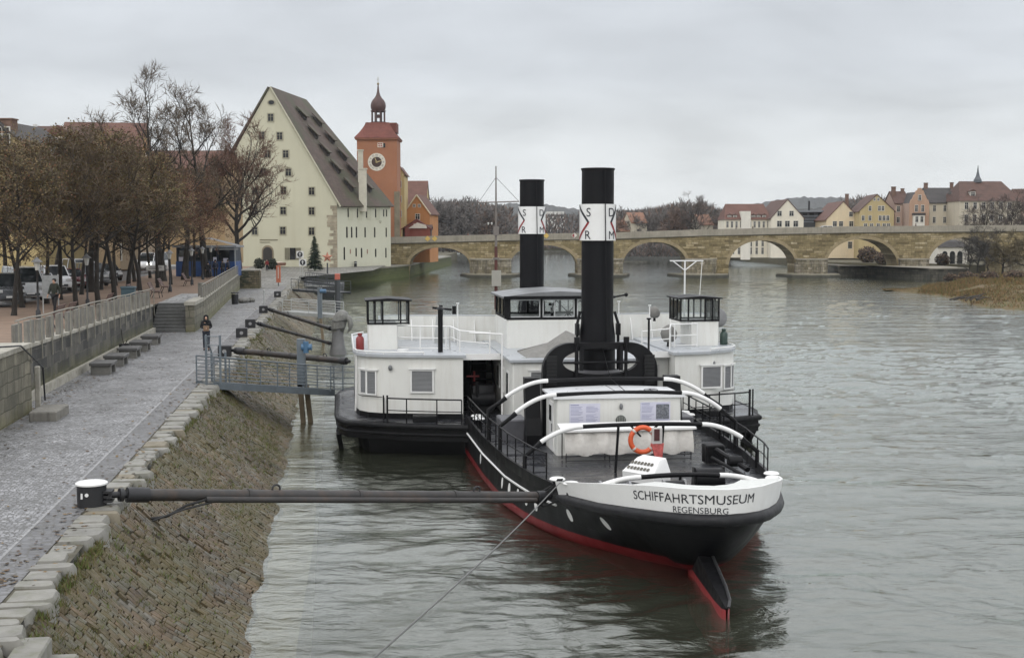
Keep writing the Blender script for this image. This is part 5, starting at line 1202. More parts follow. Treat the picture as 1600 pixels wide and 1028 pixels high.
def dormer(parent, loc, rz, w, h, d, wallm, roofm):
    M = Matrix.Translation(loc) @ Matrix.Rotation(rz, 4, 'Z'); g = MB(); t = MB(); t.box((0, d/2, h/2), (w, d, h)); g.merge(t, M); o = g.build('dormer', wallm, parent)
    g = MB(); t = MB(); t.loft([[Vector((-w/2-.15, y, h+.0)), Vector((0, y, h+w*.35)), Vector((w/2+.15, y, h)), Vector((w/2+.15, y, h-.05)), Vector((-w/2-.15, y, h-.05))] for y in (-.15, d)], True, True); g.merge(t, M); norm_fix(g.build('dormer_roof', roofm, o))
    win(o, M @ Matrix.Translation((0, -.03, h*.5)), w*.6, h*.6); return o
# ================================================================== yellow granary
gr = thing('granary', 'tall pale yellow granary with a huge steep brown roof beside the bridge', 'building', (-40, 222, 2.3))
GY = pm('granary_plaster', (.52, .50, .375), .85, .07, .12, bmp=.12, bscale=5, dirt=(.42, .39, .27), dirtamt=.55, streak=True)
GY2 = pm('granary_plaster_side', (.56, .55, .43), .85, .06, .12, bmp=.12, bscale=5, dirt=(.48, .46, .34), dirtamt=.5, streak=True)
A_ = Vector((-41.2, 220, 33.0)); B_ = Vector((-38.6, 241, 33.0))
gdir = Vector((math.cos(R(7)), -math.sin(R(7)), 0))
FR = Vector((-29.75, 218.6, 13.6)); FL = A_+(-gdir)*11.6; FL.z = 13.6; RR = Vector((-22.3, 236.0, 13.8)); RL = B_-gdir*11.6; RL.z = 13.6
g0 = 2.25
def dn(v, z=g0): return Vector((v.x, v.y, z))
mb = MB(); mb.add([dn(FL), dn(FR), FR, A_, FL], [(0, 1, 2, 3, 4)])
wf = mb.build('gable_wall', GY, gr, True)
mb = MB(); mb.add([dn(FR), dn(RR), RR, FR], [(0, 1, 2, 3)]); wsd = mb.build('river_wall', GY2, gr, True)
mb = MB(); mb.add([dn(RR), dn(RL), RL, B_, RR, RL], [(0, 1, 2, 3, 4)]); mb.add([dn(RL), dn(FL), FL, RL], [(0, 1, 2, 3)]); mb.build('back_wall', GY, gr, True)
GRT = tiles('granary_tiles', (.085, .060, .048), .3, dirt=(.062, .068, .035))
def roofslab(p, nm, mat, parent, th=.3):
    n = (p[1]-p[0]).cross(p[2]-p[0]).normalized(); 
    if n.z < 0: n = -n
    mb = MB(); mb.slab([q+n*.03 for q in p], n, th); o = mb.build(nm, mat, parent, True); norm_fix(o); return o
ov = Vector((.55, -.15, -.85))
dd = (B_-A_).normalized()
# right slope as two triangles so that the skew eave is kept
n1 = (FR-A_).cross(B_-A_).normalized(); n1 = n1 if n1.z > 0 else -n1
P_ = [A_-dd*.25, B_+dd*.1, RR+ov*.8, FR+ov-dd*.25]
mb = MB(); k = 14; g1 = []; g2 = []
for i in range(k+1):
    a = P_[0].lerp(P_[3], i/k); b_ = P_[1].lerp(P_[2], i/k); sag = -.18*math.sin(pi*i/k)
    g1.append([a.lerp(b_, j/k)+n1*(.03+sag*math.sin(pi*j/k)) for j in range(k+1)]); g2.append([q+n1*.3 for q in g1[-1]])
mb.loft(g2); mb.loft(g1[::1]); 
for e1, e2 in ((g1[0], g2[0]), (g1[-1], g2[-1]), ([r[0] for r in g1], [r[0] for r in g2]), ([r[-1] for r in g1], [r[-1] for r in g2])): mb.loft([e1, e2])
gro = mb.build('roof', GRT, gr, True, smooth=40); norm_fix(gro)
from mathutils.bvhtree import BVHTree
ROOFT = BVHTree.FromPolygons([Vector(v) for v in mb.v], mb.f)
roofslab([A_-dd*.25, B_, RL-gdir*.5, FL-gdir*.5-dd*.25], 'roof', GRT, gr)
# verge strip
mb = MB(); mb.tube([FR+ov-dd*.3+n1*.15, A_-dd*.32+n1*.2], .14, 6); mb.build('verge', pm('verge_pale', (.42, .40, .30), .8, .1, 1), gro, True)
# corner quoins
mb = MB(); rnd = random.Random(3)
sdir = (dn(RR)-dn(FR)).normalized(); fdir = (dn(FL)-dn(FR)).normalized(); fn = Vector((-math.sin(R(7)), -math.cos(R(7)), 0)); fn = fdir.cross(Vector((0, 0, 1))); fn = fn if fn.y < 0 else -fn
z = g0
while z < 12.6:
    hgt = rnd.uniform(.4, .6); l = rnd.uniform(.6, 1.9); c = dn(FR)+fdir*(l/2)+fn*.02; c.z = z+hgt/2
    mb.box(c, (l, .1, hgt-.05), math.atan2(fdir.y, fdir.x)); z += hgt
mb.build('quoin', pm('quoin_stone', (.30, .26, .19), .9, .45, 1.2), wf, True)
fM = lambda u, v: Matrix.Translation(PV(u, v, dn(FR)+fn*.03, fn)) @ Matrix.Rotation(math.atan2(-fdir.y, -fdir.x), 4, 'Z')
WG = pm('granary_window_frame', (.30, .28, .20), .6, .2, 2)
loc0 = Matrix.Translation(-Vector((-40, 222, 2.3)))
for u, v in ((423, 184), (409, 212), (437, 213), (446.5, 241), (450.6, 269.5), (443, 298), (487, 299), (442.5, 329.5), (487, 330), (442, 360.5), (487, 361.5), (398, 299), (398, 330), (398, 361), (418, 241), (412, 269)):
    win(wf, loc0 @ fM(u, v), .92, 1.2, WG, fr=.16)
mb = MB(); t = MB(); t.lathe([(.01, 0), (.62, 0), (.62, .06), (.01, .06)], (0, 0, 0), 20); mb.merge(t, loc0 @ fM(424, 160.5) @ Matrix.Rotation(pi/2, 4, 'X') @ Matrix.Diagonal((1.15, .8, 1, 1))); ov_ = mb.build('oval_window', WG, wf)
mb = MB(); t = MB(); t.lathe([(.01, .065), (.45, .065), (.45, .07), (.01, .07)], (0, 0, 0), 20); mb.merge(t, loc0 @ fM(424, 160.5) @ Matrix.Rotation(pi/2, 4, 'X') @ Matrix.Diagonal((1.15, .8, 1, 1))); mb.build('pane', PANE, ov_)
# arched gate, door with shutters
def archshape(w, h, n=12): return [(-w/2, 0), (w/2, 0)]+[(w/2*math.cos(pi*i/n), h-w/2+w/2*math.sin(pi*i/n)) for i in range(n+1)]
mb = MB(); t = MB(); t.slab([(x, -.04, z) for x, z in archshape(2.1, 2.7)], (0, 1, 0), .05); mb.merge(t, loc0 @ fM(418.5, 408)); ag = mb.build('arched_gate', pm('gate_stone', (.22, .18, .12), .9, .2, 1), wf)
mb = MB(); t = MB(); t.slab([(x, -.07, z) for x, z in archshape(1.6, 2.4)], (0, 1, 0), .04); mb.merge(t, loc0 @ fM(418.5, 408)); mb.build('gate_leaf', pm('gate_dark', (.03, .026, .022), .7, .2, 1), ag)
mb = MB(); t = MB(); t.box((0, -.02, 0), (1.0, .08, 2.0)); mb.merge(t, loc0 @ fM(457.5, 396.5)); do_ = mb.build('door', PANE, wf)
SHO = pm('shutter_olive', (.16, .15, .10), .7, .15, 2)
for sx_, sw_ in ((-1.0, .8), (1.0, .85)): mb = MB(); t = MB(); t.box((sx_, -.05, 0), (sw_, .06, 2.0)); mb.merge(t, loc0 @ fM(457.5, 396.5)); mb.build('shutter', SHO, do_)
# slit windows, niches on the river wall
sn = sdir.cross(Vector((0, 0, 1))); sn = sn if sn.x > 0 and sn.y < 0 or sn.y < 0 else -sn
sM = lambda u, v: Matrix.Translation(PV(u, v, dn(FR)+sn*.03, sn)) @ Matrix.Rotation(math.atan2(sdir.y, sdir.x), 4, 'Z')
NIC = pm('niche_plaster', (.50, .49, .37), .9, .1, .5)
for u in (547.5, 561.5, 576, 590):
    mb = MB(); t = MB(); t.slab([(x, -.015, z) for x, z in archshape(1.5, 3.0)], (0, 1, 0), .04); mb.merge(t, loc0 @ sM(u+.6, 344)); mb.build('niche', NIC, wsd)
for u, v, w, h in ((544, 332.6, .34, 1.5), (558.6, 333, .34, 1.6), (572.8, 333, .34, 1.7), (587, 333, .34, 1.6), (599.5, 333, .3, 1.3), (604, 333, .3, 1.3), (542, 363, .45, 1.9), (549.5, 363, .4, 1.9), (557, 363, .4, 1.9), (570.5, 363, .4, 1.8), (585.5, 363, .4, 1.8), (603.5, 363, .36, 1.7), (538, 396, .4, 2.2), (556.5, 394, .36, 1.5), (565, 395, .4, 1.7), (587, 395, .4, 1.5), (603, 395, .36, 1.8), (547.5, 393, .25, .8), (574, 393, .25, .8)):
    mb = MB(); t = MB(); t.slab([(x, -.03, z-h/2) for x, z in archshape(w, h, 6)], (0, 1, 0), .05); mb.merge(t, loc0 @ sM(u, v)); mb.build('slit_window', PANE if h > 1 else pm('slit_red', (.25, .12, .08)), wsd)
# a small plate of lettering on each front (too small to read in the photo: plain dark strokes)
mb = MB(); t = MB(); t.box((0, -.02, 0), (3.2, .03, .16)); t.box((-.7, -.02, -.4), (1.8, .03, .12)); mb.merge(t, loc0 @ fM(420, 375)); FINK = pm('facade_ink', (.16, .14, .09), .8); mb.build('facade_writing', FINK, wf); mb = MB(); t = MB(); t.box((0, -.02, 0), (.9, .03, .10)); t.box((0, -.02, -.25), (.5, .03, .10)); mb.merge(t, loc0 @ sM(594, 346)); mb.build('facade_writing', FINK, wsd)
# shed dormers
for u, v in ((478, 190), (502, 200), (496, 219), (522, 227), (514, 246), (541, 253), (531.5, 273), (556, 277), (552, 301), (580, 302)):
    n_ = n1; ry_ = _ray(u, v).normalized(); hit = ROOFT.ray_cast(Vector((0, 0, CAMH)), ry_)[0]
    down = (FR-A_); down = (down-dd*down.dot(dd)).normalized()
    out = Vector((down.x, down.y, 0)).normalized(); wd = 1.5
    pts = [hit+dd*wd/2, hit-dd*wd/2]
    hgt = .72; back = hit-down*2.9
    top = [p+Vector((0, 0, hgt)) for p in pts]
    bk = [back+dd*wd/2, back-dd*wd/2]
    mb = MB(); mb.add([pts[0]-n_*.2, pts[1]-n_*.2, top[1], top[0], bk[1]-n_*.2, bk[0]-n_*.2], [(0, 1, 2, 3), (0, 3, 5), (1, 4, 2)]); do = mb.build('dormer', pm('dormer_dark', (.035, .03, .028), .9), gro, True)
    mb = MB(); q = [top[0]+dd*.2+out*.3, top[1]-dd*.2+out*.3, bk[1]-dd*.6+n_*.05, bk[0]+dd*.6+n_*.05]; nn = (q[1]-q[0]).cross(q[2]-q[0]).normalized(); nn = nn if nn.z > 0 else -nn; mb.slab(q, nn, .16); norm_fix(mb.build('dormer_roof', GRT, do, True))
for (u0, u1, v0, v1, lab) in ((559.5, 567.5, 236, 300, 0), (561, 572.6, 265, 304, 1)):
    Yc = 231 if lab == 0 else 226
    a = PY(u0, v0, Yc); b_ = PY(u1, v1, Yc); mb = MB(); mb.box(((a.x+b_.x)/2, Yc, (a.z+b_.z)/2-1.5), (b_.x-a.x, b_.x-a.x, a.z-b_.z+3)); mb.box(((a.x+b_.x)/2, Yc, a.z+.1), (b_.x-a.x+.25, b_.x-a.x+.25, .2)); mb.build('chimney', pm('chimney_plaster', (.52, .49, .40), .85, .1, .8, dirt=(.3, .28, .22), dirtamt=.4), gro, True)
# ================================================================== bridge tower
TY = 252.0; kx = TY/FPX
tx = lambda u: (u-800)*kx
tz = lambda v: CAMH-(v-HORY)*kx
tw = thing('bridge_tower', 'orange brick-red clock tower with a dark onion dome at the bridge head', 'tower', (tx(590.5), TY, 2.3))
TB = pm('tower_plaster', (.33, .145, .078), .85, .12, .2, bmp=.15, bscale=4, dirt=(.26, .10, .05), dirtamt=.5, streak=True)
mb = MB(); x0, x1 = tx(559.5), tx(621.5); mb.box(((x0+x1)/2, TY+4, (tz(218)+2.3)/2), (x1-x0, 8, tz(218)-2.3)); tb = mb.build('shaft', TB, tw, True)
mb = MB(); mb.box((tx(621.2), TY-.02, (2.3+tz(300))/2), (1.1, .3, tz(300)-2.3)); mb.build('stone_corner', pm('tower_quoin', (.20, .17, .12), .9, .35, .8), tb, True)
xa, xb = tx(555.5), tx(625); xc, xd = tx(577), tx(611)
mb = MB(); zs = [(1.0, 217.5), (.97, 216), (.80, 209), (.66, 202), (.56, 196), (.53, 192.5)]
cx = (xa+xb)/2; hwid = (xb-xa)/2
mb.loft([[Vector((cx+sx_*hwid*f, TY+4+sy_*4.5*f, tz(v))) for sx_, sy_ in ((-1, -1), (1, -1), (1, 1), (-1, 1))] for f, v in zs], True, True); trf = mb.build('roof', tiles('tower_tiles', (.155, .050, .036)), tw, True)
mb = MB(); mb.slab([Vector((tx(606), TY+1.6, tz(208))), Vector((tx(620), TY+1.6, tz(208))), Vector((tx(620), TY+1.6, tz(193))), Vector((tx(610), TY+1.6, tz(193)))], (0, 1, 0), 4.5); mb.build('stair_gable', tiles('tower_tiles_dark', (.16, .05, .035)), trf, True)
mb = MB(); mb.box((cx, TY+4, tz(218.6)), (xb-xa-.3, 8.8, .35)); mb.build('cornice', pm('tower_cornice', (.24, .10, .06), .8, .2, 1), tb, True)
lx, ly = tx(589.8), TY+4
mb = MB()
for i in range(8):
    a = 2*pi*(i+.5)/8; mb.cyl((lx+1.32*math.cos(a), ly+1.32*math.sin(a), tz(192.5)), (lx+1.32*math.cos(a), ly+1.32*math.sin(a), tz(173)), .13, n=8)
mb.lathe([(1.5, tz(192.6)), (1.55, tz(190.5)), (1.3, tz(190.4))], (lx, ly, 0), 8); mb.lathe([(1.2, tz(175)), (1.5, tz(174)), (1.55, tz(172.6)), (1.2, tz(172.5))], (lx, ly, 0), 8)
COP = pm('lantern_dark', (.075, .038, .034), .6, .3, 1.5)
lan = mb.build('lantern', COP, tw, True)
mb = MB(); zb_ = tz(172.5); mb.lathe([(1.25, zb_), (1.45, zb_+.35), (1.52, zb_+.9), (1.42, zb_+1.5), (1.15, zb_+2.0), (.72, zb_+2.5), (.42, zb_+3.0), (.25, zb_+3.6), (.15, zb_+4.6), (.09, zb_+5.0)], (lx, ly, 0), 20); od = mb.build('onion_dome', COP, lan, True, smooth=60)
mb = MB(); mb.ball((lx, ly, zb_+5.2), .24, 8, 6); mb.cyl((lx, ly, zb_+5.3), (lx, ly, zb_+6.6), .04); mb.box((lx, ly, zb_+6.1), (.5, .05, .05)); mb.build('finial', pm('gilded_finial', (.20, .15, .06), .4, .2, 2, metal=.5), od, True)
mb = MB(); mb.lathe([(.55, tz(184)), (.42, tz(181.5)), (.28, tz(179)), (.05, tz(178.5))], (lx, ly, 0), 12); mb.build('bell', COP, lan, True)
# clock
ck = MB(); ck.lathe([(.01, -.02), (1.72, -.02), (1.72, .05), (.01, .06)], (0, 0, 0), 40); cko = ck.build('clock', pm('clock_white', (.62, .58, .50), .6, .08, 2), tb); cko.location = (tx(590)-tx(590.5), -.0, tz(254.5)-2.3); cko.rotation_euler = (pi/2, 0, 0)
mb = MB(); mb.lathe([(.01, .062), (1.0, .062), (1.0, .075), (.01, .076)], (0, 0, 0), 32); mb.build('clock_centre', pm('clock_brown', (.05, .028, .022), .7, .2, 1), cko)
NUM = ['XII', 'I', 'II', 'III', 'IIII', 'V', 'VI', 'VII', 'VIII', 'IX', 'X', 'XI']
for i in range(12):
    a = pi/2-i*pi/6; tm = text_mesh(NUM[i], .46, 0); M = Matrix.Translation((1.33*math.cos(a), 1.33*math.sin(a), .068)) @ Matrix.Rotation(a-pi/2, 4, 'Z') @ Matrix.Translation((0, -.16, 0)); mb = MB(); mb.merge(tm, M); mb.build('numeral', LET, cko)
mb = MB(); GOLD = pm('clock_gold', (.50, .40, .20), .4, .1, 2, metal=.3)
for a, l, w in ((R(74-60), 1.35, .13), (R(112), 1.25, .12)): mb.slab([Vector((-.2*math.cos(a)+w*math.sin(a), -.2*math.sin(a)-w*math.cos(a), .09)), Vector((l*math.cos(a), l*math.sin(a), .09)), Vector((-.2*math.cos(a)-w*math.sin(a), -.2*math.sin(a)+w*math.cos(a), .09))], (0, 0, 1), .03)
mb.build('clock_hand', GOLD, cko)
mb = MB(); mb.box((tx(600.5), TY-.03, tz(229)), (.75, .1, .85)); mb.build('window', PANE, tb, True)
mb = MB(); mb.box((tx(596), TY-.05, tz(228.3)), (1.1, .08, .9)); co_ = mb.build('coat_of_arms', pm('arms_white', (.6, .55, .46), .6, .1, 2), tb, True)
mb = MB(); [mb.box((tx(596)+dx, TY-.10, tz(228.3)+dz), (.4, .03, .2), ry=.5) for dx, dz in ((-.25, .2), (.2, .2), (-.2, -.2), (.25, -.2))]; mb.build('arms_stripe', RED, co_, True)
# ================================================================== houses right of the tower
PL_Y = plaster('plaster_yellow', (.50, .39, .19)); PL_O = plaster('plaster_orange', (.44, .20, .075)); PL_C = plaster('plaster_cream', (.64, .58, .46)); PL_W = plaster('plaster_white', (.66, .63, .56)); PL_P = plaster('plaster_pink', (.42, .31, .25)); PL_B = plaster('plaster_beige', (.52, .47, .37)); PL_BR = plaster('plaster_ochre', (.34, .24, .13)); PL_G = plaster('plaster_grey', (.40, .38, .34))
Hx = lambda u, D: (u-800)*D/FPX
Hz = lambda v, D: CAMH-(v-HORY)*D/FPX
def rwin(rows, cols, w, h, f='f'): return [(f, c, r, w, h) for r in rows for c in cols]
house('narrow_house', 'narrow pale yellow house squeezed between the clock tower and the orange gable', 'house', (Hx(625.5, 262), 262, 2.3), 0, 1.9, 9, Hz(272, 262)-2.3, Hz(262, 262)-2.3, PL_Y, T_RED, 'y', rwin((10, 13, 16), (0,), .6, 1.2))
house('red_roof_house', 'house with a steep red roof behind the orange gable by the bridge', 'house', (Hx(640, 278), 278, 2.3), 0, 7.0, 14, Hz(325, 278)-2.3, Hz(283, 278)-2.3, PL_Y, T_RED, 'x')
h = house('gable_house', 'orange gabled house with pale verges at the bridge head', 'house', (Hx(652, 268), 268, 2.3), R(-8), 5.4, 9, Hz(333, 268)-2.3, Hz(306, 268)-2.3, PL_O, T_RED, 'y', [('f', .15, Hz(339, 268)-2.3, .85, 1.1), ('f', -.55, Hz(322, 268)-2.3, .45, .5), ('f', .55, Hz(322, 268)-2.3, .45, .5)])
mb = MB()
for sg in (-1, 1): mb.tube([(sg*2.95, -.22, Hz(335.5, 268)-2.3), (0, -.22, Hz(306, 268)-2.2)], .13, 6)
mb.build('verge', pm('verge_cream', (.60, .52, .38), .8), h)
h = house('lean_to_shed', 'low dark red shed below the orange gable on the bridge', 'shed', (Hx(651, 262), 262, 5.0), 0, 5.6, 4, Hz(358, 262)-5, Hz(344, 262)-5, plaster('plaster_darkred', (.22, .07, .05)), tiles('tile_oxblood', (.14, .035, .03)), 'y', [('f', .2, Hz(353, 262)-5, 1.3, .6)])
mb = MB(); mb.slab([(-1.6, -.3, Hz(357, 262)-5), (2.2, -.3, Hz(357, 262)-5), (2.0, -.3, Hz(352, 262)-5), (.2, -.3, Hz(348, 262)-5)], (0, -1, 0), .06); mb.build('gable_board', pm('board_cream', (.60, .56, .48), .7), h)
house('porch_house', 'grey timber porch at the right end of the red shed on the bridge', 'shed', (Hx(665, 263), 263, 6.0), 0, 2.4, 3, Hz(357, 263)-6, Hz(353, 263)-6, plaster('plaster_brownwood', (.12, .08, .06)), T_BRN, 'x')
# ================================================================== far (north) bank houses
DN = 305.0
def fh(name, label, u0, u1, ve, vr, D, wm_, rm_, axis, d, base=2.2, wins=(), **k):
    return house(name, label, 'house', (Hx((u0+u1)/2, D), D, base), k.pop('rz', 0), (u1-u0)*D/FPX, d, Hz(ve, D)-base, Hz(vr, D)-base, wm_, rm_, axis, wins, **k)
D = 322; z = lambda v: Hz(v, D)-2.2
h = fh('long_house', 'long white house with a red brown roof and a white gable behind the bridge', 1203.5, 1254, 341, 313, D, plaster('plaster_ivory', (.70, .65, .54)), T_BRN, 'y', 20, wins=[('f', -2.0+.0, z(334), 1.0, 1.2), ('f', 1.0, z(334), 1.0, 1.2), ('f', -1.1-.9, z(350), 1.1, 1.4), ('f', .0, z(350), 1.1, 1.4), ('f', 2.1, z(350), 1.1, 1.4)])
D = 326; z = lambda v: Hz(v, D)-2.2
h = fh('long_wing', 'long white wing with dormers joined left of the white gable behind the bridge', 1131.5, 1203.3, 343, 319, D, plaster('plaster_ivory_wing', (.66, .61, .50)), T_RED, 'x', 11, wins=rwin((z(351),), [-5.2+1.15*i for i in range(10)], .45, 1.5)+rwin((z(380), z(392)), [-5.2+1.5*i for i in range(8)], .5, 1.6), hip=.16)
for x in (-4.6, -3.2, 1.5, 2.8, 4.2): dormer(h.children[1], (x, .6, z(343.5)), 0, 1.0, 1.2, 2.5, PL_G, T_BRN)
mb = MB(); mb.box((-.6, -.3, z(343.5)/2), (2.4, .6, z(337))); mb.box((-.6, 1, z(336)), (2.4, 3, 1.8)); mb.build('wall_dormer', PL_W, h)
D = 335; h = thing('modern_house', 'dark flat-roofed glass building between two cream gables behind the bridge', 'house', (Hx(1270, D), D, 2.2)); mb = MB(); w_ = 44*D/FPX
mb.box((0, 5, (Hz(332, D)-2.2)/2), (w_, 10, Hz(332, D)-2.2)); wo = mb.build('wall', pm('slate_panel', (.045, .05, .056), .4, .2, .6), h)
mb = MB(); mb.box((0, 4.7, Hz(330.5, D)-2.2), (w_+1, 11, .45)); mb.build('roof', pm('grey_slab', (.20, .22, .24), .5), h)
mb = MB(); [mb.box((0, -.06, Hz(v, D)-2.2), (w_*.92, .1, .25)) for v in (338, 343, 347)]; mb.build('balcony', pm('steel_grey', (.16, .18, .20), .4), wo)
mb = MB(); [mb.box((x, -.04, Hz(336, D)-2.2), (1.2, .06, 1.0)) for x in (-2.4, -.6, 1.6)]; mb.build('window', DARKGLASS, wo)
mb = MB(); mb.cyl((-.4, 4, Hz(331, D)-2.2), (-.4, 4, Hz(314, D)-2.2), .25, n=8); mb.build('chimney', IRON, h)
D = 318; z = lambda v: Hz(v, D)-2.2
h = fh('cream_house', 'cream house with a long sloping red roof and tall plain gable behind the bridge', 1290, 1341, 343, 316, D, plaster('plaster_cream_big', (.66, .55, .38)), T_RED, 'y', 22, rz=R(-4), wins=[('f', 1.9, z(335), .8, 1.1), ('f', -.5, z(350), .9, 1.2), ('f', -2, z(350), .9, 1.2), ('f', 2.0, z(350), .9, 1.2), ('f', 1.8, z(383), .9, 1.6)], chim=[(1.2, 2, 12, 15.8, .8)])
D = 310; z = lambda v: Hz(v, D)-2.2
h = fh('yellow_house', 'yellow gabled house with a brown hipped roof and many small windows', 1341.5, 1394, 330, 305, D, plaster('plaster_sunny', (.45, .36, .19)), T_BRN, 'y', 16, rz=R(-6), wins=[('f', -.6, z(312), .4, .6), ('f', .3, z(312), .4, .6)]+rwin((z(326),), (-1.6, .6, 1.4), .55, 1.1)+rwin((z(341),), (-3.2, -1.6, .8, 1.7, 2.6), .6, 1.1)+rwin((z(353),), (-2.6, -1.2, .4, 1.8, 2.8), .7, 1.0))
fh('pink_house', 'narrow pinkish house with a dark tiled roof left of the stepped gable', 1395.5, 1418.5, 318, 300, 312, PL_P, T_BRN, 'x', 9, wins=rwin((Hz(327, 312)-2.2, Hz(344, 312)-2.2), (-.9, .9), .65, 1.3), chim=[(-1.3, 3, 13, 17.4, .9), (1.2, 4, 13, 17.0, .7)])
D = 306; h = thing('stepped_gable_house', 'salmon house with a curved stepped gable and white bay window', 'house', (Hx(1434, D), D, 2.2)); z = lambda v: Hz(v, D)-2.2
k_ = D/FPX; ol = [(-15, 0), (15, 0)]+[(15, z(318)), (13.5, z(313)), (11, z(311)), (9.5, z(306)), (7, z(304)), (6, z(299)), (3.5, z(297.5)), (2.5, z(294.5)), (-2.5, z(294.5)), (-3.5, z(297.5)), (-6, z(299)), (-7, z(304)), (-9.5, z(306)), (-11, z(311)), (-13.5, z(313)), (-15, z(318))]
mb = MB(); mb.slab([(x*k_, 0, zz) for x, zz in ol], (0, 1, 0), .5); wo = mb.build('gable_wall', plaster('plaster_salmon', (.42, .275, .19)), h); norm_fix(wo)
mb = MB(); mb.box((0, 5.5, z(318)/2), (30*k_, 10, z(318))); mb.build('wall', PL_P, h); mb = MB(); mb.loft([[Vector((-15*k_, y, z(318))), Vector((0, y, z(300))), Vector((15*k_, y, z(318)))] for y in (.5, 10)], True, True); mb.build('roof', T_DRK, h)
for x, v, w_, hh in ((0, 309.5, .6, 1.2), (-.75*1, 326, .6, 1.5), (.75, 326, .6, 1.5)): win(wo, Matrix.Translation((x, -.03, z(v))), w_, hh)
mb = MB(); mb.box((-.3, -.5, z(345)), (2.6, 1.0, z(336)-z(354))); bo = mb.build('bay', PL_W, h); mb = MB(); mb.box((-.3, -.55, z(335)), (2.9, 1.2, .5)); mb.build('bay_roof', T_DRK, bo)
for x in (-.9, .3): win(bo, Matrix.Translation((x, -1.03, z(343))), .6, 1.3)
D = 309; z = lambda v: Hz(v, D)-2.2
h = fh('beige_house', 'beige town house with a slate roof and an arcaded corner turret', 1449.5, 1496, 317, 294.5, D, PL_B, T_DRK, 'x', 10, wins=rwin((z(326), z(344)), (-2.4, .1), .6, 1.4), chim=[(-3.0, 5, 15, 18.3, .8), (3.3, 5, 15, 18.4, .7)])
mb = MB(); mb.box((2.6, -.2, z(340)/2+z(306)/2-z(370)/2+.0), (2.8, 1.4, z(306)-z(334))) if False else mb.box((2.6, -.2, (z(304)+z(334))/2), (2.8, 1.2, z(304)-z(334))); to = mb.build('corner_turret', PL_W, h)
mb = MB(); mb.lathe([(2.1, z(304)), (1.5, z(300)), (.1, z(298.5))], (2.6, -.1, 0), 4); mb.build('turret_roof', T_DRK, to)
for x in (2.0, 3.2): win(to, Matrix.Translation((x, -.83, z(310))), .55, 1.0); 
for x in (1.8, 2.6, 3.4): win(to, Matrix.Translation((x, -.83, z(324))), .45, 1.3)
D = 300; z = lambda v: Hz(v, D)-2.2
h = fh('large_house', 'large house with a broad brown roof and slim spire among bare trees', 1496.5, 1592, 314, 283, D, PL_B, T_BRN, 'x', 14, wins=rwin((z(322), z(341)), (-5.6, -3.6, -1.6, .4, 2.4, 4.4), .75, 1.5), hip=.30, chim=[(3.3, 7, 14, 16.2, .9), (5.0, 7, 13, 16.0, 1.0)])
dormer(h.children[1], (-3.6, 1.6, z(309)), 0, 1.4, 1.5, 2.5, PL_G, T_BRN)
mb = MB(); mb.lathe([(1.0, z(284)), (.95, z(280)), (.5, z(275)), (.25, z(268)), (.05, z(257))], (-.6, 7, 0), 8); mb.build('spire', pm('spire_slate', (.09, .10, .11), .6, .2, 1), h)
fh('dark_roof_house', 'dark-roofed house half hidden by bare trees at the right edge', 1593, 1660, 322, 296, 315, PL_P, T_BRN, 'x', 12, wins=rwin((Hz(335, 315)-2.2,), (-2, 0, 2), .7, 1.3))
# arcaded pavilion under the bridge arch
pv = thing('pavilion', 'small white arcaded pavilion with dark windows seen through the last arch', 'pavilion', (Hx(1487, 272), 272, 1.6))
kk = 272/FPX; z = lambda v: Hz(v, 272)-1.6
mb = MB(); mb.box((0, 3, z(386)/2), (46*kk, 6, z(386))); wo = mb.build('wall', PL_W, pv)
mb = MB(); mb.loft([[Vector((sx_*46*kk/2*f, 3+sy_*3.2*f, zz)) for sx_, sy_ in ((-1, -1), (1, -1), (1, 1), (-1, 1))] for f, zz in ((1.06, z(386)), (.75, z(378)), (.4, z(375)))], True, True); mb.build('roof', T_DRK, pv)
for x in (-1.6, .0, 1.6):
    mb = MB(); mb.slab([(x+a, -.06, b_) for a, b_ in archshape(1.1, z(388)-.6)], (0, 1, 0), .05); mb.build('arched_window', PANE, wo)
# office block far upstream
D = 700; h = thing('office_block', 'white modern office block far upstream between the funnels', 'building', (Hx(868, D), D, 2)); z = lambda v: Hz(v, D)-2
mb = MB(); mb.box((0, 8, z(331)/2), (28*D/FPX, 16, z(331))); wo = mb.build('wall', plaster('plaster_office', (.62, .61, .58)), h)
for v in (337, 342, 347): mb = MB(); mb.box((-.5, -.1, z(v)), (20*D/FPX, .3, .85)); mb.build('window', DARKGLASS, wo)
mb = MB(); mb.box((11, 10, z(333)/2), (34*D/FPX, 14, z(333))); mb.build('glass_wing', pm('glass_wing', (.22, .24, .25), .3, .2, .2), h)
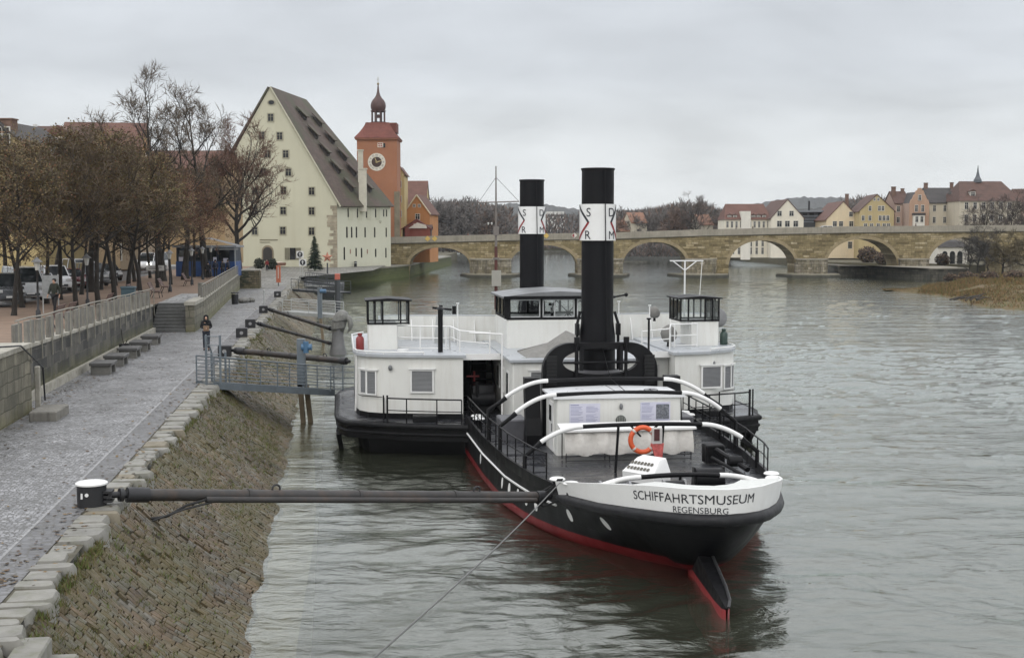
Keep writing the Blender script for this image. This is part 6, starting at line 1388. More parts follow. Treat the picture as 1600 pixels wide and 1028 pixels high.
# ================================================================== left row of houses behind the trees
D = 112; h = house('yellow_corner_house', 'yellow house with a dark roof and blue-grey dormer window behind the trees', 'house', (Hx(0, D), D, 4.2), R(-5), 7.5, 9, Hz(245, D)-4.2, Hz(193, D)-4.2, PL_Y, T_DRK, 'y', [('f', 0.6, Hz(216, D)-4.2, 1.3, 1.6), ('f', 1.8, Hz(255, D)-4.2, .9, 1.3), ('f', -1.5, Hz(255, D)-4.2, .9, 1.3)], chim=[(.6, 1.2, 11.4, 14.0, 1.1)])
D = 128; h = house('brown_roof_house', 'house with a brown roof and a white flue pipe behind the trees', 'house', (Hx(72, D), D, 4.2), 0, 7.6, 12, Hz(248, D)-4.2, Hz(195, D)-4.2, PL_BR, T_BRN, 'x', rwin((Hz(270, D)-4.2, Hz(310, D)-4.2), (-2.2, 0, 2.2), .9, 1.4))
mb = MB(); mb.cyl((-.9, .6, Hz(222, D)-4.2), (-.9, .6, Hz(196, D)-4.2), .22, n=10); mb.build('flue_pipe', pm('flue_white', (.6, .6, .58), .4), h)
dormer(h.children[1], (1.2, 1.0, Hz(240, D)-4.2), 0, 2.6, 1.9, 4, PL_BR, T_RED)
D = 150; h = house('orange_house', 'broad house with a large red tiled roof and an orange side wall behind the trees', 'house', (Hx(160, D), D, 4.0), R(9), 9.2, 11, Hz(238, D)-4, Hz(190.5, D)-4, plaster('plaster_apricot', (.36, .20, .09)), T_RED, 'x', rwin((Hz(252, D)-4, Hz(285, D)-4, Hz(320, D)-4), (-3.2, -1.0, 1.2, 3.4), 1.0, 1.5)+[('r', 5.5, Hz(245, D)-4, .9, 1.3)])
D = 178; house('red_house', 'house with a dull red roof behind the tall bare trees left of the granary', 'house', (Hx(288, D), D, 4.0), 0, 11.5, 12, Hz(275, D)-4, Hz(235, D)-4, PL_BR, T_RED, 'x', rwin((Hz(290, D)-4, Hz(320, D)-4), (-3.6, -1.2, 1.2, 3.6), 1.0, 1.5))
D = 150; house('shop_house', 'low ochre shop row behind the parked cars', 'house', (Hx(60, D), D, 4.1), 0, 24, 8, 4.6, 7.2, plaster('plaster_shop', (.28, .22, .15)), T_BRN, 'x', rwin((2.0,), [-9+3*i for i in range(7)], 1.6, 1.8))
# ================================================================== far land and hills
LAND = pm('bank_land', (.085, .075, .045), .9, .3, .05, dirt=(.07, .065, .03), dirtamt=.6)
def land(name, pts, label, z=None, mat=LAND, zb=-2.6):
    mb = MB(); n = len(pts); a = sum(pts[i][0]*pts[(i+1) % n][1]-pts[(i+1) % n][0]*pts[i][1] for i in range(n))
    if a < 0: pts = pts[::-1]
    mb.prism(pts, zb, z); o = mb.build(name, mat); tag(o, label, kind='structure'); return o
sh = [G(u, v, 0) for u, v in ((1075, 396.5), (1140, 405), (1226, 413), (1290, 423))]
land('north_bank_land', [(p.x, p.y) for p in sh]+[(95, 262), (400, 262), (900, 620), (140, 620)], 'low north bank under the far houses', 1.9)
land('far_bank_land', [(-900, 640), (1200, 640), (1200, 900), (2300, 3250), (-2300, 3250), (-900, 900)], 'low far bank upstream', 1.6)
land('south_bank_land', [(-19, 352), (-18, 420), (-40, 640), (-400, 640), (-400, 352)], 'south bank upstream of the bridge', 2.1)
QWALL = masonry('north_quay_stone', (1, 0, .0), [(.045, .042, .034), (.07, .065, .05), (.10, .09, .07)], (.03, .03, .022), 1.2, .5, .03, .9, stain=(.025, .025, .02), stainamt=.7)
nq = thing('north_quay_wall', 'dark stone landing wall and ramp below the right end of the bridge', 'quay wall', (Hx(1390, 244), 244, 0))
a0_, a1_, a2_ = G(1292, 428, 0), G(1330, 431, 0), G(1452, 437.5, 0); a3_ = G(1500, 437, 0)
mb = MB(); mb.prism([(a0_.x, a0_.y), (a1_.x, a1_.y), (a2_.x, a2_.y), (a3_.x+2, a3_.y+1), (a3_.x+2, BY-1), (a0_.x-2, BY-1)], -1.5, 1.9); mb.build('masonry', QWALL, nq, True)
mb = MB(); mb.prism([(a0_.x-.1, a0_.y-.1), (a1_.x, a1_.y-.15), (a2_.x+.1, a2_.y-.15), (a3_.x+2, a3_.y+.9), (a3_.x+2, BY-1), (a0_.x-2, BY-1)], 1.903, 2.1); mb.build('coping', pm('north_cope', (.22, .20, .16), .85, .2, 1), nq, True)
# grassy spit at the right
SPG = None
m, nt, b = newmat('spit_grass'); p = posn(nt)
c = ramp(nt, noise_(nt, p, .35, 5, .65), [(.3, (.075, .062, .028)), (.45, (.135, .090, .040)), (.58, (.10, .09, .03)), (.72, (.12, .085, .042))]).outputs[0]
L(nt, c, b.inputs['Base Color']); b.inputs['Roughness'].default_value = .95; bump(nt, noise_(nt, p, 3, 5, .7), .8, .15, b); SPG = m
shore = [G(u, v, 0) for u, v in ((1378, 452.5), (1420, 458), (1472, 464), (1500, 472), (1522, 480), (1560, 486), (1620, 490), (1720, 500))]
rings = []
for i, p0 in enumerate(shore):
    back = G(*((1384, 450.5), (1424, 449), (1480, 446), (1512, 439), (1540, 436), (1580, 435), (1640, 434), (1740, 434))[i], .4); hmax = [.15, .28, .55, .9, 1.15, 1.3, 1.4, 1.5][i]
    ring = []
    for j in range(9):
        f = j/8; q = p0.lerp(back, f); z = -.25+(hmax+.25)*min(1, f*2.6)**.7+.25*mnoise.noise((q.x*.2, q.y*.2, 3))*f; ring.append(Vector((q.x, q.y, z)))
    rings.append(ring)
# refine
def refine(rings, k=6):
    out = []
    for a, b_ in zip(rings, rings[1:]):
        for i in range(k): out.append([p.lerp(q, i/k)+Vector((.35*mnoise.noise((p.x*.4+i, p.y*.3, 1)), .5*mnoise.noise((p.x*.3, p.y*.4+i, 5)), .12*mnoise.noise((p.x+i*.7, p.y*.6, 8)))) for p, q in zip(a, b_)])
    out.append(rings[-1]); return out
mb = MB(); RS = refine(rings); mb.loft(RS); o = mb.build('spit_terrain', SPG, smooth=180); norm_fix(o); tag(o, 'grassy river spit on the right with brown reeds', kind='structure')
REED = [pm('reed_straw', (.21, .125, .05), .9, .3, 1), pm('reed_brown', (.11, .07, .035), .9, .3, 1), pm('reed_green', (.10, .105, .03), .9, .3, 1)]
mb = MB(); rnd = random.Random(31)
for _ in range(9000):
    i = rnd.uniform(0, len(RS)-1.01); j = rnd.uniform(.6, 7.5); a = RS[int(i)][int(j)]; b_ = RS[int(i)+1][int(j)+1]; P = a.lerp(b_, rnd.random())
    k = mnoise.noise((P.x*.13, P.y*.09, 4)); 
    if P.z < .05: continue
    if i > 26 and j < 3.5: blades(mb, P, 5, .35, .35, rnd, .6)
    elif i > 8 and k > -.3: blades(mb, P, 5, .35+.6*max(0, k+.1), .3, rnd, .5)
    elif i <= 11 and rnd.random() < .4: blades(mb, P, 4, .18, .3, rnd, .6)
tag(mb.build('reed_grass', REED), 'straw coloured grass and reeds on the river spit', kind='stuff')
# hills
HIL = None
m, nt, b = newmat('wooded_hill'); p = posn(nt)
c = ramp(nt, noise_(nt, p, .02, 6, .75), [(.3, (.040, .042, .040)), (.7, (.085, .080, .070))]).outputs[0]
L(nt, c, b.inputs['Base Color']); b.inputs['Roughness'].default_value = 1; bump(nt, noise_(nt, p, .05, 5, .8), 1, 8, b); HIL = m
def hills(name, label, Y, prof, depth, seed):
    mb = MB(); us_ = [prof[0][0]+i*2.0 for i in range(int((prof[-1][0]-prof[0][0])/2)+1)]; R1 = []
    for u in us_:
        v = interp(prof, u); x = Hx(u, Y); h_ = Hz(v, Y)+Y*.0016*mnoise.noise((u*.12, seed, 0))+Y*.0011*mnoise.noise((u*.5, seed, 3))
        R1.append([Vector((x*(1-.16), Y*.84, 1.0)), Vector((x*.93, Y*.93, 1+(h_-1)*.62)), Vector((x, Y, h_)), Vector((x*1.1, Y+depth*.5, h_*.8)), Vector((x*1.2, Y+depth, 1))])
    mb.loft(R1); o = mb.build(name, HIL, smooth=180); norm_fix(o); return tag(o, label, kind='structure')
hills('far_hills', 'wooded bluish ridge far behind the bridge', 2300, [(-400, 338), (300, 338), (700, 330), (800, 318), (850, 320), (900, 327), (960, 330), (1040, 328), (1110, 331), (1170, 320), (1240, 309), (1310, 309), (1380, 318), (1500, 322), (2200, 335)], 900, 1.0)
hills('wooded_hills', 'nearer dark wooded rise behind the far houses', 1100, [(560, 352), (680, 342), (780, 340), (880, 345), (960, 338), (1060, 335), (1120, 340), (1200, 330), (1330, 322), (1440, 318), (1800, 325)], 500, 7.0)
# ================================================================== trees
BARK = pm('bark_dark', (.028, .024, .020), .95, .35, 2, bmp=.6, bscale=12); BARK2 = pm('bark_grey', (.050, .044, .038), .95, .3, 2, bmp=.5, bscale=12)
TWIG = pm('twig_brown', (.105, .078, .052), .95, .3, 1.0); TWIGR = pm('twig_red', (.13, .072, .050), .95, .3, 1.0); TWIGG = pm('twig_grey', (.060, .052, .046), .95, .25, .5)
LF = [pm('leaf_brown', (.140, .098, .046), .85, .35, .8), pm('leaf_olive', (.130, .108, .044), .85, .35, .8), pm('leaf_rust', (.150, .074, .040), .85, .35, .8)]
def grow_tree(seed, H, trunk_h, spread, r0, nmain=6, levels=3, gravity=.0, updraft=.25, kids=(5, 5, 6), leaves=0, twigl=.8, curl=.25, mains_from=.75, wfac=1.0):
    """returns (trunk MB, limb MB, twig MB, leaf MB) in metres, base at the origin"""
    rnd = random.Random(seed); T = MB(); B = MB(); W = MB(); F = MB(); tips = []
    def wander(p, d, l, n, c, up):
        pts = [p.copy()]; d = d.normalized()
        for _ in range(n):
            d = (d+Vector((rnd.gauss(0, c), rnd.gauss(0, c), rnd.gauss(0, c)+up))).normalized(); p = p+d*(l/n); pts.append(p.copy())
        return pts, d
    def twig(p, d, l):
        n = 2; w = (.010+.007*l)*wfac
        q = p+d*l*.5+Vector((rnd.gauss(0, .06), rnd.gauss(0, .06), rnd.gauss(0, .06)))*l; e = q+(d+Vector((rnd.gauss(0, .3), rnd.gauss(0, .3), rnd.gauss(0, .3)))).normalized()*l*.5
        sd = d.orthogonal().normalized(); sd = Matrix.Rotation(rnd.uniform(0, 6.28), 3, d) @ sd
        W.add([p-sd*w, p+sd*w, q+sd*w*.7, q-sd*w*.7, e], [(0, 1, 2, 3), (3, 2, 4)]); tips.append((q, e))
    def branch(p, d, l, r, lv):
        n = 5 if lv >= 2 else 3
        pts, dl = wander(p, d, l, n, curl*(.5 if lv == levels else .8), updraft*(.22 if lv > 1 else .1)-gravity*.1)
        rr = [max(.006, r*(1-.80*i/n)) for i in range(n+1)]; B.tube(pts, rr, 6 if lv >= 2 else (4 if lv == 1 else 3), cap=False)
        k = kids[levels-lv] if levels-lv < len(kids) else 5
        for i in range(k):
            f = rnd.uniform(.22, 1.0); ix = min(n-1, int(f*n)); q = pts[ix].lerp(pts[ix+1], f*n-ix); dd_ = (pts[ix+1]-pts[ix]).normalized()
            sd = Matrix.Rotation(rnd.uniform(0, 6.28), 3, dd_) @ dd_.orthogonal().normalized()
            nd = (dd_*rnd.uniform(.5, 1.0)+sd*rnd.uniform(.55, 1.05)+Vector((0, 0, updraft*.5-gravity*.4))).normalized(); nl = l*rnd.uniform(.42, .66)*(1.15-.5*f)
            if lv > 1: branch(q, nd, nl, rr[ix]*.55, lv-1)
            else: twig(q, nd, twigl*rnd.uniform(.5, 1.1))
        if lv == 1:
            for _ in range(2): twig(pts[-1], (dl+Vector((rnd.gauss(0, .35), rnd.gauss(0, .35), rnd.gauss(0, .35)))).normalized(), twigl*rnd.uniform(.5, 1.0))
    pts, dl = wander(Vector((0, 0, -.25)), Vector((rnd.gauss(0, .03), rnd.gauss(0, .03), 1)), trunk_h+.25, 6, .05, .12)
    pr = [r0*1.35]+[r0*(1-.38*i/6) for i in range(1, 7)]; T.tube(pts, pr, 10)
    lead, dl = wander(pts[-1], dl, (H-trunk_h)*.80, 6, .10, .2); lr = [r0*.62*(1-.86*i/6) for i in range(7)]; B.tube(lead, lr, 7, cap=False)
    for i in range(nmain):
        f = (i+.5*rnd.random())/nmain*mains_from; ix = min(5, int(f*6)); q = lead[ix].lerp(lead[ix+1], f*6-ix); a = i*2.4+rnd.uniform(-.4, .4)
        el = rnd.uniform(.25, .75)+.45*f; d = Vector((math.cos(a)*math.cos(el), math.sin(a)*math.cos(el), math.sin(el)))
        l = spread*rnd.uniform(.75, 1.15)*(1-.42*f); branch(q, d, l, lr[ix]*.62+.01, levels)
    branch(lead[-1], dl, spread*.4, lr[-1]+.02, max(1, levels-1))
    if leaves:
        for _ in range(leaves):
            q, e = rnd.choice(tips); P = q.lerp(e, rnd.random())+Vector((rnd.gauss(0, .10), rnd.gauss(0, .10), rnd.gauss(0, .10))); s = rnd.uniform(.022, .060)
            a = Vector((rnd.gauss(0, 1), rnd.gauss(0, 1), rnd.gauss(0, 1))).normalized(); b_ = a.orthogonal().normalized()*s; a = a*s*1.3
            F.mi(rnd.choices((0, 1, 2), (5, 4, 1.5))[0]); F.add([P-a, P+b_, P+a, P-b_], [(0, 1, 2, 3)])
    return T, B, W, F
def tree_thing(name, label, loc, gen, bark, twigm, leafm=None, rz=0, scale=1.0, group=None, cat='tree'):
    T, B, W, F = gen; o = thing(name, label, cat, loc, rz, group); o.scale = (scale,)*3
    t = T.build('trunk', bark, o, smooth=60); t['label'] = None if False else t.name; del t['label']
    c = MB(); c.merge(B); nb = len(c.f); c.cur = 1; c.merge(W)
    mats = [bark, twigm]
    if F.v:
        base = len(c.v); c.v += F.v; c.f += [tuple(base+i for i in f) for f in F.f]; c.m += [2+x for x in F.m]; mats += leafm
    c.build('crown', mats, o); return o
# promenade lime trees with withered leaves
LF_A = LF; LF_B = [pm('leaf_ochre', (.150, .108, .047), .85, .35, .8), pm('leaf_olive_dark', (.090, .077, .034), .85, .35, .8), LF[2]]; LF_C = [LF[2], LF[0], pm('leaf_dark_red', (.14, .068, .042), .85, .3, .8)]
protos = []
for i, (sd, lf) in enumerate(((101, LF_A), (102, LF_B), (103, LF_A), (104, LF_C))):
    protos.append((grow_tree(sd, 9.8, 3.1, 3.7, .17, nmain=11, levels=3, kids=(6, 6, 5), leaves=6500, twigl=.8, updraft=.34, wfac=1.3), lf))
first = {}
spots = []     # (s, t, proto, scale)
rnd = random.Random(77)
for s, t in ((-16.5, 69.1), (-18.07, 77.9), (-17.83, 83.0), (-18.05, 88.0), (-14.4, 74.7), (-13.9, 78.7), (-13.87, 84.0), (-13.85, 89.2), (-15.06, 102), (-14.3, 98), (-15.3, 115.8), (-13.9, 112.5), (-14.2, 124), (-18, 95), (-18, 103), (-18.2, 111), (-18, 120), (-14.2, 106.5), (-14, 132), (-18, 130), (-22.5, 76), (-22.5, 92), (-22.6, 108), (-22.3, 124), (-20.0, 71.5), (-21.5, 84)):
    spots.append((s, t, rnd.randrange(3) if t < 108 else rnd.choice((0, 2, 3, 3)), rnd.uniform(.9, 1.12)*(.9 if t < 72 else 1)))
def rowword(s): return 'nearest the quay wall' if s > -15.5 else ('in the middle row' if s > -19 else 'beside the parked cars')
used_lab = {}
for i, (s, t, k, scl) in enumerate(spots):
    rk = 'r1' if s > -15.5 else ('r2' if s > -19 else 'r3'); used_lab.setdefault(rk, []).append((t, i))
ORD = ['first', 'second', 'third', 'fourth', 'fifth', 'sixth', 'seventh', 'eighth', 'ninth', 'tenth', 'eleventh', 'twelfth', 'thirteenth', 'fourteenth']
lab = {}
for rk, lst in used_lab.items():
    for n_, (t, i) in enumerate(sorted(lst)): lab[i] = '%s brown leafed promenade tree %s, counted from the camera' % (ORD[n_], rowword(spots[i][0]))
for i, (s, t, k, scl) in enumerate(spots):
    loc = Q(s, t, prom_z(t)-.05)
    if k not in first:
        gen, lf = protos[k]; first[k] = tree_thing('promenade_tree', lab[i], loc, gen, BARK, TWIG if k < 3 else TWIGR, lf, rnd.uniform(0, 6), scl, 'brown lime trees along the promenade')
    else: copytree(first[k], loc, rnd.uniform(0, 6), scl, lab[i])
# tall bare trees behind
g1 = grow_tree(201, 20, 4.2, 6.6, .42, nmain=11, levels=3, kids=(6, 6, 5), twigl=1.0, updraft=.5, mains_from=.92, wfac=1.5)
g2 = grow_tree(202, 18, 4.5, 6.6, .40, nmain=8, levels=3, kids=(6, 6, 4), twigl=1.0, updraft=.5, mains_from=.95, wfac=1.5, curl=.32)
g3 = grow_tree(203, 15, 3.0, 6.2, .36, nmain=15, levels=3, kids=(8, 7, 6), twigl=.8, updraft=.5, wfac=1.5, leaves=2600)
tall = []
def at(u, D, z): return (Hx(u, D), D, z)
ta = tree_thing('bare_tree', 'tallest bare tree left of the granary above the brown crowns', at(253, 118, 4.0), g1, BARK, TWIG, scale=.95, group='tall bare trees behind the promenade')
copytree(ta, at(290, 124, 4.0), 2.1, .84, 'tall bare tree right of the tallest one, with a straight pale leader')
tbb = tree_thing('bare_tree', 'tall bare tree with wide crooked limbs nearest the granary gable', at(322, 128, 4.0), g2, BARK, TWIG, scale=1.06, group='tall bare trees behind the promenade')
copytree(tbb, at(142, 96, 4.1), 1.0, .74, 'thin bare dead-topped tree standing before the large red roof', 'tall bare trees behind the promenade')
tree_thing('bare_tree', 'dark reddish broad tree in front of the granary gable', at(374, 140, 3.9), g3, BARK, TWIGR, LF_C, .6, 1.12, 'tall bare trees behind the promenade')
copytree(tbb, at(20, 165, 4.0), 2.2, .98, 'faint bare treetop over the yellow corner house', 'tall bare trees behind the promenade')
copytree(ta, at(78, 170, 4.0), 4.2, .88, 'faint bare treetop over the brown roof with the flue pipe', 'tall bare trees behind the promenade')
# fir by the granary
def fir(H, seed):
    rnd = random.Random(seed); T = MB(); T.tube([(0, 0, -.2), (0, 0, H*.98)], [.10, .02], 7); C = MB()
    for k in range(70):
        z = H*.10+H*.88*(k/70)**.9; r = (H-z)*.34+.1
        for j in range(9):
            a = rnd.uniform(0, 6.28); l = r*rnd.uniform(.7, 1.15); tip = Vector((math.cos(a)*l, math.sin(a)*l, z-.18*l)); sd = Vector((-math.sin(a), math.cos(a), 0))*l*.16
            C.mi(rnd.randrange(2)); C.add([(0, 0, z+.1), tip*.55+Vector((0, 0, z*.45+.06))+sd, tip, tip*.55+Vector((0, 0, z*.45+.06))-sd], [(0, 1, 2, 3)])
            for q in range(4): f = rnd.uniform(.3, 1); b_ = Vector((0, 0, z)).lerp(tip, f); e = b_+sd*rnd.choice((-1, 1))*2.2*(1.1-f)+Vector((math.cos(a), math.sin(a), -.3))*.15; C.add([b_+Vector((0, 0, .03)), b_-Vector((0, 0, .03)), e], [(0, 1, 2)])
    return T, C
FG = [pm('fir_green', (.018, .034, .018), .9, .3, 2), pm('fir_green_light', (.030, .048, .024), .9, .3, 2)]
p_ = Q(-5.5, 196, 2.4); p_ = Vector((Hx(492, 200), 200, 2.4)); fo_ = thing('fir_tree', 'small dark green fir by the corner of the granary', 'tree', p_); T, C = fir(5.6, 3); T.build('trunk', BARK, fo_); C.build('crown', FG, fo_)
# bushes flanking the granary gate
LBU = [pm('box_leaf', (.014, .020, .012), .9, .3, 2), pm('box_leaf_light', (.028, .036, .018), .9, .3, 2)]
def bush(name, label, loc, r, n, mats, seed, group=None, flat=1.0):
    rnd = random.Random(seed); o = thing(name, label, 'bush', loc, 0, group); C = MB(); T = MB()
    for _ in range(n):
        d = Vector((rnd.gauss(0, 1), rnd.gauss(0, 1), rnd.gauss(0, 1))).normalized(); k = rnd.random()**.4; lump = 1+.25*mnoise.noise(d*2+Vector((seed, 0, 0)))
        P = Vector((d.x*r*k*lump, d.y*r*k*lump, r*flat*.95+d.z*r*flat*k*lump)); s = r*.09*rnd.uniform(.6, 1.3); a = Vector((rnd.gauss(0, 1), rnd.gauss(0, 1), rnd.gauss(0, 1))).normalized(); b_ = a.orthogonal()*s
        C.mi(rnd.randrange(len(mats))); C.add([P-a*s, P+b_, P+a*s, P-b_], [(0, 1, 2, 3)])
    for _ in range(9): a = rnd.uniform(0, 6.28); T.tube([(0, 0, -.1), (math.cos(a)*r*.3, math.sin(a)*r*.3, r*flat*.8), (math.cos(a)*r*.6, math.sin(a)*r*.6, r*flat*1.5)], [.05*r, .035*r, .01], 4)
    T.build('stem', BARK, o); C.build('foliage', mats, o); return o
bush('box_bush', 'dark clipped bush left of the granary gate', (Hx(405.5, 205), 205, 2.55), .95, 900, LBU, 5); bush('box_bush', 'dark clipped bush right of the granary gate', (Hx(425.5, 204), 204, 2.5), .95, 900, LBU, 6)
# willows and scrub on the spit and behind the bridge on the right
gw = grow_tree(301, 9, 1.2, 4.6, .26, nmain=10, levels=3, kids=(6, 5, 5), twigl=1.0, updraft=.25, curl=.35, wfac=1.7)
gw2 = grow_tree(302, 8, 1.6, 4.2, .30, nmain=10, levels=3, kids=(6, 6, 6), twigl=.9, updraft=.15, curl=.4, wfac=2.6)
w1 = tree_thing('riverside_tree', 'dense dark bare tree standing on the spit in front of the last arch', at(1527, 226, 1.2), gw, BARK, pm('twig_black', (.055, .050, .044), .95), scale=.95, group='trees on the river spit')
w2 = tree_thing('riverside_tree', 'pale willow with a forked trunk on the spit before the bridge', at(1566, 215, 1.3), gw2, BARK, pm('twig_willow', (.105, .085, .048), .95), scale=.78, group='trees on the river spit')
copytree(w2, at(1602, 212, 1.4), 2.5, .95, 'crooked willow at the right edge of the photo before the bridge')
copytree(w1, at(1514, 231, 1.0), 1.7, .62, 'low dark thicket tree left of the dense dark tree on the spit')
copytree(w1, at(1543, 222, 1.2), 3.9, .80, 'dark bare tree right of the dense dark tree on the spit')
gb = grow_tree(303, 16, 3, 7.0, .36, nmain=12, levels=3, kids=(6, 5, 5), twigl=1.4, updraft=.4, wfac=1.8)
TWD = pm('twig_far', (.095, .076, .066), .95)
wb = tree_thing('bare_tree', 'large spreading bare tree in front of the large house with the spire', at(1540, 286, 2), gb, BARK, TWD, scale=.92, group='bare trees behind the right end of the bridge')
for u, D, s_, l in ((1576, 284, .98, 'broad bare tree right of the spreading one behind the bridge'), (1604, 282, 1.05, 'bare tree at the right edge rising above the bridge'), (1512, 292, .62, 'small bare tree left of the spreading one before the beige house'), (1592, 320, 1.12, 'tall bare tree behind the dark-roofed house at the right edge')):
    copytree(wb, at(u, D, 2), D*.7, s_, l)
# reddish scrub under the bridge arch and on the spit
SCR = [pm('scrub_red', (.075, .045, .032), .95, .3, 1), pm('scrub_straw', (.12, .085, .05), .95, .3, 1), pm('scrub_dark', (.035, .028, .022), .95, .3, 1)]
for i, (u, D, r, fl, z, l) in enumerate(((1472, 262, 1.6, .8, 2, 'reddish scrub before the white pavilion'), (1355, 285, 2.2, .9, 2, 'reddish scrub seen through the wide arch left of the landing'), (1378, 275, 1.8, .8, 2, 'darker scrub beside the landing seen through the wide arch'), (1510, 205, 1.6, .55, .8, 'rust brown reed clump left of the driftwood on the spit'), (1486, 216, 1.3, .5, .6, 'small rust reed clump towards the tip of the spit'), (1545, 198, 1.5, .6, 1.1, 'dark bramble clump on the spit under the willow'), (1585, 190, 1.6, .6, 1.3, 'red brown bramble clump at the right end of the spit'))):
    bush('scrub', l, (Hx(u, D), D, z-.3), r, 1100, SCR, 40+i, 'scrub on the right bank', fl)
mb = MB(); rnd = random.Random(9); o = thing('driftwood', 'pale driftwood branches lying on the shore of the spit', 'driftwood', G(1520, 470, .4))
for i in range(9): a = rnd.uniform(-.6, .6); l = rnd.uniform(1.0, 3.2); c_ = Vector((rnd.uniform(-2, 2), rnd.uniform(-1.5, 1.5), .25+rnd.uniform(0, .4))); mb.tube([c_-Vector((l/2*math.cos(a), l/2*math.sin(a), .2)), c_+Vector((.1, .1, .1)), c_+Vector((l/2*math.cos(a), l/2*math.sin(a), rnd.uniform(0, .5)))], [.10, .08, .03], 6)
mb.build('branch', BARK2, o)
# ---- far woods: individual bare trees in front of one mass
gf1 = grow_tree(401, 15, 3.5, 5.6, .30, nmain=12, levels=2, kids=(9, 8), twigl=1.9, updraft=.4, wfac=4.5); gf2 = grow_tree(402, 13, 2.5, 6.0, .30, nmain=14, levels=2, kids=(10, 8), twigl=1.9, updraft=.3, wfac=4.5)
TWF1 = pm('twig_far_grey', (.15, .135, .125), .95, .2, .2); TWF2 = pm('twig_far_rust', (.17, .115, .088), .95, .2, .2)
f1_ = f2_ = None; rnd = random.Random(55); nfar = 0
def far_tree(u, D, s_, kind):
    global f1_, f2_, nfar
    nfar += 1; grp = 'bare trees on the far bank upstream' if u < 900 else 'bare trees behind the middle of the bridge'
    where = 'grey bare tree in the wood between the orange gable and the funnels' if u < 800 else ('bare tree of the wood just right of the near funnel behind the bridge' if u < 1010 else 'bare tree of the dark wood left of the long white house')
    if kind == 0:
        if f1_ is None: f1_ = tree_thing('far_tree', where, at(u, D, 1.6), gf1, BARK2, TWF1, scale=s_, group=grp); return
        copytree(f1_, at(u, D, 1.6), rnd.uniform(0, 6), s_, where, grp)
    else:
        if f2_ is None: f2_ = tree_thing('far_tree', where, at(u, D, 1.6), gf2, BARK2, TWF2, scale=s_, group=grp); return
        copytree(f2_, at(u, D, 1.6), rnd.uniform(0, 6), s_, where, grp)
for i in range(26):
    u = 664+122*(i+.4*rnd.random())/26; D = rnd.choice((430, 470, 520)); vt = interp([(660, 322), (684, 306), (700, 312), (715, 308), (735, 309), (750, 318), (790, 322)], u)+rnd.uniform(-2, 6); hh = Hz(vt, D)-1.6; far_tree(u, D, hh/15.5, 0 if rnd.random() < .8 else 1)
for i in range(22):
    u = 956+176*(i+.4*rnd.random())/22; D = rnd.choice((400, 440, 500)); vt = interp([(950, 330), (970, 318), (990, 330), (1030, 322), (1050, 314), (1075, 306), (1100, 306), (1112, 318), (1140, 330)], u)+rnd.uniform(-1, 7); hh = Hz(vt, D)-1.6; far_tree(u, D, hh/15.5, 1 if rnd.random() < .6 else 0)
copytree(wb, at(1087, 395, 1.8), .5, (Hz(299, 395)-1.8)/16.5, 'large round-topped bare tree standing clear above the wood behind the bridge', 'bare trees behind the middle of the bridge')
for u, l in ((1330, 'bare tree rising behind the cream house with the plain gable'), (1352, 'bare tree rising behind the yellow gabled house')): copytree(f1_, at(u, 345, 2), u, 1.05, l, 'bare trees behind the right end of the bridge')
# mass of undergrowth behind them
mb = MB(); rnd = random.Random(66)
WM_ = [pm('wood_grey', (.13, .115, .105), .95, .2, .1), pm('wood_rust', (.155, .105, .082), .95, .2, .1), pm('wood_dark', (.075, .072, .068), .95, .2, .1)]
def mass(u0, u1, vtop, n, D0, D1, w):
    for _ in range(n):
        u = rnd.uniform(u0, u1); D = rnd.uniform(D0, D1); top = Hz(interp(vtop, u), D); z = 1.5+(top-1.5)*rnd.random()**1.3; x = Hx(u, D); s_ = rnd.uniform(.5, 1.5)*w
        a = Vector((rnd.gauss(0, .5), rnd.gauss(0, .5), 1)).normalized()*s_; b_ = a.orthogonal().normalized()*s_*.16
        mb.mi(rnd.choices((0, 1, 2), (5, 3, 3))[0]); P = Vector((x, D, z)); mb.add([P-b_, P+b_, P+a], [(0, 1, 2)])
mass(655, 800, [(655, 330), (690, 320), (740, 320), (800, 330)], 13000, 450, 540, 2.0)
mass(800, 960, [(800, 338), (960, 336)], 5000, 560, 640, 2.0)
mass(945, 1140, [(945, 336), (1000, 334), (1050, 325), (1100, 325), (1140, 338)], 16000, 410, 520, 2.0)
mass(955, 1135, [(955, 388), (1000, 384), (1060, 382), (1135, 386)], 5000, 372, 386, 1.0)
mass(1290, 1480, [(1290, 326), (1340, 312), (1400, 312), (1480, 318)], 6000, 350, 400, 1.8)
tag(mb.build('far_woods', WM_), 'mass of bare grey and rust woodland on the far banks', kind='stuff')
for i, (u, v, wd, l) in enumerate(((998, 339, 26, 'roof of a pale house half hidden in the wood right of the near funnel'), (1103, 342, 22, 'small rust-roofed house hidden in the wood left of the long white house'), (975, 352, 16, 'low brown-roofed house hidden in the wood beside the near funnel'))):
    D = 398; house('hidden_house', l, 'house', (Hx(u, D), D, 1.8), R(15), wd*D/FPX, 8, Hz(v+9, D)-1.8, Hz(v-6, D)-1.8, PL_B, pm('tile_pale_%d' % i, (.22, .12, .08), .9, .2, .5), 'x', [('f', 0, 3.0, .8, 1.2)])
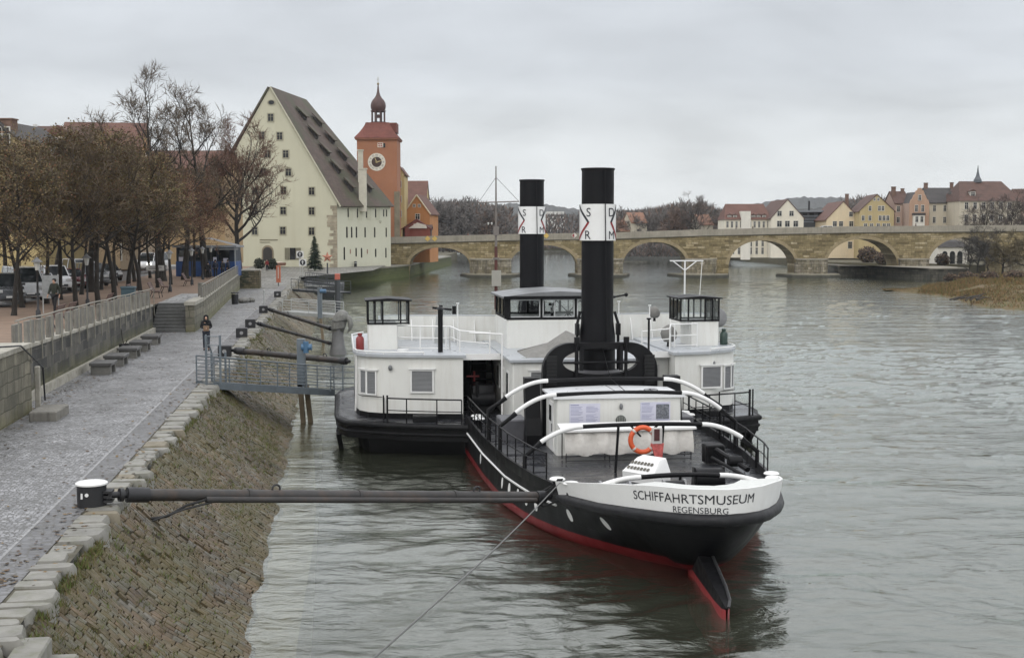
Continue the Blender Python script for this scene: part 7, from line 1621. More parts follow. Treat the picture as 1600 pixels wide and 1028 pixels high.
# ================================================================== mooring booms, gangways, piles
BOOM = pm('boom_paint', (.030, .028, .027), .55, .35, 1.2, dirt=(.095, .055, .032), dirtamt=.55, streak=False)
MBLK = pm('mooring_block_black', (.016, .016, .018), .5, .25, 2)
def s2w(x, y, z): return Matrix.Translation((4.89, 29.0, 0)) @ Matrix.Rotation(SH, 4, 'Z') @ Vector((x, y, z))
def mooring_block(t, label, s=-5.27, w=.62, round_=False, cap=True):
    o = thing('mooring_block', label, 'mooring block', Q(s, t, QZ), QTH, 'black mooring blocks along the quay edge'); mb = MB()
    if round_:
        mb.lathe([(.31, 0), (.31, .46), (.29, .48)], (0, 0, 0), 26); b = mb.build('block', MBLK, o, smooth=40)
        mb = MB(); mb.lathe([(.05, .482), (.34, .482), (.34, .515), (.31, .535), (.02, .54)], (0, 0, 0), 26); mb.build('cap', WHITE2, o, smooth=40)
        mb = MB(); mb.lathe([(.01, 0), (.04, 0), (.04, .012), (.01, .012)], (0, 0, 0), 14); q = mb.build('round_mark', WHITE2, o); q.location = (-.05, -.312, .30); q.rotation_euler = (pi/2, 0, 0)
        mb = MB(); mb.box((-.16, -.275, .27), (.045, .012, .12), rz=-.4); mb.build('bar_mark', WHITE2, o)
        mb = MB()
        for z in (.12, .22, .32): mb.box((.36, 0, z), (.18, .34, .05))
        mb.build('hinge_lug', MBLK, o)
    else:
        mb.cbox((0, 0, .27), (w, w*.95, .54), .03); mb.build('block', MBLK, o)
        mb = MB(); mb.lathe([(.02, 0), (.10, 0), (.10, .01), (.02, .01)], (0, 0, 0), 14); q = mb.build('block_ring', pm('ring_grey', (.25, .25, .25), .5), o); q.location = (0, -w*.475-.003, .27); q.rotation_euler = (pi/2, 0, 0)
    return o
mooring_block(28.45, 'round black mooring block with a white lid on the edge stones nearest the camera', round_=True)
mooring_block(62.7, 'square black mooring block just behind the near gangway gate'); mooring_block(74.2, 'square black mooring block without a boom between two that carry booms'); mooring_block(81.8, 'square black mooring block carrying the lower boom to the grey dolphin'); mooring_block(96.9, 'square black mooring block carrying the upper boom to the grey dolphin'); mooring_block(121, 'small black mooring block farthest along the quay near the orange banner post')
def boom(name, label, p0, p1, r, extra=False):
    p0, p1 = Vector(p0), Vector(p1); o = thing(name, label, 'mooring boom', p0); d = (p1-p0).normalized(); l = (p1-p0).length
    mb = MB(); mb.tube([p0+d*.75, p0+d*(l-.25)], r, 14); [mb.tube([p0+d*l*f, p0+d*(l*f+.09)], r+.018, 14) for f in (.27, .51, .74)]; mb.build('pipe', BOOM, o, True, smooth=60)
    mb = MB(); mb.tube([p0, p0+d*.5], r*.55, 10); mb.tube([p0+d*.42, p0+d*.9], r*1.25, 12); mb.tube([p0+d*.25, p0+d*.34], r*1.1, 12); mb.build('joint', MBLK, o, True, smooth=40)
    mb = MB(); mb.tube([p1-d*.5, p1-d*.2], r*1.2, 12); mb.tube([p1-d*.25, p1], r*.6, 8); mb.build('end_joint', MBLK, o, True, smooth=40)
    for f in (.33, .8):
        mb = MB(); c = p0+d*l*f; mb.tube([c+Vector((.10*math.cos(a)*d.x, .10*math.cos(a)*d.y, r+.03+.09*math.sin(a))) for a in [2*pi*i/12 for i in range(12)]], .025, 5, closed=True); mb.build('lifting_eye', MBLK, o, True)
    if extra:
        up = Vector((0, -1, -.35)).normalized()*(r+.06)
        mb = MB(); mb.tube([p0+d*l*.19+up, p0+d*(l-.5)+up], r*.55, 10); mb.build('conduit', BOOM, o, True, smooth=60)
        q = p0+d*l*.19+up; mb = MB(); mb.tube([q+d*.3, q, q-d*.45-Vector((0, .05, .12)), q-d*.9-Vector((0, .1, .36)), q-d*1.25-Vector((0, .1, .40))], .03, 7); mb.tube([q+d*.2-Vector((0, .03, .04)), q-d*.5-Vector((0, .1, .2)), q-d*1.2-Vector((0, .15, .44))], .025, 6); mb.build('hanging_cable', pm('cable_black', (.008, .008, .008), .6), o, True, smooth=60)
    return o
pA = Q(-4.92, 28.35, QZ+.26); pB = s2w(-3.12, 5.6, 1.22)
boom('mooring_boom', 'long dark steel boom reaching from the quay to the stern of the steamer', pA, pB, .135, True)
boom('mooring_boom', 'dark steel boom running behind the near gangway to the left paddle house', Q(-4.95, 62.7, QZ+.30), s2w(-8.3, 29.8, 2.55), .14)
DOL = G(528, 553, 0)
boom('mooring_boom', 'lower thin boom from the quay down to the foot of the grey dolphin', Q(-4.95, 81.8, QZ+.30), (DOL.x-.42, DOL.y-.1, .72), .11)
boom('mooring_boom', 'upper thick boom from the quay to the middle of the grey dolphin', Q(-4.95, 96.9, QZ+.30), (DOL.x-.42, DOL.y+.1, 1.72), .13)
# dolphin wrapped in tarpaulin with a curved head
TARP = pm('tarpaulin_grey', (.21, .21, .195), .75, .35, 3, bmp=1.0, bscale=4, bdist=.10, dirt=(.06, .06, .05), dirtamt=.8, streak=True)
dl = thing('mooring_dolphin', 'grey mooring dolphin in the water with a wrapped curved head', 'dolphin', (DOL.x, DOL.y, 0))
mb = MB(); mb.lathe([(.62, -1.5), (.60, .1), (.50, .5), (.40, 1.2), (.38, 1.9)], (0, 0, 0), 18); mb.build('column', pm('dolphin_grey', (.13, .13, .13), .6, .25, 1.5), dl, smooth=60)
mb = MB(); mb.loft([[Vector((cx+r_*math.cos(2*pi*k/14)*(1+.12*math.sin(3*k+j)), .9*r_*math.sin(2*pi*k/14)*(1+.1*math.cos(2*k+j)), z)) for k in range(14)] for j, (cx, r_, z) in enumerate(((0, .42, 1.55), (.05, .46, 1.9), (.12, .48, 2.25), (.25, .50, 2.6), (.32, .42, 2.85), (.3, .2, 3.0), (.3, .04, 3.03)))], True, True)
mb.loft([[Vector((cx+.17*math.cos(2*pi*k/10), .22*math.sin(2*pi*k/10), z+.14*math.cos(2*pi*k/10))) for k in range(10)] for cx, z in ((.55, 2.6), (.85, 2.35), (.92, 1.9), (.80, 1.55))], True, True); mb.build('tarpaulin', TARP, dl, smooth=180)
mb = MB()
for z, r_, cx in ((1.75, .47, .03), (2.3, .52, .14)): mb.tube([(cx+r_*math.cos(2*pi*i/16), .95*r_*math.sin(2*pi*i/16), z+.03*math.sin(i)) for i in range(16)], .022, 5, closed=True)
mb.build('lashing', IRON, dl)
# gangways
STL = pm('gangway_blue_grey', (.13, .155, .175), .45, .2, 2, dirt=(.08, .08, .075), dirtamt=.4); GALV = pm('galvanised_rail', (.40, .41, .40), .4, .15, 2, metal=.2); TIMB = pm('pile_timber', (.20, .155, .10), .85, .3, 1.5, bmp=.4, dirt=(.06, .05, .03), dirtamt=.6, streak=True); DSTL = pm('dark_steel', (.045, .05, .055), .5, .25, 2)
def gangway(label, p0, p1, wd, bars, railm, beamm, rail=1.05, cat='gangway', posts=5):
    p0, p1 = Vector(p0), Vector(p1); o = thing('gangway', label, cat, p0); d = p1-p0; l = d.length; h = Vector((d.x, d.y, 0)).normalized(); sd = Vector((-h.y, h.x, 0))
    mb = MB(); n = Vector((0, 0, 1)); mb.slab([p0, p1, p1+sd*wd, p0+sd*wd], n, -.06); do = mb.build('walkway', beamm, o, True); norm_fix(do)
    mb = MB()
    for k in (-.05, wd): mb.slab([p0+sd*k+n*.03, p1+sd*k+n*.03, p1+sd*k-n*.22, p0+sd*k-n*.22], sd, .06)
    norm_fix(mb.build('side_beam', beamm, o, True))
    for k in (0, wd):
        mb = MB()
        for i in range(posts): q = p0+d*i/(posts-1)+sd*k; mb.tube([q, q+n*rail], .028, 6)
        for j in range(bars+1): z = rail*(j+.35)/(bars+.35); mb.tube([p0+sd*k+n*z, p1+sd*k+n*z], .030 if j == bars else .017, 6)
        mb.build('railing', railm, o, True)
    return o
gA = Q(-5.25, 51.0, QZ+.05); gB = PY(522, 612, 56.0); gB.z = 1.40
gA = gA+Vector((.55, 0, 0)); gw_ = gangway('blue grey gangway with barred railings sloping from the quay to the left paddle house', gA, gB, .95, 7, STL, STL)
# gate frame at its head
mb = MB()
for k in (0, .9):
    for a in (-.3, .25): q = gA+Vector((a, k, 0)); mb.tube([q-Vector((0, 0, .05)), q+Vector((0, 0, 1.15+.75*(k == 0)))], .045, 8)
for z in (.25, .55, .85, 1.15, 1.5, 1.85): mb.tube([gA+Vector((-.3, 0, z)), gA+Vector((.25, 0, z))], .02, 6)
for z in (.3, .7, 1.1): mb.tube([gA+Vector((-.3, 0, z)), gA+Vector((-.3, .9, z))], .02, 6)
mb.tube([gA+Vector((-.3, 0, 1.9)), gA+Vector((-.3, .9, 1.15))], .03, 6); mb.build('gate', STL, gw_, True)
mb = MB(); e0, e1 = gB-Vector((.1, .3, 0)), gB+Vector((.9, .2, 0))
for z in (.1, .35, .6, .85, 1.1): mb.tube([e0+Vector((0, 0, z)), e1+Vector((0, 0, z-.05))], .022, 6)
for q in (e0, e1, (e0+e1)/2): mb.tube([q, q+Vector((0, 0, 1.15))], .03, 6)
mb.build('landing_gate', STL, gw_, True)
PL0 = G(472, 660, 0)
pl_ = thing('mooring_pile', 'blue grey steel pile on timber legs beside the near gangway', 'pile', (PL0.x, PL0.y, 0))
mb = MB(); mb.box((0, 0, 2.65), (.34, .30, 2.1)); mb.build('post', STL, pl_); mb = MB(); mb.box((.02, -.05, .6), (.20, .2, 2.2), ry=R(-4)); mb.build('timber_leg', TIMB, pl_); mb = MB(); mb.box((.30, .1, .6), (.20, .2, 2.2), ry=R(-6)); mb.build('timber_leg', TIMB, pl_); mb = MB(); mb.cyl((.05, -.2, 3.35), (.5, -.2, 3.35), .14); mb.cyl((.25, -.25, 3.1), (.25, -.25, 3.6), .12); mb.build('bollard_head', pm('blue_head', (.06, .14, .24), .5, .2, 3), pl_, smooth=40)
g2a = Q(-4.6, 98.5, QZ); g2b = PY(524, 490, 96.5)
gangway('pale railed landing stage behind the grey dolphin', (G(441, 487, 2.35)), (g2b.x, g2b.y, 2.15), 1.6, 4, GALV, GALV, .92, 'landing stage', 3)
p2 = G(500, 506, 0); o = thing('mooring_pile', 'slim blue pile on timber legs rising through the pale landing stage', 'pile', (p2.x, p2.y-21, 0)); o.location = PY(500, 488, 96.0); o.location.z = 0; WM[o.name] = Matrix.Translation(o.location)
mb = MB(); mb.box((0, 0, 3.1), (.32, .3, 2.3)); mb.build('post', STL, o); mb = MB(); mb.box((.15, 0, .9), (.2, .2, 2.6), ry=R(-6)); mb.build('timber_leg', TIMB, o); mb = MB(); mb.cyl((.05, -.2, 4.0), (.5, -.2, 4.0), .15); mb.build('bollard_head', pm('blue_head_far', (.06, .13, .22), .5, .2, 3), o)
p3 = Q(.3, 131, 0); o = thing('steel_pile', 'tall thick dark steel pile with a red top light at the landing', 'pile', p3); mb = MB(); mb.cyl((0, 0, -1.5), (0, 0, 3.6), .27, n=14); mb.build('pipe', DSTL, o, smooth=60); mb = MB(); mb.cbox((0, 0, 3.95), (.5, .5, .6), .05); mb.build('red_light', pm('light_red', (.45, .12, .08), .5, .2, 3), o)
gangway('dark railed landing stage behind the tall steel pile', G(455, 452, 2.3), PY(527, 457, 134), 2.0, 3, DSTL, DSTL, 1.1, 'landing stage', 7)
q = PY(460, 451, 150); gangway('dark railed footbridge farthest along the landing', (q.x, 158, 2.4), (PY(526, 440, 158).x, 158, 2.0), 2.0, 3, DSTL, DSTL, 1.1, 'landing stage', 8)
po = thing('pontoon', 'dark landing pontoon with a pale stripe behind the landing stages', 'pontoon', (PY(502, 436, 172).x, 172, 0)); mb = MB(); mb.loft([[Vector((x*s_, y*s_, z)) for x, y in ((-2.6, -4), (2.4, -4), (2.9, 0), (2.4, 5), (-2.6, 5))] for s_, z in ((.85, -.5), (1, .6), (1.02, 1.6))], True, True); mb.build('hull', DSTL, po); mb = MB(); mb.box((0, -4.1, 1.45), (4.8, .1, .18)); mb.build('stripe', GALV, po); mb = MB()
for x in (-2.3, -1.1, .1, 1.3, 2.3): mb.tube([(x, -3.8, 1.6), (x, -3.8, 2.7)], .03, 6)
for z in (2.1, 2.7): mb.tube([(-2.3, -3.8, z), (2.3, -3.8, z)], .03, 6)
mb.build('railing', DSTL, po)
# long stern cable and slack mooring lines
mb = MB(); a, b_ = s2w(-2.9, 5.2, 1.72), PY(545, 1062, 13.2); mb.tube([a.lerp(b_, i/24)-Vector((0, 0, .10*math.sin(pi*i/24))) for i in range(25)], .014, 6); o = mb.build('mooring_cable', pm('wire_grey', (.14, .14, .135), .4, .2, 3, metal=.5)); tag(o, 'thin grey wire running from the stern down across the water', 'cable')
mb = MB(); c0 = s2w(-2.9, 5.2, 1.75); mb.tube([pB-Vector((.4, .0, -.05)), pB+Vector((.05, .1, .28)), c0+Vector((-.1, -.1, .02)), c0], .035, 7); mb.tube([pB-Vector((.7, .05, -.02)), pB+Vector((-.2, -.1, -.25)), pB+Vector((.3, -.1, -.05)), c0+Vector((-.05, -.2, -.12)), c0], .03, 7); mb.tube([pB-Vector((.5, 0, 0)), pB+Vector((-.1, -.2, .18)), c0+Vector((.02, -.15, .05))], .025, 6); o = mb.build('mooring_rope', pm('rope_black', (.008, .008, .008), .8)); tag(o, 'black mooring ropes tying the long boom to the stern', 'rope')
# ================================================================== quay furniture
SBN = pm('bench_stone', (.16, .155, .14), .75, .25, 2, bmp=.3, dirt=(.07, .07, .055), dirtamt=.6); SBT = pm('bench_top_stone', (.085, .083, .08), .45, .25, 2)
def stone_bench(label):
    o = thing('stone_bench', label, 'bench', (0, 0, 0), QTH, 'stone benches along the quay wall'); mb = MB(); mb.cbox((0, 0, .44), (.92, 1.5, .12), .02); mb.build('seat', SBT, o)
    for y in (-.55, .55): mb = MB(); mb.cbox((0, y, .19), (.82, .22, .38), .015); mb.build('leg', SBN, o)
    return o
for i, t in enumerate((55.9, 59.2, 63.0, 66.5, 70.3)):
    l = ['stone bench nearest the camera in the row under the dark wall', 'second stone bench from the camera under the dark wall', 'middle stone bench of the five under the dark wall', 'fourth stone bench from the camera under the dark wall', 'stone bench nearest the promenade steps'][i]
    if i == 0: sb0 = stone_bench(l); sb0.location = Q(-9.75, t, QZ)
    else: copytree(sb0, Q(-9.75, t, QZ), QTH, None, l)
o = thing('planter', 'small black planter with a bare twig beside the stone benches', 'planter', Q(-10.25, 64.6, QZ)); mb = MB(); mb.lathe([(.2, 0), (.28, .5), (.26, .5), (.24, .42), (.01, .42)], (0, 0, 0), 12); mb.build('pot', MBLK, o); mb = MB(); mb.tube([(0, 0, .4), (-.1, 0, .8), (-.14, 0, 1.2)], .02, 5); mb.tube([(0, 0, .4), (.15, 0, .7)], .02, 5); mb.build('twig', BARK, o)
o = thing('litter_bin', 'black cylindrical litter bin on the cobbles by the lighter wall', 'bin', Q(-8.3, 109.5, QZ)); mb = MB(); mb.lathe([(.27, 0), (.30, .75), (.30, .8)], (0, 0, 0), 14); mb.build('body', MBLK, o, smooth=50); mb = MB(); mb.lathe([(.34, .9), (.34, .97), (.02, 1.02)], (0, 0, 0), 14); mb.cyl((-.2, 0, .75), (-.2, 0, .95), .02); mb.cyl((.2, 0, .75), (.2, 0, .95), .02); mb.build('hood', MBLK, o)
o = thing('rubble_stone', 'loose pale stones beside the black litter bin', 'stones', Q(-7.7, 111.5, QZ)); mb = MB(); mb.ball((0, 0, .2), (.5, .8, .3), 9, 6); mb.ball((.4, 1.1, .15), (.35, .4, .25), 9, 6); mb.build('stone', SBN, o)
def pole(name, label, cat, p, h, col, r=.05): 
    o = thing(name, label, cat, p); mb = MB(); mb.cyl((0, 0, 0), (0, 0, h), r, n=8); mb.build('post', col, o); return o
o = pole('edge_post', 'thin grey post at the quay edge before the orange banner', 'post', Q(-5.4, 100.5, QZ), 1.45, GALV); mb = MB(); mb.ball((0, 0, 1.48), .08, 8, 6); mb.build('knob', GALV, o)
o = pole('banner_post', 'tall narrow orange red banner post on the quay', 'banner', G(435, 447, QZ), .5, DSTL); mb = MB(); mb.cbox((.02, 0, 1.35), (.5, .12, 1.9), .02); mb.build('banner', pm('banner_orange', (.50, .15, .08), .6, .1, 2), o); mb = MB(); mb.box((.02, -.07, 1.5), (.12, .02, 1.3)); mb.build('banner_mark', pm('banner_white', (.60, .48, .42), .6), o)
def tsign(u, v, Y, label):
    p = PY(u, v, Y); o = thing('traffic_sign', label, 'sign', (p.x, p.y, QZ+.02)); mb = MB(); mb.cyl((0, 0, 0), (0, 0, p.z-QZ+.5), .04, n=8); mb.build('post', GALV, o)
    mb = MB(); mb.cbox((0, -.06, p.z-QZ), (1.0, .05, .95), .02); so2 = mb.build('plate', pm('plate_white', (.60, .60, .58), .5), o)
    mb = MB(); mb.lathe([(.01, 0), (.38, 0), (.38, .02), (.01, .02)], (0, 0, 0), 22); d = mb.build('disc', pm('disc_black', (.02, .022, .026), .5), so2); d.location = (0, -.087, p.z-QZ); d.rotation_euler = (pi/2, 0, 0)
    mb = MB(); mb.box((0, -.12, p.z-QZ-.08), (.09, .02, .32)); mb.slab([(-.17, -.11, p.z-QZ+.06), (.17, -.11, p.z-QZ+.06), (0, -.11, p.z-QZ+.27)], (0, -1, 0), .02); mb.build('arrow', pm('arrow_white', (.6, .6, .6), .5), so2); return o
tsign(468.8, 398, 178, 'upper white square sign with a black disc before the granary door'); tsign(473, 410.5, 172, 'lower white square sign with a black disc before the fir')
o = pole('star_decoration', 'orange star decoration on a post beside the fir', 'star', (PY(511.5, 402, 188).x, 188, 2.4), 1.6, DSTL, .12)
mb = MB(); st_ = [(math.cos(pi/2+2*pi*i/10)*(.85 if i % 2 == 0 else .36), math.sin(pi/2+2*pi*i/10)*(.85 if i % 2 == 0 else .36)) for i in range(10)]; zc_ = PY(511.5, 402, 188).z-2.4; mb.v += [(x, 0, zc_+z) for x, z in st_]+[(0, -.35, zc_), (0, .35, zc_)]; 
for i in range(10): mb.f += [(i, (i+1) % 10, 10), (i, (i+1) % 10, 11)]; mb.m += [0, 0]
norm_fix(mb.build('star', pm('star_orange', (.40, .17, .11), .7, .3, 2), o))
o = thing('round_planter', 'low round reddish planter on the square before the granary gate', 'planter', G(434, 415, 2.9)); mb = MB(); mb.lathe([(1.3, 0), (1.45, .45), (1.3, .48), (1.2, .35), (.02, .4)], (0, 0, 0), 20); mb.build('basin', pm('planter_red', (.24, .13, .09), .8, .2, 1), o); mb = MB(); mb.ball((.3, 0, .5), (.7, .6, .18), 10, 6); mb.build('planting', pm('planter_pale', (.45, .40, .33), .8, .3, 3), o)
for i, (u, v, l) in enumerate(((543.5, 417, 'bollard nearest the granary corner on the river side'), (551, 414, 'thick second bollard along the granary river wall'), (555.5, 419, 'bollard standing on the quay edge out from the granary wall'), (570, 413.5, 'fourth bollard along the granary river wall'), (582, 413, 'bollard nearest the bridge along the granary river wall'), (604, 411, 'bollard under the first arch of the bridge'))):
    p = G(u, v, 2.3); o = thing('bollard', l, 'bollard', (p.x, p.y, 2.3), 0, 'dark bollards along the granary quay'); mb = MB(); mb.lathe([(.26, 0), (.24, 1.0), (.28, 1.05), (.22, 1.15), (.02, 1.2)], (0, 0, 0), 12); mb.build('post', MBLK, o, smooth=50); mb = MB(); mb.lathe([(.27, .85), (.275, .87), (.275, .95), (.27, .97)], (0, 0, 0), 12, cap=False); mb.build('band', GALV, o)
# ================================================================== promenade furniture
LANG, nt, b = newmat('lantern_glass'); b.inputs['Base Color'].default_value = (.45, .45, .42, 1); b.inputs['Roughness'].default_value = .2
def lamp(label):
    o = thing('street_lamp', label, 'street lamp', (0, 0, 0), 0, 'lantern lamps along the promenade'); mb = MB(); mb.lathe([(.13, 0), (.12, .35), (.06, .45), (.05, 2.3), (.08, 2.34)], (0, 0, 0), 10); mb.build('post', IRON, o, smooth=50); mb = MB(); mb.lathe([(.09, 2.35), (.17, 2.75), (.16, 2.76)], (0, 0, 0), 6); l = mb.build('lantern', LANG, o); mb = MB(); mb.lathe([(.30, 2.76), (.12, 2.9), (.03, 3.0)], (0, 0, 0), 10); mb.build('cap', pm('lamp_cap', (.10, .10, .10), .4), l); return o
for i, (u, v, l) in enumerate(((60, 497, 'lantern lamp nearest the camera behind the parapet'), (137, 479, 'second lantern lamp from the camera along the promenade'), (266, 456, 'lantern lamp standing by the top of the promenade steps'), (300, 445, 'lantern lamp in front of the blue kiosk'), (317, 437, 'lantern lamp before the right half of the blue kiosk'), (330, 432, 'lantern lamp at the right end of the blue kiosk'))):
    p = G(u, v, 4.15)
    if i == 0: lp0 = lamp(l); lp0.location = p
    else: copytree(lp0, p, 0, 1.0, l)
SLAT = pm('bench_slat', (.115, .062, .050), .6, .25, 3)
def park_bench(label):
    """seat faces local -x"""
    o = thing('park_bench', label, 'park bench', (0, 0, 0), 0, 'slatted benches on the promenade')
    mb = MB()
    for i in range(4): mb.box((-.42+.13*i, 0, .45), (.09, 1.7, .035))
    mb.build('seat', SLAT, o); mb = MB()
    for i in range(5): mb.box((.06+.055*i, 0, .56+.11*i), (.03, 1.7, .085), ry=R(22))
    mb.build('backrest', SLAT, o)
    for y in (-.7, .7): mb = MB(); mb.tube([(-.5, y, 0), (-.42, y, .42), (0, y, .42), (.28, y, 1.02)], .025, 6); mb.tube([(.0, y, .42), (.18, y, 0)], .025, 6); mb.build('leg', IRON, o)
    return o
for i, (s, t, rz, l) in enumerate(((-12.0, 57.5, QTH, 'slatted bench nearest the camera behind the parapet'), (-12.0, 60.0, QTH, 'slatted bench second from the camera behind the parapet'), (-12.1, 70.5, QTH, 'slatted bench behind the parapet beside the standing walker'), (-12.2, 89.5, QTH+pi, 'slatted bench by the lamp at the top of the steps'), (-12.6, 97.5, QTH+pi, 'slatted bench second beyond the top of the steps'), (-12.3, 110, QTH+pi, 'slatted bench nearest the blue kiosk'), (-13.1, 86.5, QTH+pi, 'slatted bench behind the blue bin'))):
    p = Q(s, t, prom_z(t))
    if i == 0: pb0 = park_bench(l); pb0.location = p; pb0.rotation_euler = (0, 0, rz)
    else: copytree(pb0, p, rz, 1.0, l)
o = thing('waste_bin', 'blue grey rectangular waste bin behind the parapet near the steps', 'bin', Q(-11.7, 75.6, 4.05), QTH); mb = MB(); mb.cbox((0, 0, .65), (.75, .6, .95), .03); mb.build('body', pm('bin_blue', (.045, .085, .105), .5, .2, 2), o); mb = MB(); mb.cbox((0, 0, 1.18), (.82, .68, .10), .03); mb.build('lid', pm('bin_lid', (.06, .10, .12), .5), o)
for x in (-.3, .3): mb = MB(); mb.box((x, 0, .09), (.08, .5, .18)); mb.build('foot', IRON, o)
p = G(80, 489, 4.2); o = thing('information_board', 'glazed grey information board on two legs among the trees', 'board', p); mb = MB(); mb.box((0, 0, 1.35), (.85, .06, 1.2)); mb.build('panel', pm('board_grey', (.25, .26, .26), .3, .15, 3), o)
for x in (-.4, .4): mb = MB(); mb.cyl((x, 0, 0), (x, 0, 2.0), .03, n=8); mb.build('leg', GALV, o)
p = G(243, 443, 4.1); o = thing('market_sign', 'low white rectangular sign on a post under the trees', 'sign', p); mb = MB(); mb.box((0, 0, 1.3), (1.5, .06, .45)); mb.build('plate', pm('sign_plate', (.45, .44, .42), .5, .1, 3), o); mb = MB(); mb.cyl((0, .05, 0), (0, .05, 1.5), .04, n=8); mb.build('post', IRON, o); mb = MB(); mb.box((0, -.035, 1.36), (1.1, .01, .05)); mb.box((-.1, -.035, 1.24), (.9, .01, .05)); mb.build('sign_mark', DSTL, o)
# blue kiosk
KBL = pm('kiosk_blue', (.022, .065, .20), .45, .2, 1); KDK = pm('kiosk_dark_blue', (.018, .032, .055), .4, .2, 1)
p = G(321, 431, 4.0); ko = thing('kiosk', 'long blue kiosk with dark windows and white notices under the trees', 'kiosk', (p.x, p.y, 3.95)); w_ = 92*p.y/2000
mb = MB(); mb.cbox((0, 1.6, .75), (w_, 3.2, 1.5), .03); mb.build('counter', KBL, ko); mb = MB(); mb.cbox((0, 1.62, 2.2), (w_-.1, 3.1, 1.4), .03); up = mb.build('upper_wall', KDK, ko)
for i in range(4): mb = MB(); mb.box((-w_/2+.9+i*1.35, .03, 2.15), (1.05, .06, .95)); mb.build('window', DARKGLASS, up)
mb = MB(); mb.cbox((0, 1.6, 3.02), (w_+.5, 3.8, .22), .03); ro_ = mb.build('roof', pm('kiosk_roof', (.20, .21, .22), .5, .2, 1), ko); mb = MB(); mb.loft([[Vector((-w_/2, y, 3.15)), Vector((0, y, 3.9)), Vector((w_/2, y, 3.15))] for y in (0, 3)]); mb.build('awning', pm('awning_grey', (.22, .22, .22), .7, .2, 1), ro_)
for x, z, a, b2 in ((-2.4, 1.75, .55, .42), (-.1, 1.75, .5, .4), (1.0, 1.75, .35, .4), (2.1, 1.6, .5, .5)): mb = MB(); mb.box((x, -.02, z), (a, .03, b2)); mb.build('notice', PAP, ko)
mb = MB(); mb.box((2.3, -.6, 2.75), (2.2, 1.2, .06)); mb.cyl((3.3, -1.1, 0), (3.3, -1.1, 2.75), .04, n=8); mb.build('canopy', GALV, ko)
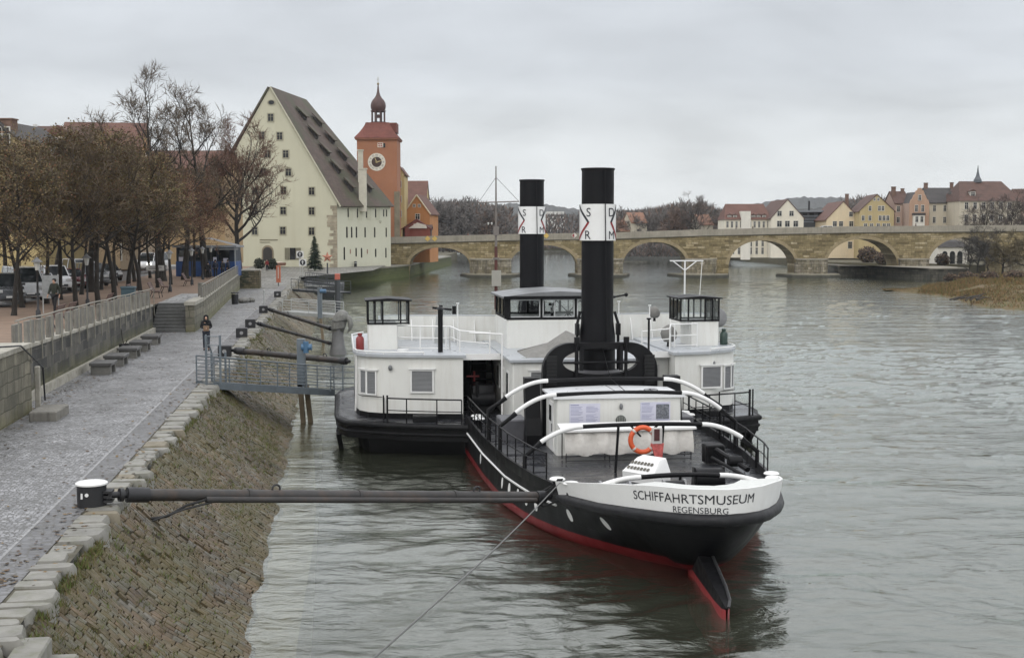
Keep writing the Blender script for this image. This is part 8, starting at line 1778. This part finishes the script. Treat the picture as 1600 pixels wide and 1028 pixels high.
# ================================================================== parked cars
TYRE = pm('tyre_black', (.012, .012, .012), .8); RIMS = pm('wheel_rim', (.35, .35, .36), .35, .1, 3, metal=.6); HLAMP = pm('headlamp', (.55, .56, .56), .2, .05, 3); TLAMP = pm('tail_lamp', (.30, .02, .02), .3)
LIT, nt, b = newmat('lit_headlamp'); b.inputs['Emission Color'].default_value = (1, .96, .88, 1); b.inputs['Emission Strength'].default_value = 9
def car(label, cat, loc, rz, col, kind='sedan', lit=False, group='cars parked beyond the promenade trees'):
    P = {'sedan': dict(L=4.5, W=1.78, H=1.46, hood=.92, belt=.93, wb=2.65, ws=(.98, 1.75), rs=(3.35, 4.2)), 'suv': dict(L=4.5, W=1.84, H=1.78, hood=1.08, belt=1.12, wb=2.65, ws=(1.05, 1.65), rs=(4.0, 4.42)), 'van': dict(L=5.0, W=1.95, H=2.05, hood=1.15, belt=1.2, wb=3.0, ws=(.65, 1.45), rs=(4.85, 4.97))}[kind]
    o = thing('parked_car', label, cat, loc, rz, group); Lh, W, H, bt, hd = P['L'], P['W']/2, P['H'], P['belt'], P['hood']; m = pm('car_paint_'+label[:14].replace(' ', '_'), col, .25, .05, 2, coat=.5)
    st = [(0, .30, .55, .80), (.08, .24, .72, .93), (.5, .22, hd-.06, 1), (P['ws'][0], .22, hd, 1), ((P['ws'][1]+P['rs'][0])/2, .22, bt, 1.0), (P['rs'][1], .22, bt, .99), (Lh-.12, .26, bt-.05, .96), (Lh, .34, bt-.18, .86)]
    mb = MB(); mb.loft([[Vector((-W*f*.93, y-Lh/2, zb)), Vector((-W*f, y-Lh/2, zb+.2)), Vector((-W*f, y-Lh/2, (zb+zt)/2+.12)), Vector((-W*f*.93, y-Lh/2, zt)), Vector((W*f*.93, y-Lh/2, zt)), Vector((W*f, y-Lh/2, (zb+zt)/2+.12)), Vector((W*f, y-Lh/2, zb+.2)), Vector((W*f*.93, y-Lh/2, zb))] for y, zb, zt, f in st], True, True)
    bo = mb.build('body', m, o, smooth=38); norm_fix(bo)
    ws0, ws1 = P['ws']; rs0, rs1 = P['rs']; wr = W*.76; wb_ = W*.92
    gh = [[Vector((-wb_, y0-Lh/2, bt-.03)), Vector((wb_, y0-Lh/2, bt-.03)), Vector((wr, y1-Lh/2, H)), Vector((-wr, y1-Lh/2, H))] for y0, y1 in ((ws0, ws1), (rs1, rs0))]
    mb = MB(); mb.loft([gh[0], gh[1]], True, True); go = mb.build('cabin_glass', DARKGLASS, o); norm_fix(go)
    mb = MB(); mb.cbox((0, (ws1+rs0)/2-Lh/2, H+.015), (wr*2+.06, rs0-ws1+.1, .05), .04)
    for sx_ in (-1, 1):
        for (a, b2) in ((ws0, ws1), (rs1, rs0), ((ws1+rs0)/2, (ws1+rs0)/2)): mb.tube([(sx_*wb_, a-Lh/2, bt-.03), (sx_*wr, b2-Lh/2, H)], .045, 6)
    mb.build('roof', m, o)
    for sx_ in (-1, 1):
        for y in ((Lh-P['wb'])/2-.05, (Lh+P['wb'])/2-.05):
            mb = MB(); mb.cyl((sx_*(W-.20), y-Lh/2, .32), (sx_*(W+.01), y-Lh/2, .32), .33, n=18); wo = mb.build('wheel', TYRE, o, smooth=40); mb = MB(); mb.cyl((sx_*(W+.0), y-Lh/2, .32), (sx_*(W+.03), y-Lh/2, .32), .21, n=14); mb.build('rim', RIMS, wo)
        mb = MB(); mb.cbox((sx_*W*.66, -Lh/2+.07, hd-.27), (.38, .14, .17), .02); mb.build('headlight', LIT if lit else HLAMP, o)
        mb = MB(); mb.cbox((sx_*W*.72, Lh/2-.05, bt-.22), (.28, .12, .2), .02); mb.build('tail_light', TLAMP, o)
        mb = MB(); mb.cbox((sx_*(W+.08), ws0+.35-Lh/2, bt+.05), (.18, .1, .13), .02); mb.build('mirror', m, o)
    mb = MB(); mb.box((0, -Lh/2-.0, .42), (1.1, .06, .16)); mb.build('grille', DSTL, o); mb = MB(); mb.box((0, -Lh/2-.035, .48), (.5, .02, .11)); mb.build('number_plate', WHITE2, o)
    return o
WHC = (.62, .63, .64)
def cg(u, v): p = G(u, v, 4.12); return p
for u, v, rz, c, k, cat, l in ((6, 474, .55, (.05, .055, .06), 'suv', 'car', 'dark grey off-roader with a white front at the left edge behind the trees'), (36, 468, .55, WHC, 'van', 'van', 'white van parked next to the dark off-roader'), (62, 461, .55, WHC, 'sedan', 'car', 'white car parked right of the white van'), (84, 453, .55, WHC, 'suv', 'car', 'white high car parked left of the maroon one'), (109, 450, .6, (.11, .012, .018), 'sedan', 'car', 'maroon car parked between the trunks'), (126, 444, .6, WHC, 'van', 'van', 'white van parked right of the maroon car'), (142, 446, .6, (.10, .105, .11), 'suv', 'car', 'grey car parked by the second lantern lamp'), (166, 438, .6, (.012, .012, .014), 'sedan', 'car', 'black car parked farthest right under the trees')):
    car(l, cat, cg(u, v), rz, c, k)
car('white van with glaring headlights coming through the trees left of the kiosk', 'van', cg(238, 424), -.12, WHC, 'van', True, 'vehicles moving beyond the promenade')
q = Vector((bx_(1302), BY+4.6, ztop(1302)-.15)); car('white car driving over the bridge in front of the cream house', 'car', q, pi/2, WHC, 'sedan', False, 'vehicles on the bridge')
# ================================================================== people
SKIN = pm('skin', (.45, .27, .19), .55, .08, 6); HAIRD = pm('hair_dark', (.012, .010, .009), .6); CLB = pm('cloth_black', (.010, .010, .012), .85, .2, 5); CLN = pm('cloth_navy', (.016, .02, .035), .85, .2, 5); CLG = pm('cloth_green', (.022, .026, .018), .85, .25, 5); CLJ = pm('cloth_jeans', (.030, .036, .05), .85, .2, 5); CLR = pm('cloth_red', (.16, .02, .02), .85, .2, 5); CLT = pm('cloth_tan', (.20, .13, .08), .8, .2, 5); SHOE = pm('shoe_dark', (.012, .011, .010), .6)
def skinned(name, mat, parent, nodes, edges, root=0, sub=1):
    me = bpy.data.meshes.new(name); me.from_pydata([n[0] for n in nodes], edges, []); o = bpy.data.objects.new(name, me); COL.objects.link(o); o.parent = parent; me.materials.append(mat)
    sk = o.modifiers.new('skin', 'SKIN'); sk.use_smooth_shade = True; lay = me.skin_vertices[0] if len(me.skin_vertices) else None
    if lay is None:
        bm = bmesh.new(); bm.from_mesh(me); bm.verts.layers.skin.verify(); bm.to_mesh(me); bm.free(); lay = me.skin_vertices[0]
    for i, n in enumerate(nodes):
        r = n[1] if hasattr(n[1], '__len__') else (n[1], n[1]); lay.data[i].radius = r; lay.data[i].use_root = (i == root)
    s = o.modifiers.new('sub', 'SUBSURF'); s.levels = sub; s.render_levels = sub; return o
def person(label, loc, rz, coat, legs, h=1.75, stride=.0, arms='down', hood=None, hair=HAIRD, group=None, lean=0.0, hands=True):
    """faces local -y"""
    k = h/1.75; o = thing('person', label, 'person', loc, rz, group); o.scale = (k,)*3
    sh_, hip = 1.42, .93
    J = {}
    J['pel'] = (0, 0, .97); J['ab'] = (0, -.01-lean*.3, 1.12); J['ch'] = (0, -.01-lean*.7, 1.30); J['nk'] = (0, -lean, 1.49); J['hd'] = (0, -.025-lean, 1.58); J['ht'] = (0, -.015-lean, 1.69)
    for sg, nm in ((-1, 'l'), (1, 'r')):
        st = stride*sg
        J['sh'+nm] = (sg*.175, -lean*.85, sh_); J['hip'+nm] = (sg*.095, 0, .90); J['kn'+nm] = (sg*.10, -st*.45-.02, .50); J['an'+nm] = (sg*.10, -st*.9+.03, .085+.05*max(0, -st)); J['to'+nm] = (sg*.115, -st*.9-.13, .045)
        if arms == 'down': J['el'+nm] = (sg*.235, .03+st*.35, 1.15); J['wr'+nm] = (sg*.235, -.06+st*.6, .92)
        else: J['el'+nm] = (sg*.25, .02, 1.16); J['wr'+nm] = (sg*.09, -.25, 1.13)
    RAD = {'pel': (.135, .10), 'ab': (.125, .095), 'ch': (.145, .105), 'nk': .055, 'hd': (.075, .09), 'ht': (.065, .08), 'sh': .062, 'el': .043, 'wr': .030, 'hip': .085, 'kn': .058, 'an': .042, 'to': .036}
    names = list(J); idx = {n: i for i, n in enumerate(names)}
    def rad(n, g=0): 
        r = RAD[n] if n in RAD else RAD[n[:-1]]; return tuple(x+g for x in r) if hasattr(r, '__len__') else r+g
    nodes = [(J[n], rad(n)) for n in names]; E_ = [('pel', 'ab'), ('ab', 'ch'), ('ch', 'nk'), ('nk', 'hd'), ('hd', 'ht')]
    for nm in 'lr': E_ += [('ch', 'sh'+nm), ('sh'+nm, 'el'+nm), ('el'+nm, 'wr'+nm), ('pel', 'hip'+nm), ('hip'+nm, 'kn'+nm), ('kn'+nm, 'an'+nm), ('an'+nm, 'to'+nm)]
    edges = [(idx[a], idx[b2]) for a, b2 in E_]
    if hands:
        for nm, sg in (('l', -1), ('r', 1)):
            wv = Vector(J['wr'+nm]); d = (wv-Vector(J['el'+nm])).normalized(); sd = Vector((0, -1, 0)) if arms == 'down' else Vector((0, 0, 1)); nodes.append((tuple(wv+d*.07), (.036, .018))); pi_ = len(nodes)-1; edges.append((idx['wr'+nm], pi_))
            for q, ln in ((-.030, .065), (-.010, .078), (.010, .074), (.030, .058)): nodes.append((tuple(wv+d*.10+sd*q), .0095)); edges.append((pi_, len(nodes)-1)); nodes.append((tuple(wv+d*(.10+ln*.6)+sd*q*1.1+Vector((-sg*.015, 0, 0))), .0085)); edges.append((len(nodes)-2, len(nodes)-1)); nodes.append((tuple(wv+d*(.10+ln)+sd*q*1.1+Vector((-sg*.032, 0, 0))), .0075)); edges.append((len(nodes)-2, len(nodes)-1))
            nodes.append((tuple(wv+d*.06+sd*.045), .011)); edges.append((pi_, len(nodes)-1)); nodes.append((tuple(wv+d*.10+sd*.058), .009)); edges.append((len(nodes)-2, len(nodes)-1))
    nodes.append(((0, J['hd'][1]-.10, 1.585), .014)); edges.append((idx['hd'], len(nodes)-1))
    skinned('body', SKIN, o, nodes, edges, idx['pel'])
    # coat
    cn = ['ab', 'ch', 'shl', 'shr', 'ell', 'elr', 'wrl', 'wrr', 'pel']; ci = {n: i for i, n in enumerate(cn)}
    nd = [(J[n] if not n.startswith('wr') else tuple(Vector(J['el'+n[-1]]).lerp(Vector(J[n]), .93)), rad(n, .028 if n[:2] in ('el', 'wr', 'sh') else .032)) for n in cn]; nd.append(((0, .0, .78), (.17, .14))); nd.append(((J['nk'][0], J['nk'][1], 1.46), .075))
    skinned('coat', coat, o, nd, [(ci['pel'], ci['ab']), (ci['ab'], ci['ch']), (ci['ch'], ci['shl']), (ci['ch'], ci['shr']), (ci['shl'], ci['ell']), (ci['shr'], ci['elr']), (ci['ell'], ci['wrl']), (ci['elr'], ci['wrr']), (ci['pel'], 9), (ci['ch'], 10)], ci['ab'])
    tn = ['pel', 'hipl', 'hipr', 'knl', 'knr', 'anl', 'anr']; ti = {n: i for i, n in enumerate(tn)}
    skinned('trousers', legs, o, [(J[n], rad(n, .02)) for n in tn], [(0, 1), (0, 2), (1, 3), (2, 4), (3, 5), (4, 6)], 0)
    for nm in 'lr':
        a, t_ = Vector(J['an'+nm]), Vector(J['to'+nm]); mb = MB(); mb.ball(tuple(a.lerp(t_, .55)-Vector((0, 0, .012))), (.052, .15, .048), 10, 6); mb.build('shoe', SHOE, o, smooth=180)
    c = Vector(J['hd'])+Vector((0, .012, .045)); mb = MB()
    if hood is not None:
        mb.loft([[Vector((c.x+r_*math.cos(2*pi*j/14), c.y+.015+r_*1.15*math.sin(2*pi*j/14)*(.45 if math.sin(2*pi*j/14) < -.3 and 0 < i_ < 4 else 1), c.z+z)) for j in range(14)] for i_, (r_, z) in enumerate(((.15, -.17), (.125, -.10), (.125, 0), (.12, .07), (.085, .125), (.02, .145)))], True, True); mb.build('hood', hood, o, smooth=180)
    else:
        mb.loft([[Vector((c.x+r_*math.cos(2*pi*j/14), c.y+.02+r_*1.12*math.sin(2*pi*j/14)*(.6 if math.sin(2*pi*j/14) < -.3 and i_ < 2 else 1), c.z+z)) for j in range(14)] for i_, (r_, z) in enumerate(((.082, -.045), (.098, .0), (.098, .05), (.07, .10), (.015, .12)))], True, True); mb.build('hair', hair, o, smooth=180)
    return o
pq = Q(-6.45, 66.0, QZ); person('person in a black hooded coat standing on the quay behind the gangway gate', pq, .25, CLB, CLJ, 1.8, .12, 'front', CLB)
hp = Matrix.Translation(pq) @ Matrix.Rotation(.25, 4, 'Z') @ Vector((0, -.32, 1.16)); o = thing('paper_bag', 'small tan bag held by the hooded person on the quay', 'bag', hp, .25); mb = MB(); mb.loft([[Vector((sx_*w2, sy_*.05, z)) for sx_, sy_ in ((-1, -1), (1, -1), (1, 1), (-1, 1))] for w2, z in ((.12, -.14), (.15, .02), (.14, .12))], True, True); mb.build('bag_body', CLT, o)
p = G(86, 490, 4.2); person('person in a dark green jacket walking along behind the parapet', (p.x, p.y, 4.2), -.3, CLG, CLB, 1.82, .22)
cr = 'people gathered by the blue kiosk'
for i, (u, v, D, c1, c2, h_, l) in enumerate(((325, 432, 124, CLB, CLB, 1.62, 'stooping person in black sitting low at the left of the group by the kiosk'), (337, 427, 127, CLN, CLB, 1.80, 'tall person in navy left of centre in the group by the kiosk'), (348.5, 427, 128, CLB, CLJ, 1.74, 'person in black standing in the middle of the group by the kiosk'), (357, 427, 130, CLN, CLJ, 1.74, 'person in navy at the right end of the group by the kiosk'))):
    person(l, (Hx(u, D), D, 3.95), pi+.4*i, c1, c2, h_, .05*i, 'down', None, HAIRD, cr, .05 if i else .2)
for u, v, z, c1, l in ((417.5, 415, 2.75, CLR, 'person in dark red standing before the granary gate'), (366, 414, 3.3, CLB, 'person in black on the square left of the granary gate'), (374, 412, 3.3, CLN, 'person in navy on the square beside the bush')):
    D = 185; person(l, (Hx(u, D), D, 2.85), .3, c1, CLB, 1.75, .1, 'down', None, HAIRD, 'people on the granary square')
bg = 'people crossing the bridge'; bp = None
for u, c1, l in ((773, CLB, 'person in black on the bridge left of the mast'), (783, CLN, 'person in navy on the bridge just left of the far funnel'), (731, CLR, 'person with a pale bag on the bridge above the first pier'), (856, CLB, 'person in black on the bridge right of the far funnel'), (1151, CLN, 'person on the bridge below the white wing of the long house'), (1177, CLB, 'person in black on the bridge before the long white house'), (1432, CLB, 'person on the bridge before the stepped gable house')):
    person(l, (bx_(u), BY+1.3, ztop(u)-.15), pi/2 if u % 2 else -pi/2, c1, CLB, 1.75, .2, 'down', None, HAIRD, bg, 0, False)
for u, l in ((616, 'person at the near end of the lower quay below the first arch'), (672, 'person standing on the lower quay seen through the first arch'), (680, 'second person standing on the lower quay seen through the first arch')):
    D = 255 if u < 650 else 275; person(l, (Hx(u, D), D, 2.3), .5, CLB, CLB, 1.75, .15, 'down', None, HAIRD, 'people on the lower quay', 0, False)
# slender lamps standing on the bridge
for i, (u, l) in enumerate(((762, 'thin dark lamp on the bridge left of the mast'), (767.5, 'thin dark lamp on the bridge next to the mast'), (864, 'thin dark lamp on the bridge right of the far funnel'))):
    o = pole('bridge_lamp', l, 'street lamp', (bx_(u), BY+DEP-.8, ztop(u)-.15), 3.2, IRON, .05); mb = MB(); mb.lathe([(.10, 3.2), (.2, 3.5), (.18, 3.6), (.03, 3.75)], (0, 0, 0), 8); mb.build('lantern', LANG, o)
# ================================================================== damp winter air
m = bpy.data.materials.new('haze_air'); m.use_nodes = True; nt = m.node_tree; nt.nodes.clear()
out = nt.nodes.new('ShaderNodeOutputMaterial'); pv_ = nt.nodes.new('ShaderNodeVolumePrincipled'); pv_.inputs['Color'].default_value = (.80, .85, .90, 1); pv_.inputs['Density'].default_value = .00011; pv_.inputs['Anisotropy'].default_value = .2
L(nt, pv_.outputs[0], out.inputs['Volume'])
mb = MB(); mb.box((0, 1615, 75), (5400, 3360, 157.4)); tag(mb.build('haze', m), 'thin pale winter haze over the river', kind='stuff')
